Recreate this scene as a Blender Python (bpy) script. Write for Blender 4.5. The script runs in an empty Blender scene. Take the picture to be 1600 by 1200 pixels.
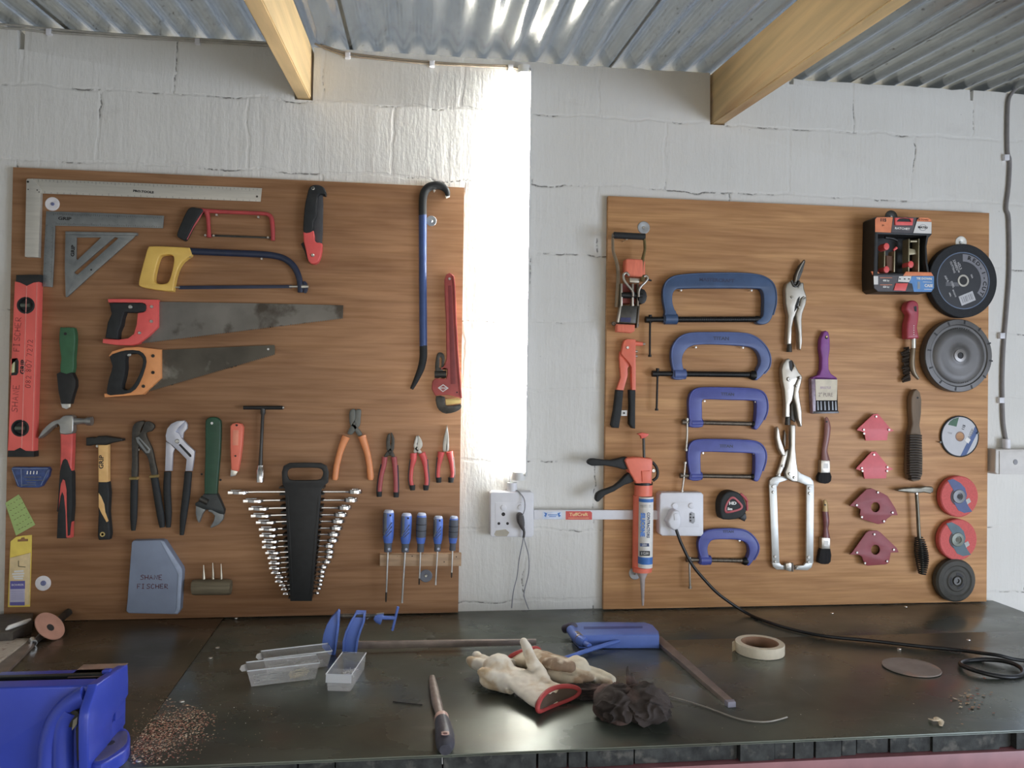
import bpy, bmesh, math, random
from mathutils import Vector, Matrix
from mathutils.geometry import tessellate_polygon
random.seed(7)
SC = bpy.context.scene
COL = SC.collection
# ---------------------------------------------------------------- camera
YAW, PITCH, ROLL = 0.11951, 0.01077, 0.0135
CAM = Vector((0.0, -2.22, 0.632))
FPX = 1200.0
_f = Vector((math.sin(YAW)*math.cos(PITCH), math.cos(YAW)*math.cos(PITCH), math.sin(PITCH)))
_r = Vector((math.cos(YAW), -math.sin(YAW), 0)); _u = _r.cross(_f)
CR = math.cos(ROLL)*_r + math.sin(ROLL)*_u
CU = -math.sin(ROLL)*_r + math.cos(ROLL)*_u
cam_d = bpy.data.cameras.new('camera'); cam_d.sensor_width = 36; cam_d.lens = FPX/1600*36
cam_d.clip_start = 0.02
cam_o = bpy.data.objects.new('camera', cam_d); COL.objects.link(cam_o)
cam_o.matrix_world = Matrix(((CR.x, CU.x, -_f.x, CAM.x), (CR.y, CU.y, -_f.y, CAM.y), (CR.z, CU.z, -_f.z, CAM.z), (0, 0, 0, 1)))
SC.camera = cam_o
# ---------------------------------------------------------------- view + world
SC.view_settings.view_transform = 'Standard'; SC.view_settings.look = 'None'
SC.view_settings.gamma = 1.0; SC.view_settings.exposure = 0.40
SC.view_settings.use_curve_mapping = False
SC.cycles.use_denoising = True
SC.cycles.max_bounces = 8
wd = bpy.data.worlds.new('daylight'); SC.world = wd; wd.use_nodes = True
nt = wd.node_tree; nt.nodes.clear()
wo = nt.nodes.new('ShaderNodeOutputWorld'); bg = nt.nodes.new('ShaderNodeBackground')
tc = nt.nodes.new('ShaderNodeTexCoord'); sx = nt.nodes.new('ShaderNodeSeparateXYZ'); rp = nt.nodes.new('ShaderNodeValToRGB')
nt.links.new(tc.outputs['Generated'], sx.inputs[0]); nt.links.new(sx.outputs['Z'], rp.inputs[0])
e = rp.color_ramp.elements
e[0].position = 0.0; e[0].color = (0.34, 0.31, 0.26, 1)
e[1].position = 0.5; e[1].color = (0.50, 0.64, 0.95, 1)
m_ = rp.color_ramp.elements.new(0.12); m_.color = (1.0, 0.985, 0.94, 1)
nt.links.new(rp.outputs[0], bg.inputs[0]); bg.inputs[1].default_value = 2.5
nt.links.new(bg.outputs[0], wo.inputs[0])
# daylight entering by the wide doorway on the right of the shed
ld = bpy.data.lights.new('doorway_daylight', 'AREA'); ld.shape = 'RECTANGLE'; ld.size = 2.2; ld.size_y = 1.5
ld.energy = 74; ld.color = (0.66, 0.78, 1.0)
lo = bpy.data.objects.new('doorway_daylight', ld); COL.objects.link(lo)
lo.location = (3.56, -3.1, 0.0)
lo.rotation_euler = (Vector((0.6, 0, 0.4)) - Vector(lo.location)).to_track_quat('-Z', 'Y').to_euler()

# ---------------------------------------------------------------- helpers
BF = 0.02          # front face of the plywood boards, measured out from the wall
def ray(px, py): return _f + (px-800)/FPX*CR - (py-600)/FPX*CU
def W(px, py, off=BF):
    d = ray(px, py); return CAM + d*((-off - CAM.y)/d.y)
def B(px, py, z=0.0):
    d = ray(px, py); return CAM + d*((z - CAM.z)/d.z)
def lin(c):
    return tuple((v/255/12.92 if v/255 <= .04045 else ((v/255+.055)/1.055)**2.4) for v in c)
def tone(c, g=1.0, s=.14):
    v = lin(c); y = .3*v[0]+.59*v[1]+.11*v[2]
    return tuple(min(.92, (k*(1-s)+y*s)*g) for k in v) + (1,)
MATS = {}
def M(name, col, rough=.5, metal=0.0, var=.12, scale=40, bump=0.0, bscale=None, g=1.7, stretch=(1, 1, 1), spec=.5, wear=None, trans=0, alpha=1):
    """procedural material: base colour mottled by noise, optional bump and wear patches"""
    if name in MATS: return MATS[name]
    m = bpy.data.materials.new(name); m.use_nodes = True; t = m.node_tree
    b = t.nodes['Principled BSDF']; MATS[name] = m
    b.inputs['Roughness'].default_value = rough; b.inputs['Metallic'].default_value = metal
    b.inputs['Specular IOR Level'].default_value = spec
    if trans: b.inputs['Transmission Weight'].default_value = trans
    if alpha < 1: b.inputs['Alpha'].default_value = alpha
    co = t.nodes.new('ShaderNodeTexCoord'); mp = t.nodes.new('ShaderNodeMapping'); mp.inputs['Scale'].default_value = stretch
    geo = t.nodes.new('ShaderNodeNewGeometry'); t.links.new(geo.outputs['Position'], mp.inputs[0])
    n = t.nodes.new('ShaderNodeTexNoise'); n.inputs['Scale'].default_value = scale; n.inputs['Detail'].default_value = 4
    t.links.new(mp.outputs[0], n.inputs[0])
    c = tone(col, g)
    r = t.nodes.new('ShaderNodeValToRGB'); t.links.new(n.outputs['Fac'], r.inputs[0])
    r.color_ramp.elements[0].position = .3; r.color_ramp.elements[1].position = .7
    r.color_ramp.elements[0].color = tuple(v*(1-var) for v in c[:3])+(1,)
    r.color_ramp.elements[1].color = tuple(min(.95, v*(1+var)) for v in c[:3])+(1,)
    out = r.outputs[0]
    if wear:
        wc, wamt = wear[0], wear[1]
        n2 = t.nodes.new('ShaderNodeTexNoise'); n2.inputs['Scale'].default_value = wear[2] if len(wear) > 2 else scale*.6
        n2.inputs['Detail'].default_value = 6; t.links.new(mp.outputs[0], n2.inputs[0])
        r2 = t.nodes.new('ShaderNodeValToRGB'); t.links.new(n2.outputs['Fac'], r2.inputs[0])
        r2.color_ramp.elements[0].position = 1-wamt-.06; r2.color_ramp.elements[1].position = 1-wamt+.06
        mx = t.nodes.new('ShaderNodeMix'); mx.data_type = 'RGBA'
        t.links.new(r2.outputs[0], mx.inputs[0]); t.links.new(out, mx.inputs[6]); mx.inputs[7].default_value = tone(wc, g)
        out = mx.outputs[2]
    t.links.new(out, b.inputs['Base Color'])
    if bump:
        n3 = t.nodes.new('ShaderNodeTexNoise'); n3.inputs['Scale'].default_value = bscale or scale; n3.inputs['Detail'].default_value = 3
        t.links.new(mp.outputs[0], n3.inputs[0])
        bp = t.nodes.new('ShaderNodeBump'); bp.inputs['Strength'].default_value = bump; bp.inputs['Distance'].default_value = .002
        t.links.new(n3.outputs['Fac'], bp.inputs['Height']); t.links.new(bp.outputs[0], b.inputs['Normal'])
    return m
def tagit(o, label=None, cat=None, group=None, kind=None):
    if label: o['label'] = label
    if cat: o['category'] = cat
    if group: o['group'] = group
    if kind: o['kind'] = kind
    return o
def link(name, me, mat, parent=None, label=None):
    """one mesh object; vertices come in world space and are moved to the parent's frame"""
    if parent is not None:
        L = wloc(parent); me.transform(Matrix.Translation(-L))
    else:
        vs = [v.co for v in me.vertices]
        L = sum(vs, Vector())/max(1, len(vs)); me.transform(Matrix.Translation(-L))
    me.name = name
    if mat: me.materials.append(mat)
    o = bpy.data.objects.new(name, me); COL.objects.link(o)
    if parent is not None:
        o.parent = parent
        o['wx'] = 0
        del o['wx']
    else: o.location = L
    if label: o['label'] = label
    return o
def wloc(o):
    L = Vector(o.location)
    while o.parent: o = o.parent; L += Vector(o.location)
    return L
def thing(name, label, cat, loc, group=None):
    o = bpy.data.objects.new(name, None); COL.objects.link(o); o.location = loc; o.empty_display_size = .02
    return tagit(o, label, cat, group)
def finish(bm, ang=35, smooth=True):
    bmesh.ops.recalc_face_normals(bm, faces=bm.faces[:])
    for f in bm.faces: f.smooth = smooth
    me = bpy.data.meshes.new('m'); bm.to_mesh(me); bm.free()
    if smooth: me.set_sharp_from_angle(angle=math.radians(ang))
    return me
def catmull(pts, n=4, closed=True):
    P = [Vector(p) for p in pts]; N = len(P); out = []
    rng = range(N) if closed else range(N-1)
    for i in rng:
        if closed: p0, p1, p2, p3 = P[(i-1) % N], P[i], P[(i+1) % N], P[(i+2) % N]
        else: p0, p1, p2, p3 = P[max(i-1, 0)], P[i], P[i+1], P[min(i+2, N-1)]
        if (p2-p1).length < 1e-9: continue
        for k in range(n):
            t = k/n
            out.append(.5*((2*p1)+(p2-p0)*t+(2*p0-5*p1+4*p2-p3)*t*t+(3*p1-p0-3*p2+p3)*t*t*t))
    if not closed: out.append(P[-1])
    return out
def area2(p): return sum(p[i].x*p[(i+1) % len(p)].y-p[(i+1) % len(p)].x*p[i].y for i in range(len(p)))/2
def inset(p, d):
    """move a loop inward (p counter-clockwise) by d"""
    n = len(p); out = []
    for i in range(n):
        a, b, c = p[i-1], p[i], p[(i+1) % n]
        e1 = (b-a); e2 = (c-b)
        if e1.length < 1e-9 or e2.length < 1e-9: out.append(b.copy()); continue
        e1.normalize(); e2.normalize()
        n1 = Vector((-e1.y, e1.x)); n2 = Vector((-e2.y, e2.x)); m = n1+n2
        if m.length < .3: out.append(b+n1*d); continue
        m.normalize(); out.append(b+m*min(d/max(.35, m.dot(n1)), 2*abs(d)))
    return out
def slab(outer, th, bev=.0008, holes=(), seg=2, depth=None, back=False):
    """extruded plate with rounded front (and back) rim. outer: list of 2-D points. z runs 0..th"""
    bm = bmesh.new(); depth = bev if depth is None else depth
    loops = []
    for k, lp in enumerate([outer]+list(holes)):
        q = [Vector(v[:2]) for v in lp]
        q = [q[i] for i in range(len(q)) if (q[i]-q[i-1]).length > 1e-7]
        ccw = area2(q) > 0
        if (k == 0) != ccw: q.reverse()
        loops.append(q)          # outer ccw, holes cw => material always on the left
    def ring(q, z): return [bm.verts.new((v.x, v.y, z)) for v in q]
    fronts, backs = [], []
    for q in loops:
        levels = []
        bk = depth if back else 0
        if back and bev > 0:
            for s in range(seg):
                a = (s/seg)*math.pi/2
                levels.append((inset(q, bev*(1-math.sin(a))), depth*(1-math.cos(a))))
            levels.append((q, bk))
        else: levels.append((q, 0))
        if bev > 0:
            levels.append((q, th-depth))
            for s in range(1, seg+1):
                a = (s/seg)*math.pi/2
                levels.append((inset(q, bev*(1-math.cos(a))), th-depth+depth*math.sin(a)))
        else: levels.append((q, th))
        rings = [ring(*l) for l in levels]
        for r0, r1 in zip(rings, rings[1:]):
            n = len(r0)
            for i in range(n):
                j = (i+1) % n
                try: bm.faces.new((r0[i], r0[j], r1[j], r1[i]))
                except ValueError: pass
        backs.append(rings[0]); fronts.append(rings[-1])
    for rr in (fronts, backs):
        flat = [v for r in rr for v in r]
        for t in tessellate_polygon([[v.co for v in r] for r in rr]):
            try: bm.faces.new([flat[i] for i in t])
            except ValueError: pass
    return finish(bm)
WALLM = Matrix(((1, 0, 0, 0), (0, 0, -1, 0), (0, 1, 0, 0), (0, 0, 0, 1)))
def wp(pts, off):
    """pixels -> (x, z) on the plane at distance off from the wall"""
    r = []
    for p in pts:
        w = W(p[0], p[1], off); r.append(Vector((w.x, w.z)))
    return r
def P(parent, name, pts, o, th, mat, bev=.0008, sm=0, holes=(), hsm=0, seg=2, depth=None, back=False, label=None, base=BF):
    """plate hanging parallel to the wall: outline traced on its front face, o = gap to the board, th = thickness"""
    fr = base+o+th
    q = wp(pts, fr); q = [Vector((v.x, v.y)) for v in (catmull([v.to_3d() for v in q], sm) if sm else q)]
    hs = []
    for h in holes:
        hq = wp(h, fr); hq = catmull([v.to_3d() for v in hq], hsm) if hsm else hq
        hs.append(hq)
    me = slab(q, th, bev, hs, seg, depth, back)
    me.transform(Matrix.Translation((0, -(base+o), 0)) @ WALLM)
    return link(name, me, mat, parent, label)
def flat(parent, name, pts3, z0, th, mat, bev=.0005, holes=(), label=None, **k):
    """plate lying on the bench: pts3 world points (x, y)"""
    me = slab([Vector((p[0], p[1])) for p in pts3], th, bev, holes, **k); me.transform(Matrix.Translation((0, 0, z0)))
    return link(name, me, mat, parent, label)
def circ(cx, cy, r, n=24, ry=None, a0=0):
    ry = r if ry is None else ry
    return [(cx+r*math.cos(a0+2*math.pi*i/n), cy+ry*math.sin(a0+2*math.pi*i/n)) for i in range(n)]
def tubemesh(pts, rad, seg=10, flatten=1.0, up=None, closed=False, cap=True):
    pts = [Vector(p) for p in pts]; n = len(pts)
    R = rad if isinstance(rad, (list, tuple)) else [rad]*n
    bm = bmesh.new(); rings = []
    prev = None
    for i in range(n):
        if closed: t = pts[(i+1) % n]-pts[i-1]
        else: t = pts[min(i+1, n-1)]-pts[max(i-1, 0)]
        if t.length < 1e-9: t = Vector((0, 0, 1))
        t.normalize()
        if prev is None:
            u = Vector(up) if up else (Vector((0, -1, 0)) if abs(t.y) < .9 else Vector((1, 0, 0)))
        else: u = prev if not up else Vector(up)
        u = u - t*u.dot(t)
        if u.length < 1e-6: u = t.orthogonal()
        u.normalize(); v = t.cross(u); prev = u
        r = R[i]
        rings.append([bm.verts.new(pts[i]+(u*math.cos(a)*flatten+v*math.sin(a))*r) for a in [2*math.pi*k/seg for k in range(seg)]])
    pairs = list(zip(rings, rings[1:]))+([(rings[-1], rings[0])] if closed else [])
    for a, b in pairs:
        for k in range(seg): bm.faces.new((a[k], a[(k+1) % seg], b[(k+1) % seg], b[k]))
    if cap and not closed:
        bm.faces.new(rings[0]); bm.faces.new(rings[-1])
    return finish(bm, 50)
def tube(parent, name, pts, rad, mat, label=None, **k):
    return link(name, tubemesh(pts, rad, **k), mat, parent, label)
def wt(parent, name, pts, o, rad, mat, sm=0, label=None, **k):
    """tube through pixels at distance o (number or list) in front of the board; rad in metres"""
    O = o if isinstance(o, (list, tuple)) else [o]*len(pts)
    w = [W(p[0], p[1], BF+q) for p, q in zip(pts, O)]
    R = rad
    if sm:
        if isinstance(rad, (list, tuple)):
            R = []
            for i in range(len(rad)-1):
                for s in range(sm): R.append(rad[i]+(rad[i+1]-rad[i])*s/sm)
            R.append(rad[-1])
        w = catmull(w, sm, False)
    return tube(parent, name, w, R, mat, label, **k)
def lathe(prof, seg=32):
    """prof (r, h); axis along +z"""
    bm = bmesh.new(); rings = []
    for r, h in prof:
        rings.append([bm.verts.new((max(r, 1e-5)*math.cos(2*math.pi*k/seg), max(r, 1e-5)*math.sin(2*math.pi*k/seg), h)) for k in range(seg)])
    for a, b in zip(rings, rings[1:]):
        for k in range(seg): bm.faces.new((a[k], a[(k+1) % seg], b[(k+1) % seg], b[k]))
    if prof[0][0] > 1e-4: pass
    bm.faces.new(rings[0]) if prof[0][0] <= 1e-4 or True else None
    bm.faces.new(rings[-1])
    return finish(bm, 30)
def disc(parent, name, px, py, o, prof, mat, seg=32, label=None, base=BF):
    """round part whose axis points out of the wall; prof = (radius, height) from the board out; (px,py) is its front centre"""
    top = max(h for r, h in prof)
    c = W(px, py, base+o+top)
    me = lathe(prof, seg); me.transform(Matrix.Translation((c.x, -(base+o), c.z)) @ WALLM)
    return link(name, me, mat, parent, label)
def box(parent, name, lo_, hi_, mat, bev=.001, label=None, rot=0, seg=2):
    """axis aligned box lo_..hi_ with rounded rims, turned by rot about its centre's z axis"""
    w, d = hi_[0]-lo_[0], hi_[1]-lo_[1]
    me = slab([Vector((-w/2, -d/2)), Vector((w/2, -d/2)), Vector((w/2, d/2)), Vector((-w/2, d/2))], hi_[2]-lo_[2], bev, back=True, seg=seg)
    me.transform(Matrix.Translation(((lo_[0]+hi_[0])/2, (lo_[1]+hi_[1])/2, lo_[2])) @ Matrix.Rotation(rot, 4, 'Z'))
    return link(name, me, mat, parent, label)
def text(parent, name, s, px, py, hpx, o, mat, rot=0.0, base=BF, sx=1.0, bold=.0, align='CENTER', label=None, shear=0, mtx=None, h=None):
    """raised lettering centred at a pixel; hpx = capital height in pixels; rot in degrees, counter-clockwise"""
    cu = bpy.data.curves.new('t', 'FONT'); cu.body = s; cu.align_x = align; cu.align_y = 'CENTER'
    cu.extrude = .0002; cu.offset = bold; cu.shear = shear; cu.resolution_u = 2
    c = W(px, py, base+o) if mtx is None else None
    hm = h if h else (W(px, py-hpx/2, base+o)-W(px, py+hpx/2, base+o)).length
    cu.size = hm/.7
    ob = bpy.data.objects.new('t', cu); COL.objects.link(ob)
    dg = bpy.context.evaluated_depsgraph_get(); dg.update()
    me = bpy.data.meshes.new_from_object(ob.evaluated_get(dg))
    bpy.data.objects.remove(ob)
    S = Matrix.Diagonal((sx, 1, 1, 1))
    if mtx is None:
        me.transform(Matrix.Translation(c) @ WALLM @ Matrix.Rotation(math.radians(rot), 4, 'Z') @ S)
    else: me.transform(mtx @ S)
    me.materials.clear()
    return link(name, me, mat, parent, label)
GL = {'S': [[(1, .9), (.6, 1), (.15, .85), (.25, .6), (.8, .42), (.85, .12), (.4, 0), (0, .1)]], 'H': [[(0, 1), (0, 0)], [(.85, 1), (.85, 0)], [(0, .5), (.85, .5)]],
      'A': [[(0, 0), (.4, 1), (.85, 0)], [(.15, .38), (.68, .38)]], 'N': [[(0, 0), (.05, 1), (.8, 0), (.85, 1)]], 'E': [[(.8, 1), (0, 1), (0, 0), (.85, 0)], [(0, .5), (.65, .5)]],
      'F': [[(.85, 1), (0, 1), (0, 0)], [(0, .5), (.65, .5)]], 'I': [[(.3, 1), (.3, 0)], [(0, 1), (.6, 1)], [(0, 0), (.6, 0)]], 'C': [[(.85, .85), (.4, 1), (0, .6), (.05, .2), (.4, 0), (.85, .12)]],
      'R': [[(0, 0), (0, 1), (.7, .92), (.7, .6), (0, .5), (.85, 0)]], 'O': [[(.4, 1), (0, .6), (.1, .1), (.5, 0), (.85, .4), (.75, .9), (.4, 1)]], '8': [[(.45, .5), (.1, .75), (.45, 1), (.8, .75), (.45, .5), (.05, .25), (.45, 0), (.85, .25), (.45, .5)]],
      '2': [[(.05, .8), (.4, 1), (.8, .8), (.6, .45), (0, 0), (.85, 0)]], '7': [[(0, 1), (.85, 1), (.3, 0)]], ' ': []}
def handwriting(parent, s, px, py, hpx, o, mat, rot=0.0, wf=.8, r=.0007, jit=.05):
    """pen-written capitals as thin strokes, starting (baseline, left) at a pixel"""
    c = W(px, py, BF+o); hm = (W(px, py, BF+o)-W(px, py-hpx, BF+o)).length
    bm = bmesh.new(); x = 0; a = math.radians(rot)
    for ch in s:
        for st in GL.get(ch, []):
            pts = []
            for (u, v) in st:
                lx = (x+u*wf*.75+random.uniform(-jit, jit)*.6)*hm; ly = (v+random.uniform(-jit, jit))*hm
                pts.append(Vector((c.x+lx*math.cos(a)-ly*math.sin(a), c.y, c.z+lx*math.sin(a)+ly*math.cos(a))))
            m = tubemesh(pts, r, seg=5, flatten=.3, up=(0, -1, 0)); bm.from_mesh(m); bpy.data.meshes.remove(m)
        x += wf*(.95 if ch != ' ' else .5)
    me = bpy.data.meshes.new('h'); bm.to_mesh(me); bm.free()
    return link('handwriting', me, mat, parent)
# ---------------------------------------------------------------- structure materials
def wall_material():
    m = bpy.data.materials.new('painted_block_wall'); m.use_nodes = True; t = m.node_tree; N = t.nodes; K = t.links.new
    b = N['Principled BSDF']; b.inputs['Roughness'].default_value = .62; b.inputs['Specular IOR Level'].default_value = .35
    g = N.new('ShaderNodeNewGeometry'); s = N.new('ShaderNodeSeparateXYZ'); K(g.outputs['Position'], s.inputs[0])
    def noise(scale, st=(1, 1, 1), det=4, rough=.55):
        mp = N.new('ShaderNodeMapping'); mp.inputs['Scale'].default_value = st; K(g.outputs['Position'], mp.inputs[0])
        n = N.new('ShaderNodeTexNoise'); n.inputs['Scale'].default_value = scale; n.inputs['Detail'].default_value = det; n.inputs['Roughness'].default_value = rough
        K(mp.outputs[0], n.inputs[0]); return n.outputs['Fac']
    def math_(op, a, b_=None, c=None):
        n = N.new('ShaderNodeMath'); n.operation = op
        for i, v in enumerate((a, b_, c)):
            if v is None: continue
            if isinstance(v, (int, float)): n.inputs[i].default_value = v
            else: K(v, n.inputs[i])
        return n.outputs[0]
    warp = math_('MULTIPLY', math_('SUBTRACT', noise(6), .5), .06)
    cx = N.new('ShaderNodeCombineXYZ')
    K(math_('ADD', math_('SUBTRACT', s.outputs['X'], 1.114), warp), cx.inputs[0])
    K(math_('ADD', math_('SUBTRACT', s.outputs['Z'], 1.449), math_('MULTIPLY', math_('SUBTRACT', noise(7), .5), .05)), cx.inputs[1])
    br = N.new('ShaderNodeTexBrick'); K(cx.outputs[0], br.inputs['Vector']); br.inputs['Scale'].default_value = 1
    br.inputs['Brick Width'].default_value = .4; br.inputs['Row Height'].default_value = .203
    br.inputs['Mortar Size'].default_value = .007; br.inputs['Mortar Smooth'].default_value = .8
    brc = N.new('ShaderNodeTexBrick'); K(cx.outputs[0], brc.inputs['Vector']); brc.inputs['Scale'].default_value = 1
    brc.inputs['Brick Width'].default_value = .4; brc.inputs['Row Height'].default_value = .203
    brc.inputs['Mortar Size'].default_value = .0022; brc.inputs['Mortar Smooth'].default_value = .3
    def step(v, a, w):
        r = N.new('ShaderNodeMapRange'); r.inputs[1].default_value = a; r.inputs[2].default_value = a+w; K(v, r.inputs[0]); return r.outputs[0]
    crack = math_('MULTIPLY', brc.outputs['Fac'], step(noise(7, det=5), .53, .05))
    crack = math_('MULTIPLY', crack, step(noise(60), .42, .12))
    pits = step(noise(70, (1, 1, 1), 3), .73, .03)
    dirt = step(noise(5, (1, 1, 2.5), 6, .7), .60, .16)
    c1 = N.new('ShaderNodeMix'); c1.data_type = 'RGBA'; K(noise(3.5, det=5), c1.inputs[0]); c1.inputs[6].default_value = (.71, .695, .64, 1); c1.inputs[7].default_value = (.82, .81, .765, 1)
    c2 = N.new('ShaderNodeMix'); c2.data_type = 'RGBA'; K(math_('MULTIPLY', dirt, .28), c2.inputs[0]); K(c1.outputs[2], c2.inputs[6]); c2.inputs[7].default_value = (.50, .47, .43, 1)
    c3 = N.new('ShaderNodeMix'); c3.data_type = 'RGBA'; K(math_('MINIMUM', math_('ADD', math_('MULTIPLY', crack, .75), math_('MULTIPLY', pits, .35)), 1), c3.inputs[0]); K(c2.outputs[2], c3.inputs[6]); c3.inputs[7].default_value = (.13, .12, .105, 1)
    K(c3.outputs[2], b.inputs['Base Color'])
    h = math_('MULTIPLY', noise(26, (1, 1, .09), 5, .62), .7)
    h = math_('ADD', h, math_('MULTIPLY', noise(9, det=5, rough=.6), .9))
    h = math_('ADD', h, math_('MULTIPLY', noise(110, (1, 1, .35), 3), .28))
    rough_joint = math_('MULTIPLY', br.outputs['Fac'], noise(30))
    h = math_('SUBTRACT', h, math_('MULTIPLY', rough_joint, .38))
    h = math_('SUBTRACT', h, math_('MULTIPLY', crack, .6))
    bp = N.new('ShaderNodeBump'); bp.inputs['Strength'].default_value = .75; bp.inputs['Distance'].default_value = .006
    K(h, bp.inputs['Height']); K(bp.outputs[0], b.inputs['Normal'])
    return m
def ply_material(name, c0, c1, seed):
    m = bpy.data.materials.new(name); m.use_nodes = True; t = m.node_tree; N = t.nodes; K = t.links.new
    b = N['Principled BSDF']; b.inputs['Roughness'].default_value = .5; b.inputs['Specular IOR Level'].default_value = .3
    g = N.new('ShaderNodeNewGeometry')
    def noise(scale, st, det=4, off=0, dist=0):
        mp = N.new('ShaderNodeMapping'); mp.inputs['Scale'].default_value = st; mp.inputs['Location'].default_value = (seed+off, 0, seed*2+off)
        K(g.outputs['Position'], mp.inputs[0]); n = N.new('ShaderNodeTexNoise'); n.inputs['Scale'].default_value = scale; n.inputs['Detail'].default_value = det
        n.inputs['Distortion'].default_value = dist
        K(mp.outputs[0], n.inputs[0]); return n.outputs['Fac']
    r = N.new('ShaderNodeValToRGB'); K(noise(7, (.35, 1, 3.2), 6, 0, .8), r.inputs[0])
    el = r.color_ramp.elements; el[0].position = .27; el[0].color = tone(c0, 1.72, .07); el[1].position = .73; el[1].color = tone(c1, 1.72, .07)
    r2 = N.new('ShaderNodeValToRGB'); K(noise(40, (.12, 1, 3.0), 5, 3, .3), r2.inputs[0])
    r2.color_ramp.elements[0].position = .35; r2.color_ramp.elements[1].position = .6
    r2.color_ramp.elements[0].color = (.82, .78, .72, 1); r2.color_ramp.elements[1].color = (1, 1, 1, 1)
    mx = N.new('ShaderNodeMix'); mx.data_type = 'RGBA'; mx.blend_type = 'MULTIPLY'; mx.inputs[0].default_value = 1
    K(r.outputs[0], mx.inputs[6]); K(r2.outputs[0], mx.inputs[7])
    r3 = N.new('ShaderNodeValToRGB'); K(noise(2.3, (.7, 1, 1.6), 5, 7, .5), r3.inputs[0])   # handling grime with its own shape
    r3.color_ramp.elements[0].position = .52; r3.color_ramp.elements[0].color = (1, 1, 1, 1); r3.color_ramp.elements[1].position = .78; r3.color_ramp.elements[1].color = (.66, .60, .54, 1)
    m2 = N.new('ShaderNodeMix'); m2.data_type = 'RGBA'; m2.blend_type = 'MULTIPLY'; m2.inputs[0].default_value = .8
    K(mx.outputs[2], m2.inputs[6]); K(r3.outputs[0], m2.inputs[7]); K(m2.outputs[2], b.inputs['Base Color'])
    bp = N.new('ShaderNodeBump'); bp.inputs['Strength'].default_value = .2; bp.inputs['Distance'].default_value = .001
    K(noise(120, (.1, 1, 1), 3, 1), bp.inputs['Height']); K(bp.outputs[0], b.inputs['Normal'])
    return m
MW = wall_material()
PLY_L = ply_material('plywood_brown', (112, 80, 54), (140, 104, 72), 3.1)
PLY_R = ply_material('plywood_tan', (144, 104, 68), (174, 132, 88), 8.7)
PLYEDGE = M('plywood_edge', (150, 120, 92), .7, var=.25, scale=160, stretch=(.1, .1, 2))
GALV = M('galvanised_sheet', (158, 157, 148), .22, .95, var=.05, scale=40, g=1.0, stretch=(1, .35, 1), wear=((104, 98, 88), .32, 150))
PINE = M('rafter_pine', (186, 158, 106), .6, var=.16, scale=30, stretch=(1.2, .08, 1.2), g=1.5, wear=((150, 108, 62), .38, 5), bump=.2)
# ---------------------------------------------------------------- structure
def struct(name, me, mat):
    o = link(name, me, mat); o['kind'] = 'structure'; return o
# main wall: top edge broken by rafter pockets and open joints
top = []
xs = []
x = -2.2
WT = 1.603
notches = [(-1.098, -1.078, 1.545), (-.366, -.311, 1.4515), (.856, .905, 1.4475), (1.106, 1.122, 1.585), (1.706, 1.718, 1.57)]
pts = [(-2.2, WT)]
for a, b_, z in notches:
    pts.append((a, WT)); pts.append((a+.002, z)); pts.append((b_-.002, z)); pts.append((b_, WT))
pts.append((3.3, WT))
q = []
for (x0, z0), (x1, z1) in zip(pts, pts[1:]):
    n = max(1, int(abs(x1-x0)/.03)) if z0 == z1 == WT else 1
    for i in range(n):
        t = i/n; q.append(Vector((x0+(x1-x0)*t, z0+(z1-z0)*t+(random.uniform(-.004, .001) if z0 == WT and i else 0))))
q += [Vector((3.3, WT)), Vector((3.3, -.92)), Vector((-2.2, -.92))]
WIN = [Vector((2.10, .12)), Vector((2.95, .12)), Vector((2.95, 1.0)), Vector((2.10, 1.0))]  # unseen window added for a blue sky sheen on the bench's right end
me = slab(q, .09, .001, holes=[WIN]); me.transform(Matrix.Translation((0, .09, 0)) @ WALLM)
struct('wall_back', me, MW)
fr = slab([Vector((2.101, .121)), Vector((2.949, .121)), Vector((2.949, .999)), Vector((2.101, .999))], .05, .002, holes=[[Vector((2.14, .16)), Vector((2.505, .16)), Vector((2.505, .96)), Vector((2.14, .96))], [Vector((2.545, .16)), Vector((2.91, .16)), Vector((2.91, .96)), Vector((2.545, .96))]])
fr.transform(Matrix.Translation((0, .07, 0)) @ WALLM)
FRM = fr
struct('added_window', FRM, M('added_window_frame', (120, 110, 100), .6, g=1.2))
def boxm(lo_, hi_, bev=0.002):
    me = slab([Vector((lo_[0], lo_[1])), Vector((hi_[0], lo_[1])), Vector((hi_[0], hi_[1])), Vector((lo_[0], hi_[1]))], hi_[2]-lo_[2], bev, back=True)
    me.transform(Matrix.Translation((0, 0, lo_[2]))); return me
wl = slab([Vector((-4.0, -.92)), Vector((.14, -.92)), Vector((.14, 1.59)), Vector((-4.0, 1.25))], .14, .002)
wl.transform(Matrix.Translation((-2.34, 0, 0)) @ Matrix(((0, 0, 1, 0), (1, 0, 0, 0), (0, 1, 0, 0), (0, 0, 0, 1))))
struct('wall_left', wl, MW)
wf = slab([Vector((-2.34, -.92)), Vector((3.44, -.92)), Vector((3.44, 1.24)), Vector((-2.34, 1.24))], .14, .002, holes=[[Vector((-1.4, -.9)), Vector((3.0, -.9)), Vector((3.0, 1.1)), Vector((-1.4, 1.1))]])
wf.transform(Matrix.Translation((0, -4.0, 0)) @ WALLM)
struct('wall_front', wf, MW)
wr = slab([Vector((-4.0, -.92)), Vector((.14, -.92)), Vector((.14, 1.59)), Vector((-4.0, 1.25))], .14, .002,
          holes=[[Vector((-3.9, -.9)), Vector((-1.9, -.9)), Vector((-1.9, 1.1)), Vector((-3.9, 1.1))]])
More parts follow.
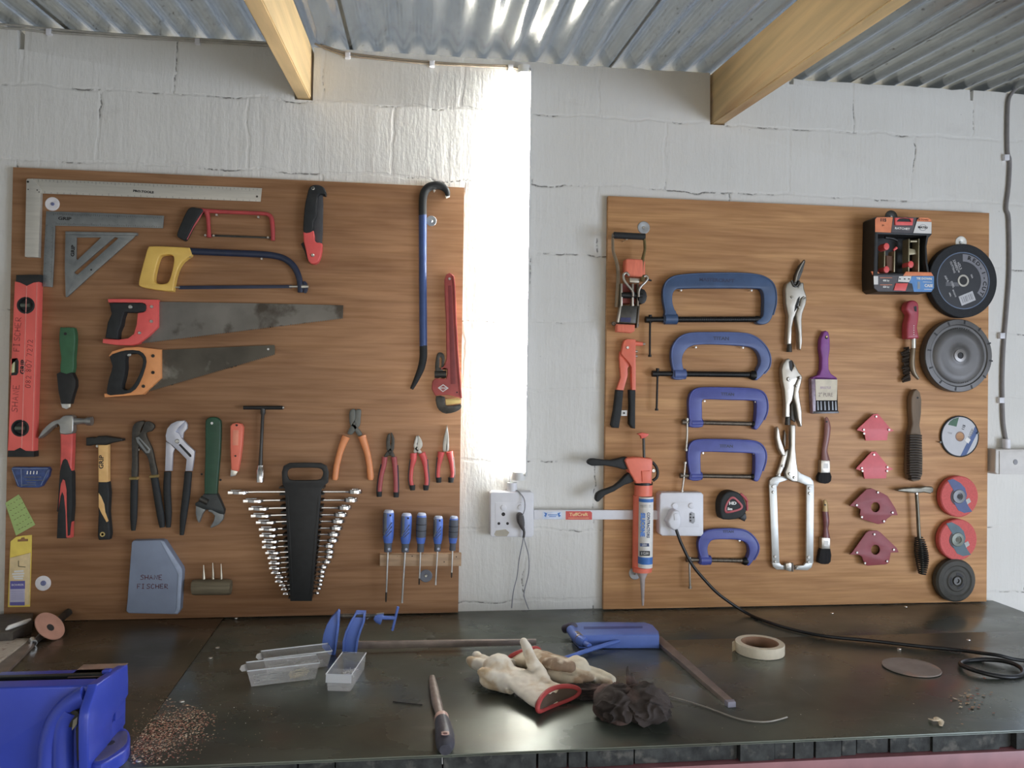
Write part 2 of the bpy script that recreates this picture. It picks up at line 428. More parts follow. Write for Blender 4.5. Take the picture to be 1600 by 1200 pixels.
wr.transform(Matrix.Translation((3.3, 0, 0)) @ Matrix(((0, 0, 1, 0), (1, 0, 0, 0), (0, 1, 0, 0), (0, 0, 0, 1))))
struct('wall_right', wr, MW)
struct('floor', boxm((-2.34, -4.2, -1.02), (3.44, .14, -.92)), M('concrete_floor', (104, 96, 84), .8, var=.25, scale=8, bump=.3))
# corrugated roof: overlapping sheets, falling towards the camera
SL = .0866; PITCH_C = .0762
def roof_z(y): return 1.6175 + SL*y
bm = bmesh.new()
xs0 = -2.5; si = 0
while xs0 < 3.5:
    nx = 8*10-2
    lift = .0012*(si % 2)+.0004
    for row, (ya, yb, dz) in enumerate(((.17, -1.55, 0.0), (-1.40, -4.2, .0016))):
        vv = []
        for i in range(nx+4):
            xx = xs0+i*PITCH_C/8
            zz = .0105*math.cos(2*math.pi*(xx+.021)/PITCH_C)+lift+dz
            vv.append([bm.verts.new((xx, y, roof_z(y)+zz)) for y in (ya, (ya+yb)/2, yb)])
        for a, b_ in zip(vv, vv[1:]):
            for k in range(2): bm.faces.new((a[k], b_[k], b_[k+1], a[k+1]))
    xs0 += 10*PITCH_C; si += 1
ex = bmesh.ops.solidify(bm, geom=bm.faces[:], thickness=.0007)
me = finish(bm, 60)
struct('ceiling', me, GALV)
# rafters
def rafter(xa, xb, zb, zt, label):
    y0, y1 = .12, -4.0
    bm = bmesh.new(); v = []
    for y in (y0, y1):
        for x_, z_ in ((xa, zb), (xb, zb), (xb, zt), (xa, zt)): v.append(bm.verts.new((x_, y, z_+SL*y)))
    for f in ((0, 1, 2, 3), (7, 6, 5, 4), (0, 4, 5, 1), (1, 5, 6, 2), (2, 6, 7, 3), (3, 7, 4, 0)): bm.faces.new([v[i] for i in f])
    bmesh.ops.bevel(bm, geom=bm.edges[:], offset=.0025, segments=2, affect='EDGES')
    o = link('roof_rafter', finish(bm, 30), PINE)
    tagit(o, label, 'beam', 'pine rafters under the roof'); return o
rafter(-.3575, -.319, 1.4555, 1.6065, 'pine roof beam on the left, its lamplit side facing the tube lamp')
rafter(.865, .903, 1.4515, 1.6065, 'pine roof beam on the right, broad brown side facing the left board')
# plywood boards
def board(x0, x1, z1, mat, label, th=BF-.002):
    q = [Vector((x0, .0015)), Vector((x1, .0015)), Vector((x1, z1)), Vector((x0, z1))]
    me = slab(q, th, .0008); me.transform(Matrix.Translation((0, -(BF-th), 0)) @ WALLM)
    o = link('plywood_board', me, mat); return tagit(o, label, 'board', 'plywood tool boards')
a, b_, c = W(20, 261), W(725, 293), W(6, 955)
board((a.x+c.x)/2, W(721, 600).x, (a.z+b_.z)/2, PLY_L, 'brown plywood tool board on the left holding saws, hammers and wrenches')
a, b_ = W(952, 306), W(1546, 333)
board(W(947, 600).x, W(1544, 600).x, (a.z+b_.z)/2, PLY_R, 'paler plywood tool board on the right holding blue clamps and grinding discs')
# LED tube lamp on the wall
EM = bpy.data.materials.new('tube_glow'); EM.use_nodes = True
EM.node_tree.nodes['Principled BSDF'].inputs['Emission Color'].default_value = (1, .975, .93, 1)
EM.node_tree.nodes['Principled BSDF'].inputs['Emission Strength'].default_value = 46
WHITE_PL = M('white_plastic', (225, 225, 222), .4, var=.03, g=1.0)
L = thing('tube_lamp', 'glowing upright white tube lamp on the wall between the two boards', 'lamp', (.290, 0, .96))
zb, zt = .392, 1.566
tube(L, 'glass_tube', [(.286, -.024, zb+.012), (.286, -.024, zt-.012)], .0165, EM, seg=20)
box(L, 'housing', (.3035, -.042, zb), (.3085, -.0005, zt), WHITE_PL, .001)
box(L, 'back_plate', (.272, -.005, zb), (.3035, -.0005, zt), WHITE_PL, .0005)
for z0, z1 in ((zb-.012, zb+.012), (zt-.012, zt+.010)):
    tube(L, 'end_cap', [(.287, -.024, z0), (.287, -.024, z1)], .0185, WHITE_PL, seg=20)
# ---------------------------------------------------------------- workbench
def bench_mat(name, col, brown, seed):
    m = bpy.data.materials.new(name); m.use_nodes = True; t = m.node_tree; N = t.nodes; K = t.links.new
    b = N['Principled BSDF']; b.inputs['Specular IOR Level'].default_value = .4; b.inputs['Metallic'].default_value = .38
    g = N.new('ShaderNodeNewGeometry')
    def noise(scale, st=(1, 1, 1), det=6, rot=0):
        mp = N.new('ShaderNodeMapping'); mp.inputs['Scale'].default_value = st; mp.inputs['Location'].default_value = (seed, seed, 0); mp.inputs['Rotation'].default_value = (0, 0, rot)
        K(g.outputs['Position'], mp.inputs[0]); n = N.new('ShaderNodeTexNoise'); n.inputs['Scale'].default_value = scale; n.inputs['Detail'].default_value = det
        K(mp.outputs[0], n.inputs[0]); return n.outputs['Fac']
    def ramp(v, p0, c0, p1, c1):
        r = N.new('ShaderNodeValToRGB'); K(v, r.inputs[0]); r.color_ramp.elements[0].position = p0; r.color_ramp.elements[0].color = c0
        r.color_ramp.elements[1].position = p1; r.color_ramp.elements[1].color = c1; return r.outputs[0]
    base = ramp(noise(5), .35, tone(col, .8), .7, tone(col, 1.5))
    mx = N.new('ShaderNodeMix'); mx.data_type = 'RGBA'; K(ramp(noise(3.3, (1, 1.6, 1)), .5, (0, 0, 0, 1), .72, (.6, .6, .6, 1)), mx.inputs[0]); K(base, mx.inputs[6]); mx.inputs[7].default_value = tone(brown, 1.2)
    m2 = N.new('ShaderNodeMix'); m2.data_type = 'RGBA'; K(ramp(noise(9, (1, 2.2, 1), 8, .5), .62, (0, 0, 0, 1), .8, (.55, .55, .55, 1)), m2.inputs[0]); K(mx.outputs[2], m2.inputs[6]); m2.inputs[7].default_value = tone((128, 124, 116), 1)
    m3 = N.new('ShaderNodeMix'); m3.data_type = 'RGBA'; K(ramp(noise(60, (1, .06, 1), 4, .9), .70, (0, 0, 0, 1), .76, (.35, .35, .35, 1)), m3.inputs[0]); K(m2.outputs[2], m3.inputs[6]); m3.inputs[7].default_value = tone((150, 148, 140), 1)
    K(m3.outputs[2], b.inputs['Base Color'])
    K(ramp(noise(4, (1, 1.5, 1)), .3, (.20, .20, .20, 1), .75, (.40, .40, .40, 1)), b.inputs['Roughness'])
    bp = N.new('ShaderNodeBump'); bp.inputs['Strength'].default_value = .25; bp.inputs['Distance'].default_value = .002; K(noise(18), bp.inputs['Height']); K(bp.outputs[0], b.inputs['Normal'])
    return m
SHEET = bench_mat('dark_steel_sheet', (84, 90, 80), (88, 84, 70), 2.0)
SHEET_L = bench_mat('brown_steel_sheet', (70, 66, 52), (104, 84, 66), 5.0)
CHAR = M('charred_timber', (44, 46, 44), .85, var=.6, scale=45, bump=1.0, bscale=70, g=1.2, wear=((78, 76, 70), .36, 40))
REDRAIL = M('red_oxide_steel', (120, 72, 74), .45, var=.15, scale=20, g=1.5)
WB = thing('workbench', 'long dark steel-topped workbench with a charred timber edge below the tool boards', 'workbench', (.3, -.45, -.92))
YF, XR = -.873, 1.795
s0, s1 = B(352, 962), B(200, 1175)
def xs_at(y): return s0.x+(s1.x-s0.x)*(y-s0.y)/(s1.y-s0.y)
SR = -.30
flat(WB, 'steel_sheet', [(-1.9, YF), (xs_at(YF), YF), (xs_at(-.001), -.001), (-1.9, -.001)], -.002, .003, SHEET_L)
flat(WB, 'steel_sheet', [(xs_at(YF)+.001, YF), (XR, YF), (XR, SR-.001), (xs_at(SR)+.001, SR-.001)], -.003, .003, SHEET)
flat(WB, 'steel_sheet', [(xs_at(SR)+.001, SR+.0005), (XR, SR+.0005), (XR, -.001), (xs_at(-.001)+.001, -.001)], -.0036, .003, SHEET)
flat(WB, 'steel_sheet', [(-1.9, YF), (XR, YF), (XR, -.001), (-1.9, -.001)], -.0052, .0014, SHEET)
xx = -1.9; k = 0
while xx < XR-.02:        # the charred boards under the sheet, seen end-on along the front
    w = min(random.choice((.035, .06, .09, .13, .17))*random.uniform(.8, 1.2), XR-xx)
    d = random.uniform(0, .012)
    q = [(xx+.001, YF+.004+d), (xx+w-random.uniform(.001, .004), YF+.004+d+random.uniform(-.002, .002)), (xx+w-.002, -.003), (xx+.001, -.003)]
    flat(WB, 'timber_plank', q, -.040, .0344, CHAR, .003, back=True)
    xx += w; k += 1
box(WB, 'steel_rail', (-1.9, YF+.002, -.10), (XR, YF+.052, -.0405), REDRAIL, .002)
for lx in (-1.6, -.2, 1.2, 1.74):
    box(WB, 'leg', (lx-.025, YF+.005, -.92), (lx+.025, YF+.055, -.1005), REDRAIL, .002)
    box(WB, 'leg', (lx-.025, -.12, -.92), (lx+.025, -.07, -.0405), REDRAIL, .002)
# ---------------------------------------------------------------- tool materials
STEEL = M('bright_steel', (205, 205, 200), .28, .9, var=.08, scale=60, g=1.1)
CHROME = M('chrome', (196, 196, 196), .2, 1.0, var=.04, scale=60, g=1.1)
DKSTEEL = M('dark_steel', (62, 60, 56), .4, .6, var=.25, scale=60, g=1.5)
GREYST = M('grey_steel', (112, 116, 116), .42, .55, var=.12, scale=50, g=1.6)
ALU = M('brushed_aluminium', (186, 182, 170), .42, .35, var=.06, scale=70, g=1.25, stretch=(.2, 1, 3))
BLACK = M('black_plastic', (30, 31, 31), .5, 0, var=.2, scale=60, g=1.2)
RUBBER = M('black_rubber', (36, 38, 38), .7, 0, var=.2, scale=60, g=1.2, bump=.2)
RED = M('red_paint', (165, 52, 52), .42, 0, var=.12, scale=30, g=1.5)
REDW = M('wrench_red', (150, 58, 52), .45, 0, var=.15, scale=30, g=1.6, bump=.2)
LEVELRED = M('level_red', (196, 74, 62), .5, 0, var=.07, scale=20, g=1.75, stretch=(1, 1, .2))
SAWRED = M('saw_red', (206, 66, 60), .42, 0, var=.05, g=1.75)
ORANGE = M('orange_plastic', (222, 124, 62), .42, 0, var=.06, g=1.55)
SAWORANGE = M('saw_orange', (205, 126, 60), .42, 0, var=.06, g=1.7)
CORAL = M('coral_plastic', (222, 96, 66), .45, 0, var=.06, g=1.5)
YELLOW = M('yellow_paint', (208, 160, 52), .4, 0, var=.1, scale=20, g=1.6)
NAVY = M('navy_paint', (32, 40, 60), .38, 0, var=.15, g=1.6)
BLUEBAR = M('bar_blue', (48, 70, 116), .35, .1, var=.12, g=1.6)
GREEN = M('green_paint', (26, 62, 42), .45, 0, var=.15, g=1.6)
GREENH = M('green_handle', (40, 84, 52), .5, 0, var=.12, g=1.6)
SDBLUE = M('driver_blue', (62, 94, 168), .4, 0, var=.07, g=1.6)
SDGREY = M('driver_grey', (72, 76, 84), .65, 0, var=.12, g=1.5)
PALEBL = M('pale_blue_cap', (150, 158, 178), .5, 0, var=.05, g=1.5)
SAWBL = M('saw_blade', (96, 94, 90), .34, .7, var=.25, scale=9, g=1.75, wear=((62, 56, 50), .42, 14))
SAWBD = M('saw_blade_dark', (74, 70, 62), .4, .6, var=.3, scale=9, g=1.7, wear=((110, 108, 100), .38, 16))
PRINT = M('black_print', (40, 38, 38), .6, g=1.0)
PENRED = M('marker_red_brown', (96, 34, 34), .7, g=1.0)
PENDK = M('marker_dark', (110, 40, 36), .7, g=1.0)
WHT = M('white_print', (225, 222, 215), .5, var=.03, g=1.1)
ZINC = M('zinc_washer', (150, 154, 158), .38, .7, var=.1, g=1.5)
BRASS = M('brass', (190, 165, 95), .35, .6, var=.08, g=1.4)
REDGRIP = M('red_grip', (190, 62, 58), .42, 0, var=.08, g=1.7)
GREYBL = M('grey_blue_plastic', (104, 114, 132), .5, 0, var=.07, scale=18, g=1.75)
OLDWOOD = M('weathered_wood', (98, 88, 66), .75, 0, var=.35, scale=50, stretch=(.15, 1, 2), g=1.6, bump=.4)
PALEWOOD = M('pale_wood_strip', (158, 128, 96), .65, 0, var=.2, scale=40, stretch=(.2, 1, 2), g=1.5)
NOTE = M('green_note_paper', (136, 158, 84), .7, 0, var=.06, g=1.6)
PACKY = M('yellow_card', (212, 178, 44), .45, 0, var=.07, g=1.55)
PACKC = M('clear_pack_tan', (196, 172, 122), .3, 0, var=.12, g=1.5)
PACKP = M('purple_label', (84, 80, 140), .4, 0, var=.1, g=1.6)
PACKL = M('lilac_label', (160, 156, 176), .4, 0, var=.06, g=1.5)
CASEBL = M('blue_clear_case', (44, 62, 106), .25, 0, var=.3, scale=80, g=1.6)
def PX(px): return .00159+.00062*px/1600      # metres per pixel on the boards
def bar(parent, name, pts, o, wpx, mat, sm=4, seg=12, fl=.75, label=None):
    """rounded, tapering grip or rod; wpx = half widths in pixels"""
    R = [w*PX(p[0]) for w, p in zip(wpx if isinstance(wpx, (list, tuple)) else [wpx]*len(pts), pts)]
    return wt(parent, name, pts, o, R, mat, sm=sm, seg=seg, flatten=fl, up=(0, -1, 0), label=label)
def TH(name, label, cat, px, py, group=None): return thing(name, label, cat, W(px, py, BF), group)
def lines_mesh(segs, o, wid=.0005, hgt=.0003):
    """thin raised marks: list of ((px,py),(px,py))"""
    bm = bmesh.new()
    for a, b in segs:
        p, q = W(a[0], a[1], BF+o), W(b[0], b[1], BF+o); d = q-p
        if d.length < 1e-6: continue
        d.normalize(); n = Vector((-d.z, 0, d.x))*wid
        vs = [p+n, p-n, q-n, q+n]
        f = [bm.verts.new(v+Vector((0, -hgt, 0))) for v in vs]; k = [bm.verts.new(v) for v in vs]
        bm.faces.new(f)
        for i in range(4): bm.faces.new((f[i], f[(i+1) % 4], k[(i+1) % 4], k[i]))
    return finish(bm, smooth=False)
def marks(parent, name, segs, o, mat, wid=.0005): return link(name, lines_mesh(segs, o, wid), mat, parent)
def ticks(parent, p0, p1, n, d, o, mat=None, long=5):
    s = []
    for i in range(n):
        t = i/(n-1); x = p0[0]+(p1[0]-p0[0])*t; y = p0[1]+(p1[1]-p0[1])*t; k = 1.7 if i % long == 0 else 1
        s.append(((x, y), (x+d[0]*k, y+d[1]*k)))
    return marks(parent, 'graduations', s, o, mat or PRINT, .0003)
def bolt(parent, px, py, o, r=.004, mat=None, h=.003, name='screw'):
    r_ = r
    return disc(parent, name, px, py, o, [(r_, 0), (r_, h*.5), (r_*.75, h), (r_*.35, h), (r_*.3, h*.5), (0, h*.5)], mat or STEEL, 14)
def hangscrew(px, py, o=.0, L=.018, group='screws the tools hang on', where=''):
    """screw in the board that a tool hangs from"""
    T = TH('hanging_screw', where, 'screw', px, py, group)
    disc(T, 'shank', px, py, 0, [(.0015, 0), (.0015, L)], STEEL, 8)
    disc(T, 'head', px, py, L, [(.0030, 0), (.0034, .001), (.0028, .002), (.001, .0022), (0, .0015)], STEEL, 12)
def washer(px, py, r, mat, label, head=STEEL, hr=.0045, prof=None):
    T = TH('mounting_washer', label, 'washer', px, py, 'washers fixing the boards to the wall')
    disc(T, 'ring', px, py, 0, prof or [(r, 0), (r, .0012), (r*.93, .002), (.006, .002), (.004, .0015)], mat, 28)
    disc(T, 'screw_head', px, py, .002, [(hr, 0), (hr, .0015), (hr*.7, .003), (hr*.3, .003), (0, .002)], head, 12)
# ================================================================ LEFT BOARD
T = TH('try_square', 'large silver aluminium try square with a ruled blade, along the top of the left board', 'square', 50, 290)
P(T, 'blade', [(50, 279), (409, 294), (407, 315), (62, 302)], .004, .003, ALU, .0004)
P(T, 'stock', [(41, 281), (43, 279), (51, 279), (63, 295), (60, 402), (38.5, 401)], .001, .014, ALU, .001)
ticks(T, (60, 280.5), (402, 295), 58, (0, 2.4), .0071); ticks(T, (70, 302), (400, 314.5), 34, (0, -2.0), .0071)
for c in ((43.5, 284, .003), (44, 296, .0015), (58, 297, .0018), (61, 300, .0015)): disc(T, 'hole', c[0], c[1], .0151, [(c[2], 0), (c[2], .0002), (0, .0002)], PRINT, 10)
text(T, 'lettering', 'PRO.TOOLS', 224, 299.5, 3.2, .0072, PRINT, rot=-2.4, sx=1.25, bold=.0004)
disc(T, 'hole', 401.5, 307, .0072, [(.003, 0), (.003, .0002), (0, .0002)], DKSTEEL, 12)
T = TH('framing_square', 'small grey steel square with fine rulings, hanging inside the large silver one', 'square', 80, 345)
P(T, 'blade', [(72, 330), (150, 332.5), (256, 337), (254.5, 356.5), (160, 354), (86, 352.5), (84.5, 400), (82, 448.5), (66.5, 447.5), (69, 390)], .006, .003, GREYST, .0004)
ticks(T, (84, 333), (252, 339), 60, (0, 2), .0092); ticks(T, (88, 351), (250, 355.5), 60, (0, -2), .0092)
ticks(T, (71, 352), (67.8, 445), 40, (2, 0), .0092); ticks(T, (84, 356), (81.5, 445), 40, (-2, 0), .0092)
text(T, 'lettering', 'GRIP', 101, 341.7, 4.6, .0092, PRINT, rot=-1, sx=1.4, bold=.0004)
T = TH('speed_square', 'grey triangular roofing square with a triangular window and a slanting slot', 'square', 130, 390)
P(T, 'plate', [(102, 365), (213, 366), (208, 372), (150, 423), (105, 464), (102.5, 464), (101, 420)], .003, .004, GREYST, .0006, sm=0,
  holes=[[(119.5, 371), (158, 371), (121, 406), (119, 404)], [(179, 370.5), (183.5, 371.5), (184, 373), (121, 429), (116.5, 427), (116, 425)]])
P(T, 'fence', [(102, 361.5), (214, 363.5), (213, 367.5), (102, 366)], .0, .012, GREYST, .0008)
text(T, 'lettering', 'GRIP', 114, 392, 5, .0072, PRINT, rot=88, sx=1.2, bold=.0005)
disc(T, 'hole', 142.5, 421.5, .0072, [(.0025, 0), (.0025, .0002), (0, .0002)], PRINT, 10)
# --- mini hacksaw
T = TH('junior_hacksaw', 'small red-framed hacksaw with a black handle, below the silver square blade', 'hacksaw', 350, 350)
P(T, 'handle', [(276, 367), (283, 348), (292, 329), (299, 323.5), (308, 324.5), (317, 327.5), (311, 337), (302, 351), (290, 374), (283, 373)], .002, .018, RUBBER, .003, sm=3, seg=3)
bar(T, 'handle_trim', [(316, 330), (309, 343), (300, 357), (291.5, 374)], .012, [2.2, 2.2, 2, 1.6], RED)
bar(T, 'frame', [(314, 328.5), (330, 330), (370, 332), (408, 333.5), (419, 335.5), (424, 341), (426, 355), (426.5, 376)], .010, [3.6, 3.4, 3, 3, 3.2, 3.6, 3.6, 3.2], RED, fl=1)
bar(T, 'frame_post', [(323, 331), (325, 340), (326, 355), (327, 371)], .010, [4.5, 3.4, 3.0, 3.8], RED, fl=1)
P(T, 'blade', [(328, 366.2), (425, 370), (425, 373), (328, 369.4)], .009, .0012, DKSTEEL, .0002)
for c in ((320.5, 367.5), (333.5, 368), (418.5, 371)): bolt(T, c[0], c[1], .012, .0035)
hangscrew(338, 335.5, where='screw head under the frame of the small red hacksaw, beside its handle'); hangscrew(403.5, 339, where='screw head under the frame of the small red hacksaw, near its front corner')
# --- yellow hacksaw
T = TH('hacksaw', 'large hacksaw with a yellow loop handle and a dark blue frame', 'hacksaw', 340, 420)
P(T, 'handle', [(231, 387), (237, 384.5), (262, 385), (291, 386.5), (296, 388), (298.5, 398), (292, 403), (284, 410), (278, 420), (273, 436), (270.5, 452), (268, 455), (250, 453.5), (230, 450.5), (219, 447.5), (216.5, 442), (220, 425), (226, 403)],
  .002, .022, YELLOW, .003, sm=3, seg=3, holes=[[(248, 403), (253, 398.5), (264, 397.5), (270.5, 400), (271.5, 408), (268, 426), (263, 440), (256, 443.5), (246, 443), (240.5, 438), (242, 424)]], hsm=3)
bar(T, 'frame', [(297, 392.5), (340, 394.5), (400, 397), (425, 399), (444, 404), (458, 415), (466, 430), (469, 445), (469.5, 457)], .012, [5.5, 5.4, 5.4, 5.2, 5, 5, 4.8, 4.6, 4.4], NAVY, fl=.7)
P(T, 'blade', [(279, 446.5), (456, 445.3), (456, 450.3), (279, 452)], .011, .0012, NAVY, .0002)
bar(T, 'blade_pin', [(266, 448.5), (281, 449)], .012, [1.4, 1.4], STEEL, sm=0); bar(T, 'blade_pin', [(452, 447.8), (466, 447.8)], .012, [1.8, 1.8], STEEL, sm=0)
bar(T, 'tension_nut', [(471, 448), (482, 448)], .014, [3.5, 2.5], STEEL, sm=0); P(T, 'wing_nut', [(473, 440), (478, 440), (481, 448), (479, 457), (474, 457), (475, 448)], .010, .006, NAVY, .001, sm=2)
bolt(T, 296, 400, .016, .004)
hangscrew(408.5, 404, where='screw head under the dark blue hacksaw frame')
# --- folding saw
T = TH('folding_saw', 'folded pruning saw with a black grip and an orange-red end', 'folding saw', 490, 350)
P(T, 'blade_housing', [(496, 300), (504, 303), (504, 345), (502.5, 380), (493, 378), (489, 362), (492, 340)], .004, .010, M('dark_grey_plastic', (66, 66, 68), .5, g=1.5), .001, sm=2)
P(T, 'grip', [(479, 307), (483, 293), (490, 288.7), (499, 289), (506, 293), (509, 300), (508, 304.5), (502, 303), (497, 306), (495, 320), (494, 338), (489.5, 347), (488.5, 361), (474.5, 363), (474, 345), (476, 322)], .002, .024, RUBBER, .004, sm=3, seg=3)
P(T, 'end_cap', [(473.5, 363), (489.5, 360.3), (491.5, 375), (496, 379), (503, 380.5), (501.5, 397), (497, 409), (489, 412), (482, 408), (478, 392)], .002, .022, SAWRED, .003, sm=2, seg=3)
P(T, 'lock_lever', [(470, 381), (474, 378), (479, 396), (480, 407), (476, 393)], .006, .010, BLACK, .001)
bolt(T, 488.5, 398.5, .0245, .005); disc(T, 'hang_ring', 489, 294, .0262, [(.0045, 0), (.0045, .001), (.003, .0015), (.0028, 0)], STEEL, 14)
# --- handsaws
def sawblade(par, quad, a, b, n, mat, o=.008, h=2.0):
    """quad: toe/back corners in order ..., then the toothed edge from a to b"""
    pts = list(quad)
    for i in range(n):
        t = i/n; x = a[0]+(b[0]-a[0])*t; y = a[1]+(b[1]-a[1])*t; pts.append((x, y))
        t = (i+.5)/n; x = a[0]+(b[0]-a[0])*t; y = a[1]+(b[1]-a[1])*t; pts.append((x, y-h))
    pts.append(b)
    return P(par, 'blade', pts, o, .0012, mat, 0)
T = TH('hand_saw', 'long hand saw with a red and black handle, on the left board', 'saw', 300, 500, 'hand saws')
sawblade(T, [(235, 470.5), (250, 471.5), (400, 474), (536.5, 477)], (535.5, 498.5), (208, 539), 90, SAWBL)
P(T, 'handle', [(168, 467), (200, 467), (246.5, 468), (246.5, 511), (232, 525), (216, 537), (205, 539.5), (180, 539), (160, 536), (160.5, 529.5), (185, 530.5), (200, 528.5), (209, 521.5), (213, 508), (215, 489), (225, 487.5), (228.5, 482), (227, 475), (222, 473), (169, 472.5)], .002, .020, SAWRED, .002)
P(T, 'grip', [(170, 473), (222, 473.2), (228, 477), (227, 486), (216, 488.3), (194, 487.5), (191, 496), (189, 508), (184.5, 518), (183.5, 530), (164, 528), (166, 515), (168, 504), (174, 490)], .0, .026, RUBBER, .003, seg=3)
for c in ((236.5, 479), (236, 502), (217.5, 520)): bolt(T, c[0], c[1], .022, .0045)
bolt(T, 203, 479.5, .026, .0055)
T = TH('hand_saw', 'shorter hand saw with an orange and black handle and a dark blade', 'saw', 290, 580, 'hand saws')
sawblade(T, [(240, 547.5), (251, 547), (340, 543), (429, 539), (429.5, 547)], (429, 555), (224, 615), 66, SAWBD)
P(T, 'handle', [(169.5, 556), (175, 549), (195, 543), (216, 542), (251, 546), (251, 591), (238, 603), (223, 616.5), (190, 619), (163, 621), (162.5, 615), (202, 613.5), (214, 602), (224, 580), (227, 566), (225, 555), (215, 548.5), (195, 548.5), (172, 558)], .002, .020, SAWORANGE, .002)
P(T, 'grip', [(171, 557), (182, 551), (197, 547.3), (217, 548), (227.5, 558), (227, 574), (217, 600), (204, 613.5), (180, 617), (167, 616), (168, 600), (171, 588), (175.5, 572)], .0, .025, RUBBER, .002, sm=2,
  holes=[[(196, 556), (205, 552.5), (215, 553), (222.5, 560), (222, 573), (212, 596), (201, 609), (190, 607), (193, 592), (196, 575)]], hsm=2)
for c in ((238.5, 556), (238.5, 582), (223.5, 603.5)): bolt(T, c[0], c[1], .022, .0045, DKSTEEL)
bolt(T, 201, 554, .020, .0055); disc(T, 'hole', 419, 545.5, .0093, [(.003, 0), (.003, .0003), (0, .0003)], WHT, 12)
# --- pry bar
T = TH('pry_bar', 'long blue pry bar with a black hooked top and a black bent claw end', 'pry bar', 661, 400)
bar(T, 'hook', [(699.5, 307), (698.5, 299), (692, 292), (681, 289.5), (670, 292.5), (663, 301), (660.5, 315), (660.5, 337)], .012, [3.0, 4.6, 5.6, 6.2, 6.4, 6.4, 6.2, 6.2], RUBBER, fl=1, seg=14)
bar(T, 'shaft', [(660.5, 336), (660.5, 400), (661, 470), (661.5, 541)], .012, [6.2, 6, 6, 6], BLUEBAR, fl=1, seg=14)
bar(T, 'claw', [(661.5, 540), (661.5, 558), (658, 575), (651, 592), (643, 608)], .012, [6, 6, 5.6, 4.4, 2.6], RUBBER, fl=1, seg=14)
bar(T, 'ground_tip', [(696.5, 308), (702, 305.5)], .013, [2.2, 2.4], STEEL, sm=0)
hangscrew(678.5, 297.5, where='screw head inside the hook of the blue pry bar')
# --- pipe wrench
T = TH('pipe_wrench', 'red pipe wrench hanging head down at the right edge of the left board', 'pipe wrench', 700, 530)
P(T, 'handle', [(694.5, 437), (697, 429), (703, 426), (709, 430), (711, 445), (712.5, 490), (716, 555), (721.5, 622), (701, 617), (680, 618), (674.5, 608), (675.5, 596), (680, 591), (697, 591.5), (699, 585), (699, 577), (690, 575.5), (689, 577), (695, 570), (698, 560), (697, 500), (695, 460)], .002, .024, REDW, .0025, sm=0, seg=3)
P(T, 'web_recess', [(700, 446), (705, 446), (709, 520), (712, 600), (704, 600), (702, 520)], .0255, .0008, M('recess_shade_red', (118, 44, 42), .55, g=1.6), .0003)  # raised plate in darker red paints the shade of the web recess
P(T, 'edge_rib', [(706, 430), (709.5, 431), (711.5, 445), (713, 490), (716.5, 555), (722, 622), (719, 621), (713.5, 555), (710, 490), (708.5, 445)], .0262, .003, REDW, .001)
P(T, 'hook_jaw_shank', [(680.5, 580), (681.5, 560), (684, 552), (689, 550.5), (693.5, 554), (695, 562), (693, 572), (691, 580)], .006, .014, DKSTEEL, .002, sm=3, holes=[[(686.5, 575), (686.5, 560), (688.5, 557), (690.5, 561), (689.5, 574)]])
bar(T, 'adjusting_nut', [(679, 585), (697, 585)], .016, [5.6, 5.6], DKSTEEL, sm=0, seg=18, fl=1)
P(T, 'hook_jaw', [(681.5, 619), (695, 620), (695, 628), (699, 634), (716, 632), (720.5, 632), (720.5, 638), (712, 643.5), (697, 646.5), (686.5, 641), (682, 632)], .006, .016, DKSTEEL, .002, sm=2)
P(T, 'jaw_teeth', [(696, 623.5), (717, 622), (720, 625), (720, 630), (697, 633)], .010, .010, BRASS, .0006)
P(T, 'emblem', [(684, 606), (692.5, 600.5), (701, 606.5), (692, 612.5)], .0262, .0005, WHT, .0001, holes=[[(686, 606), (692.5, 602), (699, 606.5), (692, 611)]])
text(T, 'lettering', 'RIDGID', 692.4, 606.5, 2.8, .0264, WHT, rot=-3, sx=.85, bold=.0002)
disc(T, 'hole', 714, 613, .0262, [(.0022, 0), (.0022, .0003), (0, .0003)], PRINT, 10); bolt(T, 702.5, 435.5, .026, .004)
# --- level
T = TH('spirit_level', 'red spirit level standing upright at the far left edge with handwriting on it', 'spirit level', 38, 570)
P(T, 'body', [(23, 440), (60.5, 440), (58, 530), (52.5, 705), (12, 705), (17.5, 570)], .001, .024, LEVELRED, .0008,
  holes=[circ(40, 477, 13, 24), circ(31.2, 669, 13, 24), [(17.3, 561), (27, 560), (29, 565), (28.5, 582), (26, 586), (16.8, 586.5)]])
P(T, 'end_cap', [(25, 429.5), (62.5, 429), (62.3, 440), (52, 441.5), (41.5, 446.5), (31, 441.5), (24.5, 440)], .0005, .026, BLACK, .001)
P(T, 'end_cap', [(12.3, 704), (22, 704), (31, 699.5), (40, 704.5), (53, 705), (53, 714), (11.5, 714)], .0005, .026, BLACK, .001)
P(T, 'rib', [(41, 447), (42.2, 447), (34.5, 700), (33.2, 700)], .0252, .0004, M('level_rib', (222, 120, 108), .5, g=1.6), .0001)
P(T, 'rib', [(57.3, 441), (58.3, 441), (50.8, 704), (49.8, 704)], .0252, .0004, M('level_rib', (222, 120, 108), .5), .0001)
GRV = M('vial_liquid', (78, 84, 72), .2, var=.2, g=1.5)
for (x, y) in ((40, 477), (31.2, 669)):
    v = disc(T, 'vial', x, y, .0135, [(.0225, 0), (.0225, .0115), (.0185, .0125), (.0165, .008), (.0160, .003), (0, .003)], BLACK, 28)
    wt(v, 'glass', [(x-7, y), (x+7, y)], .019, .0055, GRV, seg=12)
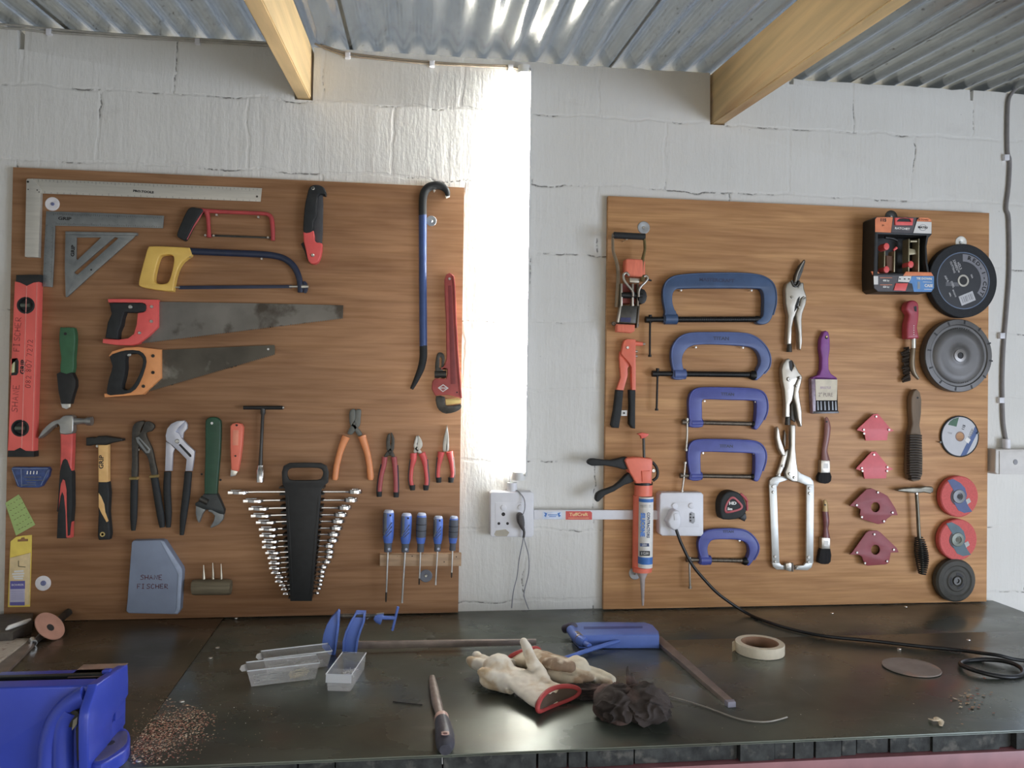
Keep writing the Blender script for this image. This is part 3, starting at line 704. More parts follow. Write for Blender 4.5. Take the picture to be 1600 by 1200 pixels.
P(T, 'vial_holder', [(17.8, 560.5), (27, 560), (29.5, 564), (29, 583), (26, 587), (17, 587), (17, 582.5), (24.5, 582), (25, 566), (17.8, 565)], .012, .0128, BLACK, .0006)
wt(T, 'vial_tube', [(21, 565), (20, 583)], .018, .0065, M('yellow_vial', (150, 148, 96), .25, g=1.5), seg=12)
text(T, 'lettering', 'GRIP', 36, 573.5, 6.5, .0252, PRINT, rot=88, sx=1.15, bold=.0006)
handwriting(T, 'SHANE', 27, 644, 8.5, .0253, PENDK, rot=87.5, wf=1.12)
handwriting(T, 'FISCHER', 30, 549, 8.5, .0253, PENDK, rot=88, wf=.98)
handwriting(T, 'O82 8O7 7272', 47.5, 606, 7.5, .0253, PENDK, rot=88.5, wf=.98)
# --- scraper, hammers
T = TH('putty_knife', 'green-handled putty knife in a black sheath, hanging above the claw hammer', 'putty knife', 104, 575)
P(T, 'handle', [(93, 513), (97, 511.5), (112, 511.5), (115.5, 514), (117.5, 530), (115, 560), (113.5, 582), (94, 582), (95, 560), (92, 535)], .002, .018, GREENH, .003, sm=2, seg=3)
P(T, 'sheath', [(88, 584), (95, 580.5), (112, 580.5), (118, 594), (118, 604), (114, 616), (110, 631), (95, 631), (91, 612)], .001, .018, BLACK, .002)
P(T, 'blade', [(94.5, 629), (110.5, 628.5), (110, 636), (104, 639.5), (97, 637)], .004, .004, STEEL, .0008)
disc(T, 'hole', 102, 521.5, .0202, [(.004, 0), (.004, .0004), (0, .0004)], PRINT, 12)
T = TH('claw_hammer', 'claw hammer with a bright steel head and a red and black handle', 'hammer', 102, 740)
HS = M('hammer_steel', (138, 138, 134), .32, .7, var=.12, g=1.5)
P(T, 'claw', [(92, 655), (98, 650), (108, 648.5), (114, 651), (114, 666), (112, 678), (93.5, 678), (93, 668), (90, 663), (86, 665), (78, 671), (68, 680), (60, 685.5), (60, 682), (66, 672), (76, 662), (84, 657)], .004, .022, HS, .003, sm=2, seg=3)
bar(T, 'striking_face', [(111, 658.5), (126, 658), (133, 658), (137, 658), (144, 658)], .015, [6.5, 5, 5, 7.4, 7.2], HS, sm=0, seg=20, fl=1)
P(T, 'handle', [(93.5, 677.5), (113.5, 677.5), (113, 700), (111, 740), (111.5, 800), (110, 841), (88, 841), (90, 800), (93, 740), (94, 700)], .004, .020, M('hammer_red', (188, 66, 56), .45, g=1.6), .004, seg=3)
P(T, 'rubber_grip', [(93, 738), (95, 728), (98, 719), (101.5, 716.5), (105, 719), (109, 730), (112, 740), (112.5, 790), (109, 836), (105.5, 838), (104, 800), (103.5, 765), (101, 751), (98, 749), (95, 756), (92.5, 775), (90, 800), (89, 800)], .003, .0225, RUBBER, .002, sm=0)
P(T, 'grip_inlay', [(88, 841.5), (89.5, 805), (94, 775), (97, 768), (100, 775), (102.5, 800), (103.5, 841.5)], .003, .0225, RUBBER, .003, sm=0)
bolt(T, 87.5, 666, .005, .0035)
T = TH('pin_hammer', 'small cross-pein hammer with a yellow and black handle', 'hammer', 161, 765)
P(T, 'head', [(134, 684), (141, 683), (148, 684), (153, 681.5), (165, 681), (171, 682.5), (191, 685.5), (191.5, 689), (173, 692.5), (165, 695.5), (146, 695), (141, 696.5), (134, 696.5)], .004, .020, M('black_iron', (44, 44, 42), .4, .4, g=1.5), .003, seg=3)
P(T, 'handle', [(152.5, 695), (168.5, 695), (168.5, 755), (153, 755)], .005, .017, M('varnished_yellow', (206, 156, 84), .35, g=1.55), .004, seg=3)
P(T, 'rubber_grip', [(153, 753), (168.5, 753), (170.5, 770), (169, 800), (172, 835), (170, 843.5), (154, 844), (152, 838), (153.5, 800), (152.5, 775)], .004, .0195, RUBBER, .004, seg=3)
P(T, 'grip_stripe', [(154, 770), (158, 776), (163, 788), (164.5, 800), (169.5, 814), (166.5, 816), (158, 801), (154, 792)], .0236, .0006, M('varnished_yellow', (206, 156, 84), .35), .0002)
disc(T, 'grommet', 160, 835, .0238, [(.0065, 0), (.0065, .0012), (.0035, .0012), (.0033, 0)], BRASS, 18)
text(T, 'lettering', 'GRIP', 158.5, 722, 6.5, .0222, PRINT, rot=90, sx=1.1, bold=.0004)
bolt(T, 151.5, 697, .010, .004)
# --- water pump pliers
T = TH('pump_pliers', 'black water pump pliers with yellow bands on the grips', 'pliers', 228, 740, 'water pump pliers')
P(T, 'jaw_leg', [(206, 676), (207.5, 666), (213, 660), (222, 657.5), (226, 660), (222, 667), (219, 675), (221, 684), (216, 700), (215, 715), (214.5, 748), (205, 748), (206, 720), (205.5, 695)], .004, .009, DKSTEEL, .0015, sm=2)
P(T, 'jaw_arm', [(226, 660), (233, 658.5), (240, 663), (241, 668), (236, 674), (228, 676.5), (231, 687), (238, 702), (242, 722), (246, 742), (237, 744), (233, 724), (229, 712), (218, 700), (212, 686), (217, 679), (222, 672)], .011, .008, DKSTEEL, .0015, sm=2)
P(T, 'slot_plate', [(212, 684), (217, 682.5), (235, 702), (233, 708), (228, 708), (214, 691)], .0192, .001, GREYST, .0003, holes=[[(216, 687), (218, 686.5), (232, 702.5), (230, 705.5)]])
for pts, w_ in (([(210, 749), (209.5, 780), (209, 808), (208.3, 829)], [6, 6, 5.6, 3.2]), ([(241.5, 746), (246, 775), (251, 805), (253.5, 824)], [6, 6, 6, 4])): bar(T, 'grip', pts, .012, w_, RUBBER)
bar(T, 'band', [(204, 747.5), (215.5, 747.2)], .012, [2.6, 2.6], BRASS, sm=0, fl=2.6); bar(T, 'band', [(235.5, 744.5), (247, 743.5)], .014, [2.6, 2.6], BRASS, sm=0, fl=2.6)
bolt(T, 216, 702.5, .006, .004)
T = TH('pump_pliers', 'chrome water pump pliers with plain dark grips', 'pliers', 282, 740, 'water pump pliers')
LCH = M('satin_chrome', (178, 180, 190), .35, .45, var=.05, g=1.3)
P(T, 'jaw_leg', [(259, 690), (266, 693), (273, 701), (270, 708), (268.5, 736), (257.5, 736), (258.5, 710)], .004, .008, LCH, .0015, sm=1)
P(T, 'jaw_tip', [(275, 674), (284, 664), (290, 658.5), (292.5, 664), (292, 670), (286.5, 676), (285, 688), (280, 684)], .004, .009, LCH, .0015, sm=1)
P(T, 'jaw_arm', [(258.5, 681), (261, 670), (267, 662.5), (276, 658), (288, 657), (288.5, 659), (279, 668), (274, 674.5), (280, 678), (283, 684), (292, 694), (304, 705), (303, 716), (300, 736), (289.5, 736), (291.5, 718), (281, 707), (268, 695), (259.5, 689)], .0125, .009, LCH, .0015)
P(T, 'slot', [(279, 695), (282, 693.5), (299, 711), (299, 714), (296.5, 714)], .0216, .0003, BLACK, .0001)
bolt(T, 276.5, 689.5, .0216, .006)
bar(T, 'grip', [(262, 737), (261, 765), (263, 800), (263, 824)], .008, [5.6, 6, 5.6, 3.6], RUBBER); bar(T, 'grip', [(294.5, 737), (291.5, 770), (287, 805), (284, 836)], .014, [5.8, 6.2, 5.6, 3.2], RUBBER)
# --- adjustable wrench
T = TH('adjustable_wrench', 'green adjustable wrench hanging with its grey jaws down', 'wrench', 330, 740)
P(T, 'handle', [(320.5, 664), (322, 656), (328, 652), (337, 652), (343, 656), (345, 665), (343.5, 710), (340, 750), (339, 776), (343, 784), (338, 790), (318, 788), (315, 780), (319, 772), (319, 750), (320.5, 710)], .003, .014, GREEN, .003, sm=2, seg=3)
P(T, 'head', [(318, 772), (339, 772), (344, 783), (350, 797), (349, 804), (343, 803), (330, 797), (318, 796), (309, 792), (304.5, 790), (305, 786), (311, 783)], .002, .020, M('gunmetal', (46, 50, 50), .45, .3, g=1.5), .002, sm=0)
P(T, 'fixed_jaw', [(326, 796), (332, 794), (341, 798), (349.5, 802), (348, 812), (341, 820), (329, 825.5), (328.5, 823), (334, 814), (335.5, 806), (331, 801), (325, 799)], .004, .014, GREYST, .0015, sm=0)
P(T, 'sliding_jaw', [(306, 791), (312, 787.5), (320, 795), (321, 797), (316.5, 802), (313, 811), (310.5, 817), (307.5, 812), (305.5, 802)], .004, .014, GREYST, .0015)
bar(T, 'worm_screw', [(313, 779), (325, 785)], .020, [5, 5], DKSTEEL, sm=0, seg=14, fl=1)
disc(T, 'hole', 331, 661.3, .0172, [(.0035, 0), (.0035, .0004), (0, .0004)], WHT, 12)
# --- utility knife
T = TH('utility_knife', 'orange-red utility knife with its blade tip showing', 'knife', 368, 700)
P(T, 'body', [(359.5, 666), (363, 662), (370, 660.5), (377, 662.5), (379.5, 668), (378, 695), (375, 718), (371.5, 737), (361, 734.5), (359.5, 700)], .002, .018, CORAL, .003, sm=0, seg=3)
P(T, 'blade', [(361, 733), (371.5, 736.5), (368, 743), (360, 745)], .008, .001, STEEL, .0002)
P(T, 'side_panel', [(364, 672), (373, 672), (372, 696), (363.5, 696)], .0203, .0006, M('coral_light', (228, 120, 88), .45, g=1.5), .0002)
bolt(T, 367.5, 712.5, .020, .0025, DKSTEEL); bolt(T, 369.5, 664.5, .020, .003, DKSTEEL)
# --- T-handle socket wrench
T = TH('t_handle_wrench', 'black T-handle socket wrench with a chrome socket', 'wrench', 409, 690)
bar(T, 'cross_bar', [(380.5, 637), (442, 637)], .018, [3.0, 3.0], BLACK, sm=0, fl=1); bar(T, 'ball_end', [(441, 637), (444, 637)], .018, [2.6, 2.0], STEEL, sm=0, fl=1)
bar(T, 'stem', [(411, 638), (411, 646), (410.5, 649), (408, 700), (407, 728)], .016, [4, 4, 2.6, 2.6, 3.4], M('blackened_rod', (56, 54, 50), .4, .4, g=1.5), sm=0, fl=1)
bar(T, 'socket', [(407, 727), (407, 733), (406.8, 734), (406.5, 753)], .016, [4.6, 5.4, 6.3, 6.0], CHROME, sm=0, fl=1, seg=18)
# --- wrench rack
T = TH('wrench_rack', 'black plastic wrench rack with a carrying loop, holding the spanner set', 'wrench rack', 476, 840)
P(T, 'front_plate', [(440, 738), (443, 728), (452, 723.5), (476, 723), (501, 723.5), (510, 728), (513.5, 738), (512.5, 754), (505.5, 760), (502, 765), (487, 939.5), (453.5, 939.5), (445, 765), (441, 756)], .048, .010, BLACK, .002, sm=0,
  holes=[[(448.5, 741), (450, 735), (456, 731.5), (476, 731), (497, 731.5), (503.5, 735), (504.5, 741), (502, 746.5), (496, 750), (457, 750.5), (450.5, 747)]], hsm=2)
for (x0, x1, y0, y1) in ((437.5, 452, 762, 934), (508, 489, 762, 932)):
    bm = bmesh.new()
    for i in range(21):
        t = i/20; x = x0+(x1-x0)*t; y = y0+(y1-y0)*(t**.93)
        for dx in (0,):
            a = W(x-1.5, y-1.2, BF+.046); b_ = W(x+8 if x0 < 470 else x-9, y+1.2, BF+.046)
            xa, xb = sorted((a.x, b_.x)); za, zb_ = sorted((a.z, b_.z))
            bmesh.ops.create_cube(bm, size=1, matrix=Matrix.Translation(((xa+xb)/2, -(BF+.027), (za+zb_)/2)) @ Matrix.Diagonal((xb-xa, .040, zb_-za, 1)))
    link('side_comb', finish(bm, smooth=False), BLACK, T)
P(T, 'back_plate', [(447, 768), (500, 768), (486, 936), (455, 936)], .001, .004, BLACK, .001)
P(T, 'molded_rib', [(449, 775), (450.5, 775), (458, 930), (456.5, 930)], .0581, .001, BLACK, .0003); P(T, 'molded_rib', [(499, 775), (497.5, 775), (484, 930), (485.5, 930)], .0581, .001, BLACK, .0003)
LX = [85, 190, 228, 243, 278, 298, 302, 318, 318, 340, 355, 362, 365, 378, 405, 405, 432, 445, 458]
LY = [350, 407, 460, 510, 553, 603, 646, 688, 726, 767, 800, 839, 873, 906, 937, 969, 998, 1023, 1053]
RX = [1005, 975, 932, 905, 887, 872, 852, 843, 815, 815, 808, 790, 765, 752, 748, 737, 733, 722, 710]
RY = [343, 402, 456, 503, 550, 595, 640, 682, 720, 759, 797, 831, 868, 900, 932, 960, 986, 1016, 1050]
ordw = ['largest', 'second largest', 'third largest', 'fourth largest', 'fifth largest', 'sixth largest', 'seventh largest', 'eighth largest', 'ninth largest', 'tenth and middle', 'ninth smallest', 'eighth smallest', 'seventh smallest', 'sixth smallest', 'fifth smallest', 'fourth smallest', 'third smallest', 'second smallest', 'smallest']
for i in range(19):
    k = (1-i/18.0); hw = .0085+.0215*k**1.25; yo = .027
    A = W(340+LX[i]/4.445, 690+LY[i]/4.445, BF+yo); Bq = W(340+RX[i]/4.445, 690+RY[i]/4.445, BF+yo)
    yc = -(BF+yo)-.003; zc = (A.z+Bq.z)/2; th = .0035+.0045*k
    hw = min(hw, .024)
    T = thing('combination_wrench', 'chrome combination wrench in the black rack, ' + ordw[i] + ' of the set', 'wrench', (A.x+(Bq.x-A.x)/2, yc, zc), 'combination wrenches in the black rack')
    cx_, rx_ = A.x+hw*1.25, Bq.x-hw*.8
    # open end: a disc with a mouth, opening to the left
    q = []
    for s in range(25):
        an = math.radians(205+15-12) - 2*math.pi*0 + 0
    q = [Vector((math.cos(a_)*hw+cx_, math.sin(a_)*hw+yc)) for a_ in [math.radians(d) for d in range(-140, 141, 14)]]
    mw = hw*.52
    q = q + [Vector((A.x, yc+mw*1.5)), Vector((A.x, yc+mw)), Vector((cx_-hw*.05, yc+mw*.9)), Vector((cx_+hw*.12, yc)), Vector((cx_-hw*.05, yc-mw*.9)), Vector((A.x, yc-mw)), Vector((A.x, yc-mw*1.5))]
    me = slab(q, th, .0008); me.transform(Matrix.Translation((0, 0, zc-th/2))); link('open_end', me, CHROME, T)
    hr = hw*.80
    q = [Vector((math.cos(a_)*hr+rx_, math.sin(a_)*hr+yc)) for a_ in [2*math.pi*s/22 for s in range(22)]]
    hq = [Vector((math.cos(a_)*hr*.62+rx_, math.sin(a_)*hr*.62+yc)) for a_ in [2*math.pi*s/12 for s in range(12)]]
    me = slab(q, th*1.35, .0012, [hq]); me.transform(Matrix.Translation((0, 0, zc-th*.5))); link('ring_end', me, CHROME, T)
    sw = hw*.30; xm = cx_+hw*.8
    q = [Vector((xm, yc-sw*1.6)), Vector((xm+hw, yc-sw)), Vector((rx_-hr*1.5, yc-sw)), Vector((rx_-hr*.9, yc-sw*1.3)), Vector((rx_-hr*.9, yc+sw*1.3)), Vector((rx_-hr*1.5, yc+sw)), Vector((xm+hw, yc+sw)), Vector((xm, yc+sw*1.6))]
    me = slab(q, th*.6, .0006, back=True); me.transform(Matrix.Translation((0, 0, zc-th*.3))); link('shank', me, CHROME, T)
# --- pliers on the right of the left board
def pliers(label, loc, head, headmat, handles, piv, gripmat, shellmat, tip=None, group='grip pliers', hw=None):
    T = TH('pliers', label, 'pliers', loc[0], loc[1], group)
    for nm, pts in head: P(T, nm, pts, .006, .010, headmat, .0015, sm=2)
    if piv: bolt(T, piv[0], piv[1], .016, .0045, headmat, name='pivot')
    for pts, w_ in handles:
        bar(T, 'grip', pts, .011, w_, gripmat)
        if shellmat:
            dx = -1 if pts[-1][0] < loc[0] else 1
            bar(T, 'outer_shell', [(p[0]+dx*2.2, p[1]) for p in pts[1:]], .010, [v*.78 for v in w_[1:]], shellmat)
            e_ = pts[-1]; bar(T, 'grip_tip', [(e_[0]+dx*.6, e_[1]-6), (e_[0]+dx*.4, e_[1]+2)], .0115, [4.4, 3.8], RUBBER, sm=0)
    return T
pliers('large wire cutting pliers with plain orange handles', (554, 700), [('jaw', [(546.5, 642), (551, 639), (554.5, 640), (555, 650), (556, 664), (562, 672), (566, 679), (559, 681), (552, 668), (547, 664), (545.5, 652)]), ('jaw', [(555, 641), (562, 639.5), (564, 642), (563, 655), (562, 665), (556, 671), (550, 679), (543, 678), (545, 671), (550, 662), (554, 654)])], M('cutter_steel', (86, 88, 84), .4, .5, g=1.5),
       [([(541, 682), (536.5, 692), (531, 708), (526, 728), (523.5, 746), (523, 750)], [6.4, 5.6, 4.8, 4.8, 5, 3.4]), ([(565.5, 681), (569, 692), (574, 708), (577.5, 728), (579, 745), (579, 750)], [6.4, 5.6, 4.8, 4.8, 5, 3.4])], (554, 662), ORANGE, None)
pliers('combination pliers with slim dark red and black handles, beside the orange pair', (610, 730), [('jaw', [(603.5, 690), (605, 681), (609, 677), (610, 685), (609, 692), (611, 700), (616, 711), (616, 715), (610, 712), (604, 703)]), ('jaw', [(610.5, 676.5), (613, 678), (616, 686), (616, 696), (614.5, 704), (606, 713), (600, 714), (604, 706), (609, 700), (611.5, 690)])], DKSTEEL,
       [([(601, 714), (600, 726), (596, 742), (593.5, 760), (593, 774)], [4.6, 4, 3.6, 3.6, 3.2]), ([(615.5, 714), (617, 727), (618, 742), (618.5, 760), (618.5, 775)], [4.6, 4, 3.6, 3.6, 3.2])], (609.5, 706), M('dark_red_grip', (150, 62, 62), .5, g=1.6), M('navy_shell', (44, 42, 52), .55, g=1.5))
pliers('side cutting pliers with a bright jaw and red handles, third of the four pliers', (655, 730), [('jaw', [(647, 692), (649.5, 682.5), (652, 681.5), (652.5, 690), (651, 694), (654, 700), (659, 706), (656, 709), (650, 705), (646, 698)]), ('jaw', [(652.5, 681), (656, 683), (659.5, 690), (660, 697), (656, 703), (650, 708), (646, 706), (648, 700), (652, 694)])], M('pale_steel', (160, 158, 150), .35, .5, g=1.4),
       [([(646, 708), (646, 718), (643, 732), (642, 750), (645, 764)], [5.4, 4.8, 3.2, 3, 3.2]), ([(659, 708), (663, 718), (665, 732), (667, 750), (665, 764)], [5.4, 4.8, 3.2, 3, 3.2])], (653.5, 701), REDGRIP, M('grey_shell', (70, 66, 64), .4, g=1.6))
pliers('long nose pliers with red and grey handles, rightmost of the four pliers', (696, 720), [('jaw', [(698, 666), (699, 667), (699, 690), (699, 703), (694, 705.5), (692, 703), (692.5, 690), (695, 678)]), ('jaw', [(698.5, 666), (701, 680), (701.5, 692), (701, 704), (696, 705), (697, 690)])], M('pale_steel', (160, 158, 150), .35, .5),
       [([(689.5, 706), (688, 715), (685.5, 728), (684.5, 742), (686, 752)], [5.4, 4.4, 3, 2.8, 2.8]), ([(702, 706), (704, 715), (706, 728), (707, 742), (704, 752)], [5.4, 4.4, 3, 2.8, 2.8])], None, REDGRIP, M('grey_shell', (70, 66, 64), .4))
# --- screwdriver rack and screwdrivers
T = TH('screwdriver_rack', 'pale wooden strip that carries the five blue screwdrivers', 'rack', 657, 875)
P(T, 'strip', [(593.5, 867), (721, 865.5), (720.5, 884.5), (593.5, 884.5)], 0, .022, PALEWOOD, .0008)
for c in ((621, 869, 1), (644, 869, 2), (694, 878, 2), (713, 870, 2)): disc(T, 'nail_hole', c[0], c[1], .0221, [(.0012*c[2]*.7, 0), (.0012*c[2]*.7, .0002), (0, .0002)], PRINT, 8)
SD = [((607.5, 797), (606, 862), (603, 941), 8.6, 'leftmost and largest of the five blue screwdrivers', 'cross', 1), ((635.5, 802), (633, 862), (628, 942), 8.4, 'second blue screwdriver from the left, with a long flat blade', 'flat', 1), ((659, 801.5), (657, 862), (654.8, 914), 7.6, 'middle blue screwdriver, its handle mostly grey rubber', 'cross', 0), ((685, 806.5), (683.5, 861), (680.5, 914), 7.4, 'fourth blue screwdriver from the left with a bright flat tip', 'flat', 1), ((709.5, 806.5), (707, 860), (705.5, 903), 6.9, 'rightmost and shortest blue screwdriver, at the board edge', 'cross', 0)]
for top_, bot, tip, w_, lab, kind_, style in SD:
    T = TH('screwdriver', lab, 'screwdriver', top_[0], top_[1], 'blue screwdrivers in the wooden rack')
    def lp(t): return (top_[0]+(bot[0]-top_[0])*t, top_[1]+(bot[1]-top_[1])*t)
    O = .027+.002
    prof = [(0, .70), (.03, .86), (.10, .96), (.25, 1.0), (.5, .98), (.66, .94), (.80, .72), (.86, .66), (.93, .70), (1.0, .68)]
    sl = [p for p in prof]
    def seg_(a, b_, name, mat, grow=1.0):
        ts = sorted(set([a, b_]+[p[0] for p in prof if a < p[0] < b_])); R = []
        for t in ts:
            for (t0, r0), (t1, r1) in zip(prof, prof[1:]):
                if t0 <= t <= t1: R.append((r0+(r1-r0)*(t-t0)/(t1-t0))*w_*PX(top_[0])*grow); break
        wt(T, name, [lp(t) for t in ts], O, R, mat, seg=18)
    seg_(0, .06, 'end_cap', PALEBL)
    seg_(.06, .78, 'handle', SDBLUE)
    seg_(.78, 1.0, 'collar', SDGREY)
    if style:     # grey rubber over the left half and slanting stripes
        seg_pts = [(-.98, .08), (-.15, .08), (-.10, .48), (-.6, .62), (-.98, .64)]
        q = [(lp(v)[0]+u*w_, lp(v)[1]) for u, v in seg_pts]
        P(T, 'rubber_inlay', q, .029+w_*PX(650)*.25, .003+w_*PX(650)*.55, SDGREY, .006, seg=3)
        for j in (0, 1, 2):
            a = lp(.30+j*.10); b_ = lp(.50+j*.07)
            wt(T, 'stripe', [(a[0]+w_*.62, a[1]), (b_[0]-w_*.35, b_[1])], .029+w_*PX(650)*.93, .0011, SDGREY, seg=6)
        a = lp(.13); disc(T, 'hang_hole', a[0]+w_*.3, a[1], .029+w_*PX(650)*.88, [(.0028, 0), (.0028, .0010), (0, .0010)], PRINT, 10)
        a = lp(.94); disc(T, 'badge', a[0]+w_*.2, a[1], .029+w_*PX(650)*.62, [(.0036, 0), (.0036, .0012), (0, .0012)], PALEBL, 10)
    else:
        seg_(.10, .62, 'rubber_sleeve', SDGREY, 1.04)
        for t in (.28, .44): seg_(t, t+.02, 'ring_groove', RUBBER, 1.06)
    sr = .0026 if w_ > 8 else .0022
    n_ = W(bot[0], bot[1], BF+O); m_2 = W(tip[0], tip[1], BF+O)
    if kind_ == 'flat':
        wt(T, 'shaft', [(bot[0], bot[1]), (tip[0]+(bot[0]-tip[0])*.15, tip[1]+(bot[1]-tip[1])*.15), tip], O, [sr, sr, sr*1.25], STEEL, seg=12, flatten=1)
    else:
        wt(T, 'shaft', [(bot[0], bot[1]), (tip[0]+(bot[0]-tip[0])*.2, tip[1]+(bot[1]-tip[1])*.2)], O, [sr, sr], STEEL, seg=12)
        wt(T, 'tip', [(tip[0]+(bot[0]-tip[0])*.2, tip[1]+(bot[1]-tip[1])*.2), (tip[0]+(bot[0]-tip[0])*.04, tip[1]+(bot[1]-tip[1])*.04), tip], O, [sr, sr*.95, sr*.3], DKSTEEL, seg=10)
# --- small things at the lower left
T = TH('drill_bit_case', 'small blue see-through drill bit case at the left board edge', 'case', 47, 746)
P(T, 'case', [(17, 732), (20, 729.5), (75, 730), (77.5, 734), (75.5, 744), (65, 760), (60, 762), (32, 762), (26.5, 760)], 0, .014, CASEBL, .002, seg=3)
marks(T, 'rim', [((19, 732), (75, 732)), ((19, 734), (29, 759)), ((75, 735), (64, 758)), ((33, 733), (34, 760))], .0142, M('clear_rim', (110, 124, 150), .3, g=1.4), .0007)
for y, a, b_ in ((745.5, 38, 64), (750.5, 40, 68), (754.5, 42, 56), (758, 33, 56)): wt(T, 'drill_bit', [(a, y), (b_, y)], .0146, .0009, STEEL, seg=6)
for x in (43, 48, 53, 58): wt(T, 'drill_bit', [(x, 736), (x-.6, 741)], .0146, .0012, STEEL, seg=6)
T = TH('sticky_note', 'curled green paper note with pen writing stuck below the drill bit case', 'note', 33, 805)
o = P(T, 'paper', [(8, 786), (29, 772.5), (33, 778), (55, 820), (25, 837)], .0008, .0006, NOTE, 0)
random.seed(3)
sg = []
for i in range(6):
    bx, by = 12+i*3.4, 790+i*7.6
    for j in range(5):
        x, y = bx+j*4.6, by-j*2.7
        if x > 50: break
        sg.append(((x, y), (x+random.uniform(1.2, 3), y-random.uniform(-.8, 2.2))))
marks(T, 'pen_writing', sg, .0014, PENRED, .0005)
T = TH('drill_bit_pack', 'yellow and purple blister pack at the bottom left corner of the board', 'packet', 31, 892)
P(T, 'card', [(16.5, 846), (25, 839), (36, 837), (49.5, 836), (49, 866), (46.5, 948), (12, 948.5), (14, 900)], .0005, .002, PACKY, 0, holes=[[(27, 843), (32, 842.5), (33, 840), (38, 839.5), (39, 842), (43.5, 842), (44, 845.5), (27, 846.5)]])
P(T, 'blister', [(15, 872), (46.5, 864), (45, 945), (13.5, 946)], .0026, .005, PACKC, .0015)
P(T, 'label_panel', [(16, 908), (39, 907.5), (38.5, 946), (15.5, 946)], .0078, .0003, PACKL, 0)
P(T, 'label_band', [(16, 908), (39, 907.5), (39, 920), (16, 920.5)], .0082, .0003, PACKP, 0); P(T, 'label_band', [(15.6, 941), (38.6, 940.5), (38.5, 946), (15.5, 946)], .0082, .0003, PACKP, 0)
text(T, 'lettering', 'BOHRER', 27.5, 914, 3, .0086, WHT, sx=1.1)
marks(T, 'small_print', [((17, y), (37, y-.2)) for y in (924, 927, 930, 933, 936)], .0082, PACKP, .0003)
marks(T, 'hook_drawing', [((29, 876), (29, 885)), ((29, 885), (40, 886))], .0078, M('brown_print', (92, 78, 50), .5), .0010)
marks(T, 'white_seal', [((19, 897), (38, 896)), ((20, 901), (37, 900)), ((22, 893), (37, 892)), ((22, 904), (36, 904))], .0078, WHT, .0022)
T = TH('paper_sheath', 'grey-blue slanted plastic blade guard with red handwriting on it', 'blade guard', 240, 900)
P(T, 'body', [(205.5, 848), (208, 845), (252, 844), (257, 846), (284, 888), (285, 893), (281.5, 953), (277, 960), (201, 958.5), (197, 955), (199, 935)], 0, .024, GREYBL, .0025, seg=3)
P(T, 'bevel_strip', [(250.5, 845.5), (256, 846.5), (284, 889), (284.3, 894), (281, 953), (277.5, 958.5), (272.5, 958), (276, 950), (278.5, 898), (276, 892)], .0242, .0012, M('grey_blue_lit', (140, 152, 172), .45, g=1.6), .0005)  # lighter copy of the guard's plastic paints light onto the bevel
handwriting(T, 'SHANE', 219, 905.5, 7, .0246, PENRED, rot=-1, wf=1.05, r=.0009); handwriting(T, 'FISCHER', 214.5, 919.5, 7, .0246, PENRED, rot=-1, wf=1.03, r=.0009)
bpy.data.objects[T.name].name = 'blade_guard'
T = TH('punch_block', 'weathered wooden block holding three steel punches', 'block', 331, 918)
wt(T, 'block', [(301, 918), (305, 917.7), (357, 917.3), (361, 917.3)], .022, [.020, .0215, .0215, .020], OLDWOOD, seg=8, flatten=.9)
for x, y0, w_ in ((318, 883, 1.0), (332.3, 879.5, .8), (345.3, 881, .8)):
    T = TH('steel_punch', 'steel punch standing in the wooden block, ' + {318: 'leftmost and thickest of three', 332.3: 'middle of three', 345.3: 'rightmost of three'}[x], 'punch', x, 895, 'punches in the wooden block')
    wt(T, 'punch', [(x, y0), (x+.3, y0+8), (x+.6, y0+16), (x+.8, 905)], .022, [.0012*w_, .0020*w_, .0034*w_, .0040*w_], M('old_nickel', (190, 182, 160), .3, .6, g=1.2), seg=10)
washer(81.5, 318.5, .0185, M('white_washer', (196, 192, 192), .5, g=1.5), 'pale washer in the corner of the two squares', M('blue_screw', (90, 96, 130), .5))
washer(674, 345, .0150, ZINC, 'zinc washer beside the shaft of the blue pry bar')
washer(67, 911.5, .0200, M('white_washer', (196, 192, 192), .5), 'pale blue-white washer beside the yellow packet', M('blue_screw', (90, 96, 130), .5), .007)
washer(665.5, 900, .0180, M('grey_washer', (98, 102, 112), .5, .2, g=1.5), 'dark grey washer below the screwdriver rack')
# stray nail holes in the left board
for x, y, lab in ((315, 741, 'small dark hole in the left board, left of the green wrench handle'), (344.5, 750, 'small dark hole in the left board, right of the green wrench handle')):
    T = TH('nail', lab.replace('hole in', 'nail in'), 'nail', x, y, 'dark holes by the green wrench'); disc(T, 'head', x, y, 0, [(.0030, 0), (.0030, .0015), (0, .002)], PRINT, 10)  # dark discs stand in for empty holes, no nails here
# ================================================================ RIGHT BOARD
CLB1 = M('clamp_blue_grey', (50, 72, 104), .42, 0, var=.12, scale=30, g=1.6, bump=.15)
CLB2 = M('clamp_slate_blue', (68, 84, 128), .42, 0, var=.12, scale=30, g=1.6, bump=.15)
CLB3 = M('clamp_royal_blue', (58, 66, 132), .42, 0, var=.12, scale=30, g=1.6, bump=.15)
BLKSC = M('black_screw', (28, 27, 26), .45, .3, var=.2, g=1.3)
SCST = M('screw_steel', (96, 86, 74), .38, .6, var=.2, scale=90, g=1.4)
NICK = M('nickel_plate', (166, 160, 148), .32, .7, var=.08, scale=40, g=1.2)
ZPL = M('clamp_plate', (178, 178, 172), .38, .4, var=.06, scale=40, g=1.2)
STRAP = M('orange_strap', (216, 98, 66), .75, 0, var=.12, scale=140, g=1.6, stretch=(1, 1, .2), bump=.4)
WHPL = M('socket_white', (206, 206, 210), .4, 0, var=.03, g=1.25)
GREYPR = M('grey_print', (140, 140, 144), .6, g=1.2)
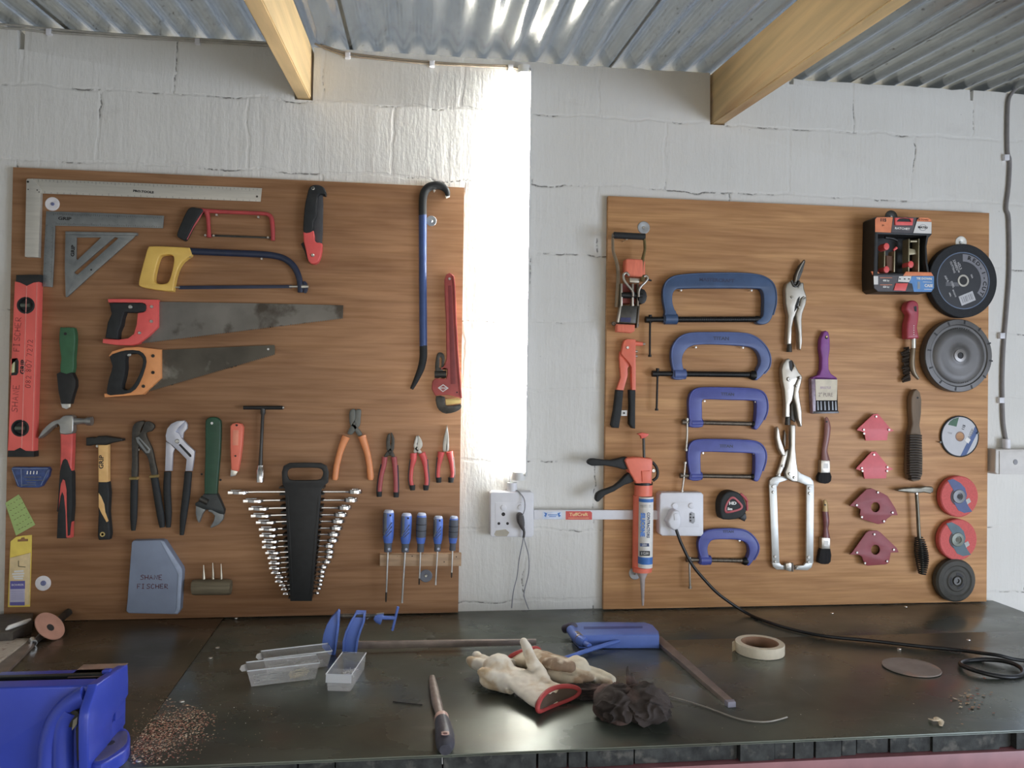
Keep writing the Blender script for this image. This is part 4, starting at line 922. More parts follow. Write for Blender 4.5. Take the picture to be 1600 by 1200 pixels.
DGREEN = M('label_green', (36, 82, 50), .5, g=1.5)
# --- ratchet strap
T = TH('ratchet_strap', 'orange ratchet tie-down strap with its wide handle, at the top left of the right board', 'ratchet strap', 985, 440)
bar(T, 'grip', [(959, 367.5), (1007.5, 370)], .050, [4.8, 4.8], RUBBER, sm=0, fl=1, seg=16)
bar(T, 'grip_end', [(956.5, 368), (960, 368.5)], .050, [3.6, 3.6], SCST, sm=0, fl=1)
bar(T, 'side_arm', [(1006.5, 371), (1007.5, 388), (1006, 397), (1004, 408), (1003, 440)], [.050, .048, .046, .044, .040], [1.8, 1.8, 2, 2.2, 3], M('zinc_yellow', (108, 96, 56), .4, .4, g=1.5), fl=2)
bar(T, 'side_arm', [(957.5, 371), (958, 392), (963, 408), (966, 425), (965, 455), (963, 480)], [.046, .042, .036, .030, .026, .022], [1.8, 2, 2.2, 2.6, 3, 2.6], M('dull_zinc', (128, 112, 88), .45, .3, g=1.5), fl=2)
P(T, 'webbing_roll', [(978, 405), (982, 403.5), (1004, 405), (1008.5, 408), (1009, 429), (1004, 432.5), (983, 430.5), (977, 424)], .022, .030, STRAP, .006, seg=3)
bar(T, 'wire_hook', [(983, 431), (979, 426.5), (974.5, 429), (975, 437), (981, 446), (988.5, 455), (989, 463)], .052, 1.9, NICK, fl=1)
bar(T, 'wire_hook', [(1006, 432), (1010, 431), (1012, 435), (1008, 441), (1001, 448), (998, 455), (998, 464)], .052, 1.9, NICK, fl=1)
P(T, 'spool_plate', [(984, 434), (1000, 435), (999, 442), (984, 441)], .030, .010, NICK, .001)
P(T, 'webbing', [(971, 443), (1004, 444), (1003, 474), (969, 474)], .004, .026, M('dark_red_webbing', (112, 48, 40), .8, g=1.5, bump=.3), .004)
bar(T, 'spool', [(970, 461), (1003, 462)], .040, [4.5, 4.5], BLKSC, sm=0, fl=1)
P(T, 'ratchet_wheel', circ(1003, 463, 8, 12, 12), .012, .034, BLKSC, .001)
for x in (971.5, 989, 997): P(T, 'frame_plate', [(x-1.3, 443), (x+1.3, 443), (x+1.0, 478), (x-1.6, 478)], .020, .026, NICK if x < 990 else SCST, .0004)
P(T, 'base_plate', [(971, 477), (1000, 478), (995.5, 505), (966, 504)], .030, .004, DKSTEEL, .001)
P(T, 'frame_plate', [(969.5, 475), (972, 475), (967, 504), (964.5, 503)], .020, .020, NICK, .0004); P(T, 'frame_plate', [(998, 477), (1000, 477), (997, 512), (994.5, 512)], .020, .018, SCST, .0004)
P(T, 'blue_sticker', [(970, 496), (986, 496.5), (985, 503.5), (969, 502.5)], .0345, .0005, M('sticker_blue', (44, 44, 84), .5, g=1.5), 0)
P(T, 'webbing_end', [(964, 506), (992.5, 507), (992, 517.5), (987, 520), (964, 518)], .014, .022, STRAP, .004, seg=3)
bolt(T, 959.5, 505.5, .018, .0065, SCST, h=.006); bar(T, 'axle', [(959, 506), (998, 508)], .016, [2, 2], SCST, sm=0)
bar(T, 'release_lever', [(1008, 436), (1018, 438.5)], .02, [2, 1.2], BLKSC, sm=0)
hangscrew(979.5, 373, L=.045, where='screw head in front of the black grip of the ratchet strap')
# --- riveter
T = TH('rivet_gun', 'orange hand riveter with two black grips, below the ratchet strap', 'rivet gun', 982, 600)
P(T, 'arm', [(969, 549), (973, 556), (980, 564), (984, 570), (980.5, 576), (981, 586), (974.5, 610), (963.5, 609), (970, 590), (969, 572), (968, 560)], .004, .012, CORAL, .0015, sm=0)
P(T, 'body', [(974, 537), (976, 532), (981, 529.5), (993.5, 530.5), (993.5, 612), (987.5, 612), (987, 574), (984, 568), (979, 562), (971, 553)], .008, .016, CORAL, .0015)
bar(T, 'nose', [(992, 536.5), (1004, 537.5)], .016, [3.4, 3.0], CORAL, sm=0, fl=1); bar(T, 'nose_tip', [(1004, 537.5), (1008, 537.5)], .016, [1.6, 1.6], NICK, sm=0)
P(T, 'grip', [(963.5, 609), (974.5, 610), (972, 640), (967.5, 669), (958, 668.5), (955.5, 664), (960, 640)], .002, .020, RUBBER, .004, seg=3)
P(T, 'grip', [(983.5, 609), (993.5, 609), (993, 640), (993, 670), (988, 669), (983.5, 662), (984.5, 635)], .006, .020, RUBBER, .004, seg=3)
bolt(T, 981, 543, .024, .0045); P(T, 'catch', [(971, 641), (980.5, 641), (980, 650), (970.5, 650)], .006, .010, WHT, .001); bolt(T, 975.5, 645.5, .016, .003, DKSTEEL)
for y in (549, 556.5): bar(T, 'nozzle', [(993, y), (996, y)], .014, [1.8, 1.8], NICK, sm=0)
# --- caulking gun and cartridge
T = TH('caulking_gun', 'orange and black caulking gun hanging nose down beside the right socket', 'caulking gun', 1000, 800)
bar(T, 'plunger_rod', [(1005.5, 683), (1006.5, 720), (1007, 776)], .040, [2.0, 2.0, 2.0], DKSTEEL, sm=0, fl=1)
P(T, 'pull_hook', [(996, 678), (1004, 676), (1014, 678), (1013.5, 680), (1009, 684), (1002.5, 685.5), (1001, 681)], .034, .012, M('hook_red', (206, 74, 54), .45, g=1.6), .002)
P(T, 'body', [(976.5, 720), (979, 716), (995, 714.5), (1018.5, 716.5), (1020, 722), (1019, 740), (1018.5, 756), (994, 755.5), (984, 738)], .020, .036, CORAL, .004, seg=3)
P(T, 'body_boss', [(1003, 736), (1016, 735.5), (1017, 752), (1004, 753)], .054, .006, CORAL, .002)
P(T, 'fixed_handle', [(918.5, 723), (922, 718), (930, 717), (955, 719.5), (975, 714.5), (982, 716), (988, 730), (976, 734), (965, 731), (945, 727.5), (925, 728)], .026, .022, RUBBER, .004, sm=2, seg=3)
P(T, 'trigger', [(930.5, 779), (933, 771), (942, 766), (960, 759.5), (973, 748), (983, 739), (992, 745), (990, 753), (976, 758), (960, 768), (946, 774), (936, 784), (932, 783)], .028, .018, RUBBER, .004, sm=2, seg=3)
bar(T, 'release_loop', [(1019, 722), (1025, 729), (1027.5, 738), (1026, 746), (1020, 751)], .036, 2.2, BLKSC); bolt(T, 1021.5, 735.5, .036, .006)
bar(T, 'collar', [(1005.5, 753.5), (1005.5, 757.5)], .034, [13.4, 13.4], BLKSC, sm=0, fl=.9, seg=20)
bar(T, 'cradle', [(1005.5, 757), (1005, 774)], .034, [13.2, 13.2], CORAL, sm=0, fl=.9, seg=24)
bar(T, 'cradle', [(1001.5, 774), (1000, 889)], .026, [11.5, 11.5], CORAL, sm=0, fl=.9, seg=24)
bar(T, 'cradle_nose', [(1003.5, 886), (1003.5, 893)], .034, [14.4, 14.0], CORAL, sm=0, fl=.9, seg=24)
T = TH('silicone_cartridge', 'white and blue silicone cartridge lying in the orange caulking gun', 'cartridge', 1009, 830)
bar(T, 'tube', [(1009.5, 776), (1008, 886)], .046, [10.6, 10.6], WHT, sm=0, fl=1, seg=28)
BLP = M('print_blue', (44, 104, 176), .5, g=1.4)
for a, b_ in ((778.5, 783.5), (869, 880)): bar(T, 'blue_band', [(1009.5-.0136*(a-776), a), (1009.5-.0136*(b_-776), b_)], .0462, [10.7, 10.7], BLP, sm=0, fl=1, seg=28)
fo = .046+.0225
text(T, 'lettering', 'SILICONE', 1004, 820, 6.6, fo, BLP, rot=-90.5, sx=.92, bold=.0008); text(T, 'lettering', 'CONTRACTORS', 1012.8, 820.5, 4.4, fo-.001, M('print_navy', (44, 60, 96), .5, g=1.3), rot=-90.5, sx=.86, bold=.0004)
P(T, 'size_badge', [(1000, 849), (1014, 849), (1014.5, 854), (1000, 854)], fo-.002, .0008, M('print_navy', (44, 60, 96), .5), 0); text(T, 'lettering', '250', 1007, 851.5, 3.2, fo-.001, WHT, sx=1.1)
P(T, 'info_panel', [(999.5, 861), (1015.5, 861), (1015.5, 868.5), (999.5, 868.5)], fo-.002, .0008, PRINT, 0); text(T, 'lettering', '11230', 1007.5, 864.8, 4, fo-.001, WHT, sx=.9)
marks(T, 'thin_lines', [((1000, 789.5), (1017, 789.5)), ((1000, 792), (1017, 792))], fo-.002, PRINT, .0004)
wt(T, 'nozzle', [(1003.5, 892), (1003.5, 896), (1003.8, 905), (1004.5, 946)], .034, [.016, .0155, .0075, .0030], M('clear_nozzle', (168, 156, 152), .25, g=1.3), seg=16)
# --- G clamps
def clamp(label, mat, outer, inner, screw_, tbar, boss, screwmat, sr, pad=None, txt=None, hs=(), name='g_clamp'):
    T = TH(name, label, 'clamp', (boss[0]+screw_[1][0])/2, boss[1]-30, 'blue G clamps on the right board')
    P(T, 'frame', list(outer)+list(inner), .006, .020, mat, .003, sm=3, seg=3)
    # raised rims along the outer and inner edges give the cast I-section
    oc = outer[1:-1]; ic = inner[1:-1]
    wt(T, 'outer_rim', oc, .025, .0028, mat, sm=4, seg=8)
    bar(T, 'boss', [(boss[0]-boss[2], boss[1]), (boss[0]+boss[2], boss[1])], .016, [boss[3], boss[3]], mat, sm=0, fl=1, seg=20)
    bar(T, 'screw', screw_, .016, [sr, sr], screwmat, sm=0, fl=1, seg=14)
    n = int((screw_[1][0]-boss[0]-boss[2])/3.0); bm = bmesh.new()
    for i in range(n):
        x = boss[0]+boss[2]+2+i*3.0; y = screw_[0][1]+(screw_[1][1]-screw_[0][1])*(x-screw_[0][0])/(screw_[1][0]-screw_[0][0])
        m = tubemesh([W(x, y, BF+.016), W(x+1.2, y, BF+.016)], (sr+.45)*PX(x), seg=12); bm.from_mesh(m); bpy.data.meshes.remove(m)
    me = bpy.data.meshes.new('t'); bm.to_mesh(me); bm.free(); link('screw_thread', me, screwmat, T)
    bar(T, 'screw_head', [(screw_[0][0]-1, screw_[0][1]), (screw_[0][0]+9, screw_[0][1]+.2)], .016, [sr+.9, sr+.9], screwmat, sm=0, fl=1)
    tb = [tbar[0], tbar[-1]]
    bar(T, 'tommy_bar', tbar, .020, 1.6, screwmat if screwmat is BLKSC else NICK, fl=1, seg=8)
    for p in tb: bar(T, 'bar_end', [(p[0], p[1]-1.6), (p[0], p[1]+1.6)], .020, [2.5, 2.5], screwmat if screwmat is BLKSC else NICK, sm=0, fl=1)
    if pad: bar(T, 'swivel_pad', [(pad[0]-pad[2], pad[1]), (pad[0], pad[1]), (pad[0]+pad[2], pad[1])], .016, [pad[3]*.75, pad[3]*1.1, pad[3]], BLKSC, sm=0, fl=1, seg=18)
    if txt: text(T, 'cast_lettering', txt[0], txt[1], txt[2], txt[3], .0264, M('cast_letter', (40, 48, 78), .5, g=1.5), rot=txt[4], sx=1.2, bold=.0004)
    for h in hs: hangscrew(h[0], h[1], L=.020, where=h[2])
clamp('largest dark blue G clamp, at the top of the column of clamps', CLB1,
      [(1038, 504), (1039, 492), (1040, 486), (1037, 470), (1036.5, 455), (1040, 442), (1049, 434), (1064, 430), (1100, 427.5), (1150, 427), (1180, 429), (1197, 434), (1208, 443), (1212.5, 457), (1212.5, 475), (1208, 492), (1201, 504)],
      [(1190, 507), (1182, 503), (1192, 494), (1193.5, 478), (1193.5, 462), (1190, 453), (1180, 450.5), (1130, 450), (1070, 450.5), (1057, 452), (1051.5, 459), (1051, 472), (1054, 483), (1057, 488), (1057.5, 504)], [(1009.5, 499.3), (1182, 499)], [(1016, 493.5), (1015.5, 520), (1015.3, 556)], (1047.5, 498.5, 9.5, 8), BLKSC, 3.9,
      pad=(1182, 499, 5, 4.5), txt=('MASTERCRAFT', 1120, 438, 5, -.5), hs=[(1064.5, 453.5, 'left screw head under the largest dark blue clamp'), (1174.5, 453.5, 'right screw head under the largest dark blue clamp')])
clamp('second blue G clamp from the top, with a rounded bow', CLB2,
      [(1052.5, 592), (1052.5, 578), (1050, 565), (1049.5, 550), (1053, 538), (1062, 527), (1078, 521), (1110, 520), (1150, 520.3), (1172, 523), (1188, 532), (1199, 545), (1204, 560), (1202, 574), (1194, 584), (1186, 592)],
      [(1181, 594), (1180, 586), (1184, 577), (1188.5, 566), (1186, 553), (1178, 544.5), (1164, 541), (1130, 538.5), (1098, 538), (1081, 540.5), (1071, 548), (1066, 560), (1067.5, 574), (1070, 580), (1070, 592)], [(1020, 583.8), (1170, 585.5)], [(1027.5, 577), (1027, 600), (1026, 640)], (1061.5, 584.5, 9, 7.8), BLKSC, 3.8,
      pad=(1175.5, 586.5, 4.5, 6.5), txt=('TITAN', 1127, 529, 5.2, 0), hs=[(1087.5, 542.5, 'left screw head under the second blue clamp with the rounded bow'), (1161, 543, 'right screw head under the second blue clamp with the rounded bow')])
clamp('third blue G clamp from the top, square bow and brown screw', CLB3,
      [(1077.5, 667), (1078, 655), (1077, 640), (1077, 625), (1081, 613), (1091, 607), (1115, 606), (1160, 607), (1183, 609), (1194, 615), (1199, 627), (1199, 643), (1194, 656), (1187, 667)],
      [(1182, 671.5), (1178, 668), (1181, 655), (1182, 640), (1181.5, 629), (1177, 626), (1140, 625), (1103, 624), (1097.5, 627), (1097.3, 640), (1097.5, 655), (1098, 667)], [(1066.5, 659.5), (1178, 662.5)], [(1073.5, 655), (1073.5, 680), (1072, 703)], (1088, 660.5, 8.8, 6), SCST, 2.9,
      pad=(1177, 663, 3.5, 4.5), txt=('TITAN', 1137, 616.2, 4.4, -1), hs=[(1101, 626.5, 'left screw head under the third blue clamp from the top'), (1181, 628, 'right screw head under the third blue clamp from the top')])
clamp('fourth blue G clamp from the top, its bar standing in front of the right socket', CLB3,
      [(1078, 750), (1078.5, 738), (1076, 722), (1075.5, 706), (1079, 694), (1089, 688), (1115, 687), (1160, 688), (1180, 690), (1191, 696), (1197, 708), (1196.5, 722), (1192, 736), (1187, 749)],
      [(1183, 752.5), (1178, 750), (1179.5, 738), (1180, 722), (1179.5, 712), (1175, 708.5), (1140, 707), (1101, 706), (1095.5, 709), (1095, 722), (1095.5, 738), (1096, 750)], [(1063.5, 743), (1177, 745)], [(1070.5, 723), (1068.5, 745), (1065.5, 768)], (1087, 743.5, 8.8, 6), SCST, 2.9,
      pad=(1176, 745, 3.5, 4.5), txt=('TITAN', 1135, 697.3, 4.4, -1), hs=[(1098.5, 708, 'left screw head under the fourth blue clamp from the top'), (1178.5, 708.5, 'right screw head under the fourth blue clamp from the top')])
clamp('smallest blue G clamp with a round bow, lowest of the column', CLB3,
      [(1094, 882), (1094.5, 868), (1092, 856), (1092.5, 845), (1098, 835), (1108, 829), (1125, 827), (1148, 826.8), (1164, 829), (1177, 838), (1185, 851), (1184.5, 863), (1178, 875), (1172, 883)],
      [(1168.5, 884), (1166, 878), (1170, 868), (1171, 858), (1166, 848.5), (1154, 844), (1135, 843), (1117, 843.5), (1110, 847), (1106, 856), (1107, 866), (1109, 872), (1109.5, 882)], [(1073.5, 874.5), (1163, 876)], [(1077, 872), (1077.5, 895), (1078.3, 918)], (1101.5, 875, 8, 7), SCST, 2.8,
      pad=(1163.5, 877, 4, 5.5), txt=('TITAN', 1138, 830.8, 3.6, 0), hs=[(1155.5, 845, 'screw head under the bow of the smallest blue clamp')])
# --- tape measure
T = TH('tape_measure', 'black tape measure with a red triangle on its face, between two blue clamps', 'tape measure', 1144, 790)
P(T, 'case', [(1126, 783), (1131, 773), (1139, 768), (1149, 768), (1157, 772), (1163.5, 781), (1166.5, 792), (1166, 800), (1161, 807), (1150, 811.5), (1131, 812), (1126.5, 806), (1125, 795)], .001, .036, RUBBER, .005, sm=2, seg=3)
P(T, 'tape_mouth', [(1156, 805), (1166, 802), (1167, 810), (1164, 815), (1157, 811)], .006, .026, BLACK, .003)
P(T, 'red_ring', [(1141, 777.5), (1145.5, 776), (1150, 778), (1159, 787), (1161, 792), (1158, 796.5), (1148, 800), (1137, 802), (1132.5, 799.5), (1132.5, 793), (1136, 784)], .0372, .0014, M('tape_red', (160, 54, 60), .45, g=1.5), .0004, sm=3, holes=[[(1142, 780.5), (1145.5, 779.3), (1149, 781), (1156, 788.5), (1157.5, 792), (1155.5, 794.3), (1147, 797), (1138, 798.8), (1135.5, 797), (1135.5, 793), (1138.5, 785.5)]], hsm=3)
bar(T, 'belt_strip', [(1157, 771.5), (1162, 776), (1168, 783.5)], .030, [1.8, 2, 2], M('tape_red', (160, 54, 60), .45)); bar(T, 'side_strip', [(1164, 776), (1167, 786), (1167.5, 798)], .022, [1.8, 1.8, 1.6], M('tape_red', (160, 54, 60), .45))
text(T, 'lettering', 'HD', 1145, 786.5, 4.4, .0376, WHT, sx=1.3, bold=.0006); text(T, 'lettering', '5m', 1140.5, 795.3, 3.6, .0376, WHT, sx=1.2, bold=.0006)
# --- locking pliers
def rivets(T, pts, o, r=.0042, mat=None):
    for x, y in pts: bolt(T, x, y, o, r, mat or NICK, h=.0035, name='rivet')
T = TH('locking_pliers', 'locking pliers with long pointed jaws, right of the largest clamp', 'locking pliers', 1241, 480, 'locking pliers on the right board')
P(T, 'jaw', [(1240.5, 444), (1242.5, 430), (1249, 415), (1257.5, 405.5), (1258.5, 409), (1254, 425), (1248, 440), (1246, 446)], .010, .010, DKSTEEL, .001)
bar(T, 'jaw_edge', [(1243, 440), (1247, 425), (1256, 408)], .021, [1.4, 1.2, .8], NICK)
P(T, 'body', [(1227, 452), (1229, 444), (1234, 439.5), (1240, 440), (1243, 446), (1247, 448), (1251, 441), (1256, 441.5), (1257, 452), (1261, 464), (1254, 470), (1247, 486), (1241, 497), (1238, 512), (1237, 538), (1230, 538), (1231, 512), (1232, 494), (1228, 474)], .004, .018, NICK, .004, seg=3)
P(T, 'lever', [(1252, 466), (1257, 462.5), (1261, 466), (1259, 476), (1254, 490), (1253, 500), (1254, 533), (1251.5, 547), (1249, 545), (1248, 520), (1245, 500), (1244, 490), (1249, 478)], .008, .018, NICK, .003, seg=3)
P(T, 'spring_slot', [(1247, 466), (1250, 463), (1249, 472), (1244, 484), (1241.5, 487), (1243, 477)], .0225, .0006, BLKSC, 0)
bar(T, 'jaw_root', [(1237, 438), (1240, 446), (1245, 446.5), (1249, 439)], .023, 1.6, DKSTEEL)
bar(T, 'adjusting_screw', [(1233.5, 536), (1233, 550)], .013, [3, 4], DKSTEEL, sm=0, fl=1); rivets(T, [(1238.3, 464), (1256.5, 465.5)], .0225); rivets(T, [(1249.5, 480)], .026)
T = TH('locking_pliers', 'locking pliers with short curved jaws, just below the pointed pair', 'locking pliers', 1238, 610, 'locking pliers on the right board')
P(T, 'body', [(1221.5, 578), (1223.5, 569), (1228, 562), (1233, 560), (1236, 563), (1235, 571), (1238, 577), (1241, 572), (1238, 563), (1243, 570), (1248, 581), (1253, 587), (1254, 592), (1247, 600), (1241, 612), (1238, 626), (1234.5, 632), (1234.5, 652), (1227, 652), (1227.5, 630), (1226, 610), (1223, 596)], .010, .018, NICK, .003, seg=3)
P(T, 'lever', [(1246, 594), (1250, 587.5), (1254, 588.5), (1252, 598), (1248.5, 612), (1250, 624), (1253, 642), (1253.5, 666), (1251, 667), (1247, 655), (1244, 634), (1240.5, 620), (1242, 604)], .014, .018, NICK, .003, seg=3)
P(T, 'jaw_gap_shade', [(1233, 565), (1236.5, 562.5), (1238.5, 570), (1237.5, 581), (1234.5, 578)], .0285, .0006, BLKSC, 0)  # black patch on the body stands in for shade in the jaw gap
P(T, 'gap_shade_plate', [(1236, 632), (1240, 626), (1243, 640), (1243, 660), (1236, 655)], .012, .006, DKSTEEL, .001)  # dark plate standing in for the shade between body and lever
bar(T, 'adjusting_screw', [(1231, 650), (1230.5, 664)], .019, [3.4, 4], DKSTEEL, sm=0, fl=1); rivets(T, [(1233, 592.5)], .0285, .006); rivets(T, [(1251, 590), (1245.5, 603)], .0325)
T = TH('locking_c_clamp', 'long-reach locking clamp with a tall rectangular steel frame', 'locking clamp', 1238, 790)
P(T, 'release_lever', [(1213.5, 668), (1216, 666.5), (1218, 672), (1220, 685), (1226.5, 704), (1228, 712), (1222, 712), (1216, 700), (1213, 684)], .006, .014, NICK, .003, seg=3)
P(T, 'lever_link', [(1226, 672), (1229, 680), (1227, 700), (1224, 690)], .004, .006, SCST, .001)
P(T, 'fixed_plate', [(1227, 706), (1232.5, 702), (1231, 716), (1225.5, 732), (1217.5, 745), (1213, 743), (1219, 726), (1223, 712)], .006, .010, NICK, .002)
P(T, 'handle', [(1235.5, 664), (1243.5, 664), (1243, 700), (1245, 722), (1247.5, 738), (1247, 753), (1239, 753), (1229, 747), (1227, 738), (1231, 728), (1234.5, 712), (1236, 695)], .012, .014, NICK, .003, seg=3)
P(T, 'upper_arm', [(1202.5, 760), (1203, 751), (1207, 746.5), (1216, 744), (1230, 744.5), (1233, 749), (1218, 754), (1214.5, 760)], .006, .008, ZPL, .001)
P(T, 'upper_arm', [(1246, 735), (1252, 740), (1266, 746), (1271, 752), (1272, 760), (1260.5, 760), (1258, 757), (1246, 752.5)], .008, .010, ZPL, .001)
P(T, 'side_bar', [(1202, 757.5), (1213.5, 757), (1218, 880), (1207, 880)], .012, .006, ZPL, .001); P(T, 'side_bar', [(1260.5, 757.5), (1272, 758), (1271, 880), (1260, 880)], .016, .006, ZPL, .001)
P(T, 'lower_arm', [(1206, 878.5), (1217.5, 878.5), (1221, 883), (1231, 884), (1231, 890.5), (1214, 890), (1208.5, 886)], .006, .008, ZPL, .001); P(T, 'lower_arm', [(1260, 878.5), (1270.5, 878.5), (1268, 887), (1262, 891), (1243, 890.5), (1243, 884.5), (1256, 883.5)], .008, .008, ZPL, .001)
P(T, 'swivel_pad', [(1228, 881), (1234, 879), (1240, 881), (1241, 891), (1235, 893.5), (1228, 891)], .010, .012, NICK, .002); bar(T, 'pad_plate', [(1238, 879.5), (1238.5, 893)], .022, [1.4, 1.4], SCST, sm=0)
rivets(T, [(1208.5, 760.5), (1208.8, 769), (1211.5, 870), (1212, 877.5)], .018); rivets(T, [(1265.5, 763), (1265.5, 771), (1264, 871), (1264, 878.5)], .022); rivets(T, [(1224, 728.5), (1218, 742.5), (1234.5, 740.5), (1242, 746.5)], .0265); rivets(T, [(1231.5, 886.5), (1246.5, 887.5)], .019)
# --- paint brushes
PUR = M('purple_handle', (116, 50, 122), .42, var=.12, g=1.6)
MAR = M('maroon_handle', (98, 46, 44), .35, var=.2, scale=60, g=1.6)
BRI = M('black_bristle', (32, 30, 30), .9, var=.4, scale=300, stretch=(1, 1, .05), g=1.2, bump=.8)
T = TH('paint_brush', 'wide paint brush with a purple handle in its clear sleeve', 'brush', 1289, 580, 'paint brushes')
P(T, 'handle', [(1285.5, 523), (1287.5, 518), (1291, 516.5), (1295, 519), (1297, 529), (1297.3, 545), (1295, 560), (1295.5, 577), (1299, 584), (1308.5, 590.5), (1308.5, 593), (1269, 592), (1270, 589.5), (1280, 585.5), (1283.5, 577), (1284, 560), (1281.8, 545), (1282.5, 530)], .004, .016, PUR, .004, seg=3)
P(T, 'bristles', [(1273.5, 592), (1308.5, 592.5), (1310, 642), (1271.5, 643)], .004, .016, BRI, .003)
P(T, 'label_panel', [(1274, 592.5), (1308.5, 593), (1307.5, 625.5), (1275, 625.5)], .0205, .0006, M('cream_label', (198, 186, 160), .5, var=.12, g=1.3), 0)
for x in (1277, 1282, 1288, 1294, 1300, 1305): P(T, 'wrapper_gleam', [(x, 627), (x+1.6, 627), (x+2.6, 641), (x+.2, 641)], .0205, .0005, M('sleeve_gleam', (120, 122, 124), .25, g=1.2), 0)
P(T, 'sleeve_edge', [(1267.8, 592), (1274.5, 592), (1275, 625), (1275, 642.5), (1270, 646), (1268.6, 620)], .003, .0172, M('sleeve_mauve', (132, 112, 126), .25, var=.25, scale=90, g=1.3), .001)
P(T, 'sleeve_bottom', [(1271, 642.5), (1310.5, 642), (1311, 645.5), (1271, 646.5)], .004, .017, M('sleeve_dark', (60, 56, 58), .25, g=1.3), .001)
text(T, 'lettering', '2" PURE', 1290, 617, 6, .0212, M('label_scribble', (126, 104, 96), .5, g=1.3), sx=.8); text(T, 'lettering', 'BRISTLE', 1290, 606, 3.6, .0212, M('label_violet', (150, 116, 150), .5, g=1.3), sx=1.0)
disc(T, 'hang_hole', 1291.5, 527.5, .0202, [(.0048, 0), (.0048, .0006), (0, .0006)], PRINT, 14); bolt(T, 1292, 526, .021, .003, BRASS, h=.002)
for (lab, hp, hw_, fer, bri, tipc) in (
    ('small paint brush with a streaky red-brown handle, upper of the two small ones', [(1290.5, 652), (1292, 657), (1293, 668), (1291.5, 685), (1288.5, 703), (1289.5, 716), (1290, 721)], [1.5, 3.4, 5, 4.6, 4.2, 6, 7], [(1283, 719), (1297, 719.5), (1297.5, 739), (1282.5, 739)], [(1282, 738.5), (1298, 738.5), (1299, 752), (1290, 756), (1279, 752)], None),
    ('small paint brush with a maroon handle and gold tip, lowest of the three brushes', [(1288.5, 781), (1289.5, 787), (1289.5, 799), (1291, 815), (1290.5, 826), (1291, 837), (1291, 842)], [1.8, 3.6, 4.8, 4.8, 3.6, 5, 6.6], [(1284, 840), (1297.5, 840.5), (1297.5, 858), (1284, 858)], [(1283.5, 857.5), (1298, 857.5), (1298.5, 878), (1290, 882), (1279, 879), (1281, 866)], 1)):
    T = TH('paint_brush', lab, 'brush', hp[3][0], hp[3][1], 'paint brushes')
    bar(T, 'handle', hp, .012, hw_, MAR if tipc else M('streaky_handle', (124, 78, 72), .35, var=.35, scale=30, stretch=(1, 1, .2), g=1.5), fl=.55)
    if tipc: bar(T, 'gold_tip', hp[:3], .0125, [v*1.04 for v in hw_[:3]], M('gold_paint', (150, 122, 70), .4, .2, g=1.5), fl=.58)
    P(T, 'ferrule', fer, .004, .016, NICK, .003); P(T, 'bristles', bri, .005, .014, BRI, .003, sm=2)
    P(T, 'ferrule_label', [(fer[0][0]+4, fer[0][1]+5), (fer[1][0]-3, fer[0][1]+5), (fer[1][0]-3, fer[0][1]+13), (fer[0][0]+4, fer[0][1]+13)], .0203, .0003, WHT, 0)
    disc(T, 'hang_hole', hp[1][0], hp[1][1]+2, .0180, [(.0026, 0), (.0026, .0012), (0, .0012)], PRINT, 10)
# --- tie-down case
PAWL = M('dull_yellow_zinc', (150, 140, 108), .4, .5, var=.1, g=1.3)
T = TH('tie_down_case', 'black carry case with orange and blue labels holding two small ratchet straps', 'case', 1405, 400)
sh = [(1367, 341), (1370, 338.5), (1400, 338.5), (1450, 340), (1456, 345), (1456.5, 366), (1451, 372), (1448.5, 385), (1450, 410), (1453, 428), (1459.5, 431), (1459.5, 450), (1455, 456.5), (1372, 456), (1366, 451), (1365, 430)]
P(T, 'shell', sh, .002, .062, BLACK, .003, holes=[[(1372, 366), (1400, 366.5), (1448, 368), (1445, 385), (1446, 410), (1449, 427), (1372, 427)]])
P(T, 'back_wall', [(1368, 360), (1447, 362), (1449, 430), (1368, 430)], .003, .003, BLACK, 0)
OG = M('label_orange', (226, 116, 62), .45, g=1.45); LG = M('label_grey', (78, 74, 76), .5, g=1.4); RDL = M('label_red', (222, 66, 62), .45, g=1.5); SBL = M('label_blue', (74, 128, 184), .45, g=1.4)
so = .0642
P(T, 'label_orange_panel', [(1367.5, 343), (1370, 339.5), (1395, 339.5), (1392, 363.5), (1367.5, 362.5)], so, .0005, OG, 0)
P(T, 'label_dark_panel', [(1395.5, 339.5), (1432, 340), (1426, 364), (1392.5, 363.5)], so, .0005, LG, 0)
P(T, 'carry_handle', [(1398.5, 340), (1427.5, 341), (1426, 352), (1399, 351.5)], so+.0006, .004, RDL, .001, holes=[[(1401, 346), (1405, 341.5), (1415, 340.6), (1422, 342), (1424.5, 346.5)]])
P(T, 'handle_gap', [(1401, 346), (1405, 341.5), (1415, 340.6), (1422, 342), (1424.5, 346.5)], so+.0006, .0006, BLACK, 0)
P(T, 'label_white_panel', [(1432.5, 346), (1455.5, 347), (1455.3, 365), (1427, 364)], so, .0005, WHT, 0); P(T, 'label_orange_panel', [(1434, 342), (1437, 340), (1450, 340.5), (1454.5, 343), (1455.5, 346.5), (1432.5, 345.8)], so, .0005, OG, 0)
text(T, 'lettering', '115', 1380, 344, 4.5, so+.0008, PRINT, rot=-1, bold=.0006, sx=1.1); text(T, 'lettering', 'pc', 1380, 351.5, 3, so+.0008, PENRED); text(T, 'lettering', 'RATCHET', 1410, 357.3, 3.2, so+.0008, WHT, rot=-1, sx=1.25, bold=.0003)
text(T, 'lettering', 'MATSU', 1442, 355.5, 3.2, so+.0008, PRINT, rot=-1, sx=1.1, bold=.0003); P(T, 'emblem_ring', circ(1442, 355.5, 6, 24, 5), so+.0006, .0002, GREYPR, 0, holes=[circ(1442, 355.5, 5.2, 24, 4.2)])
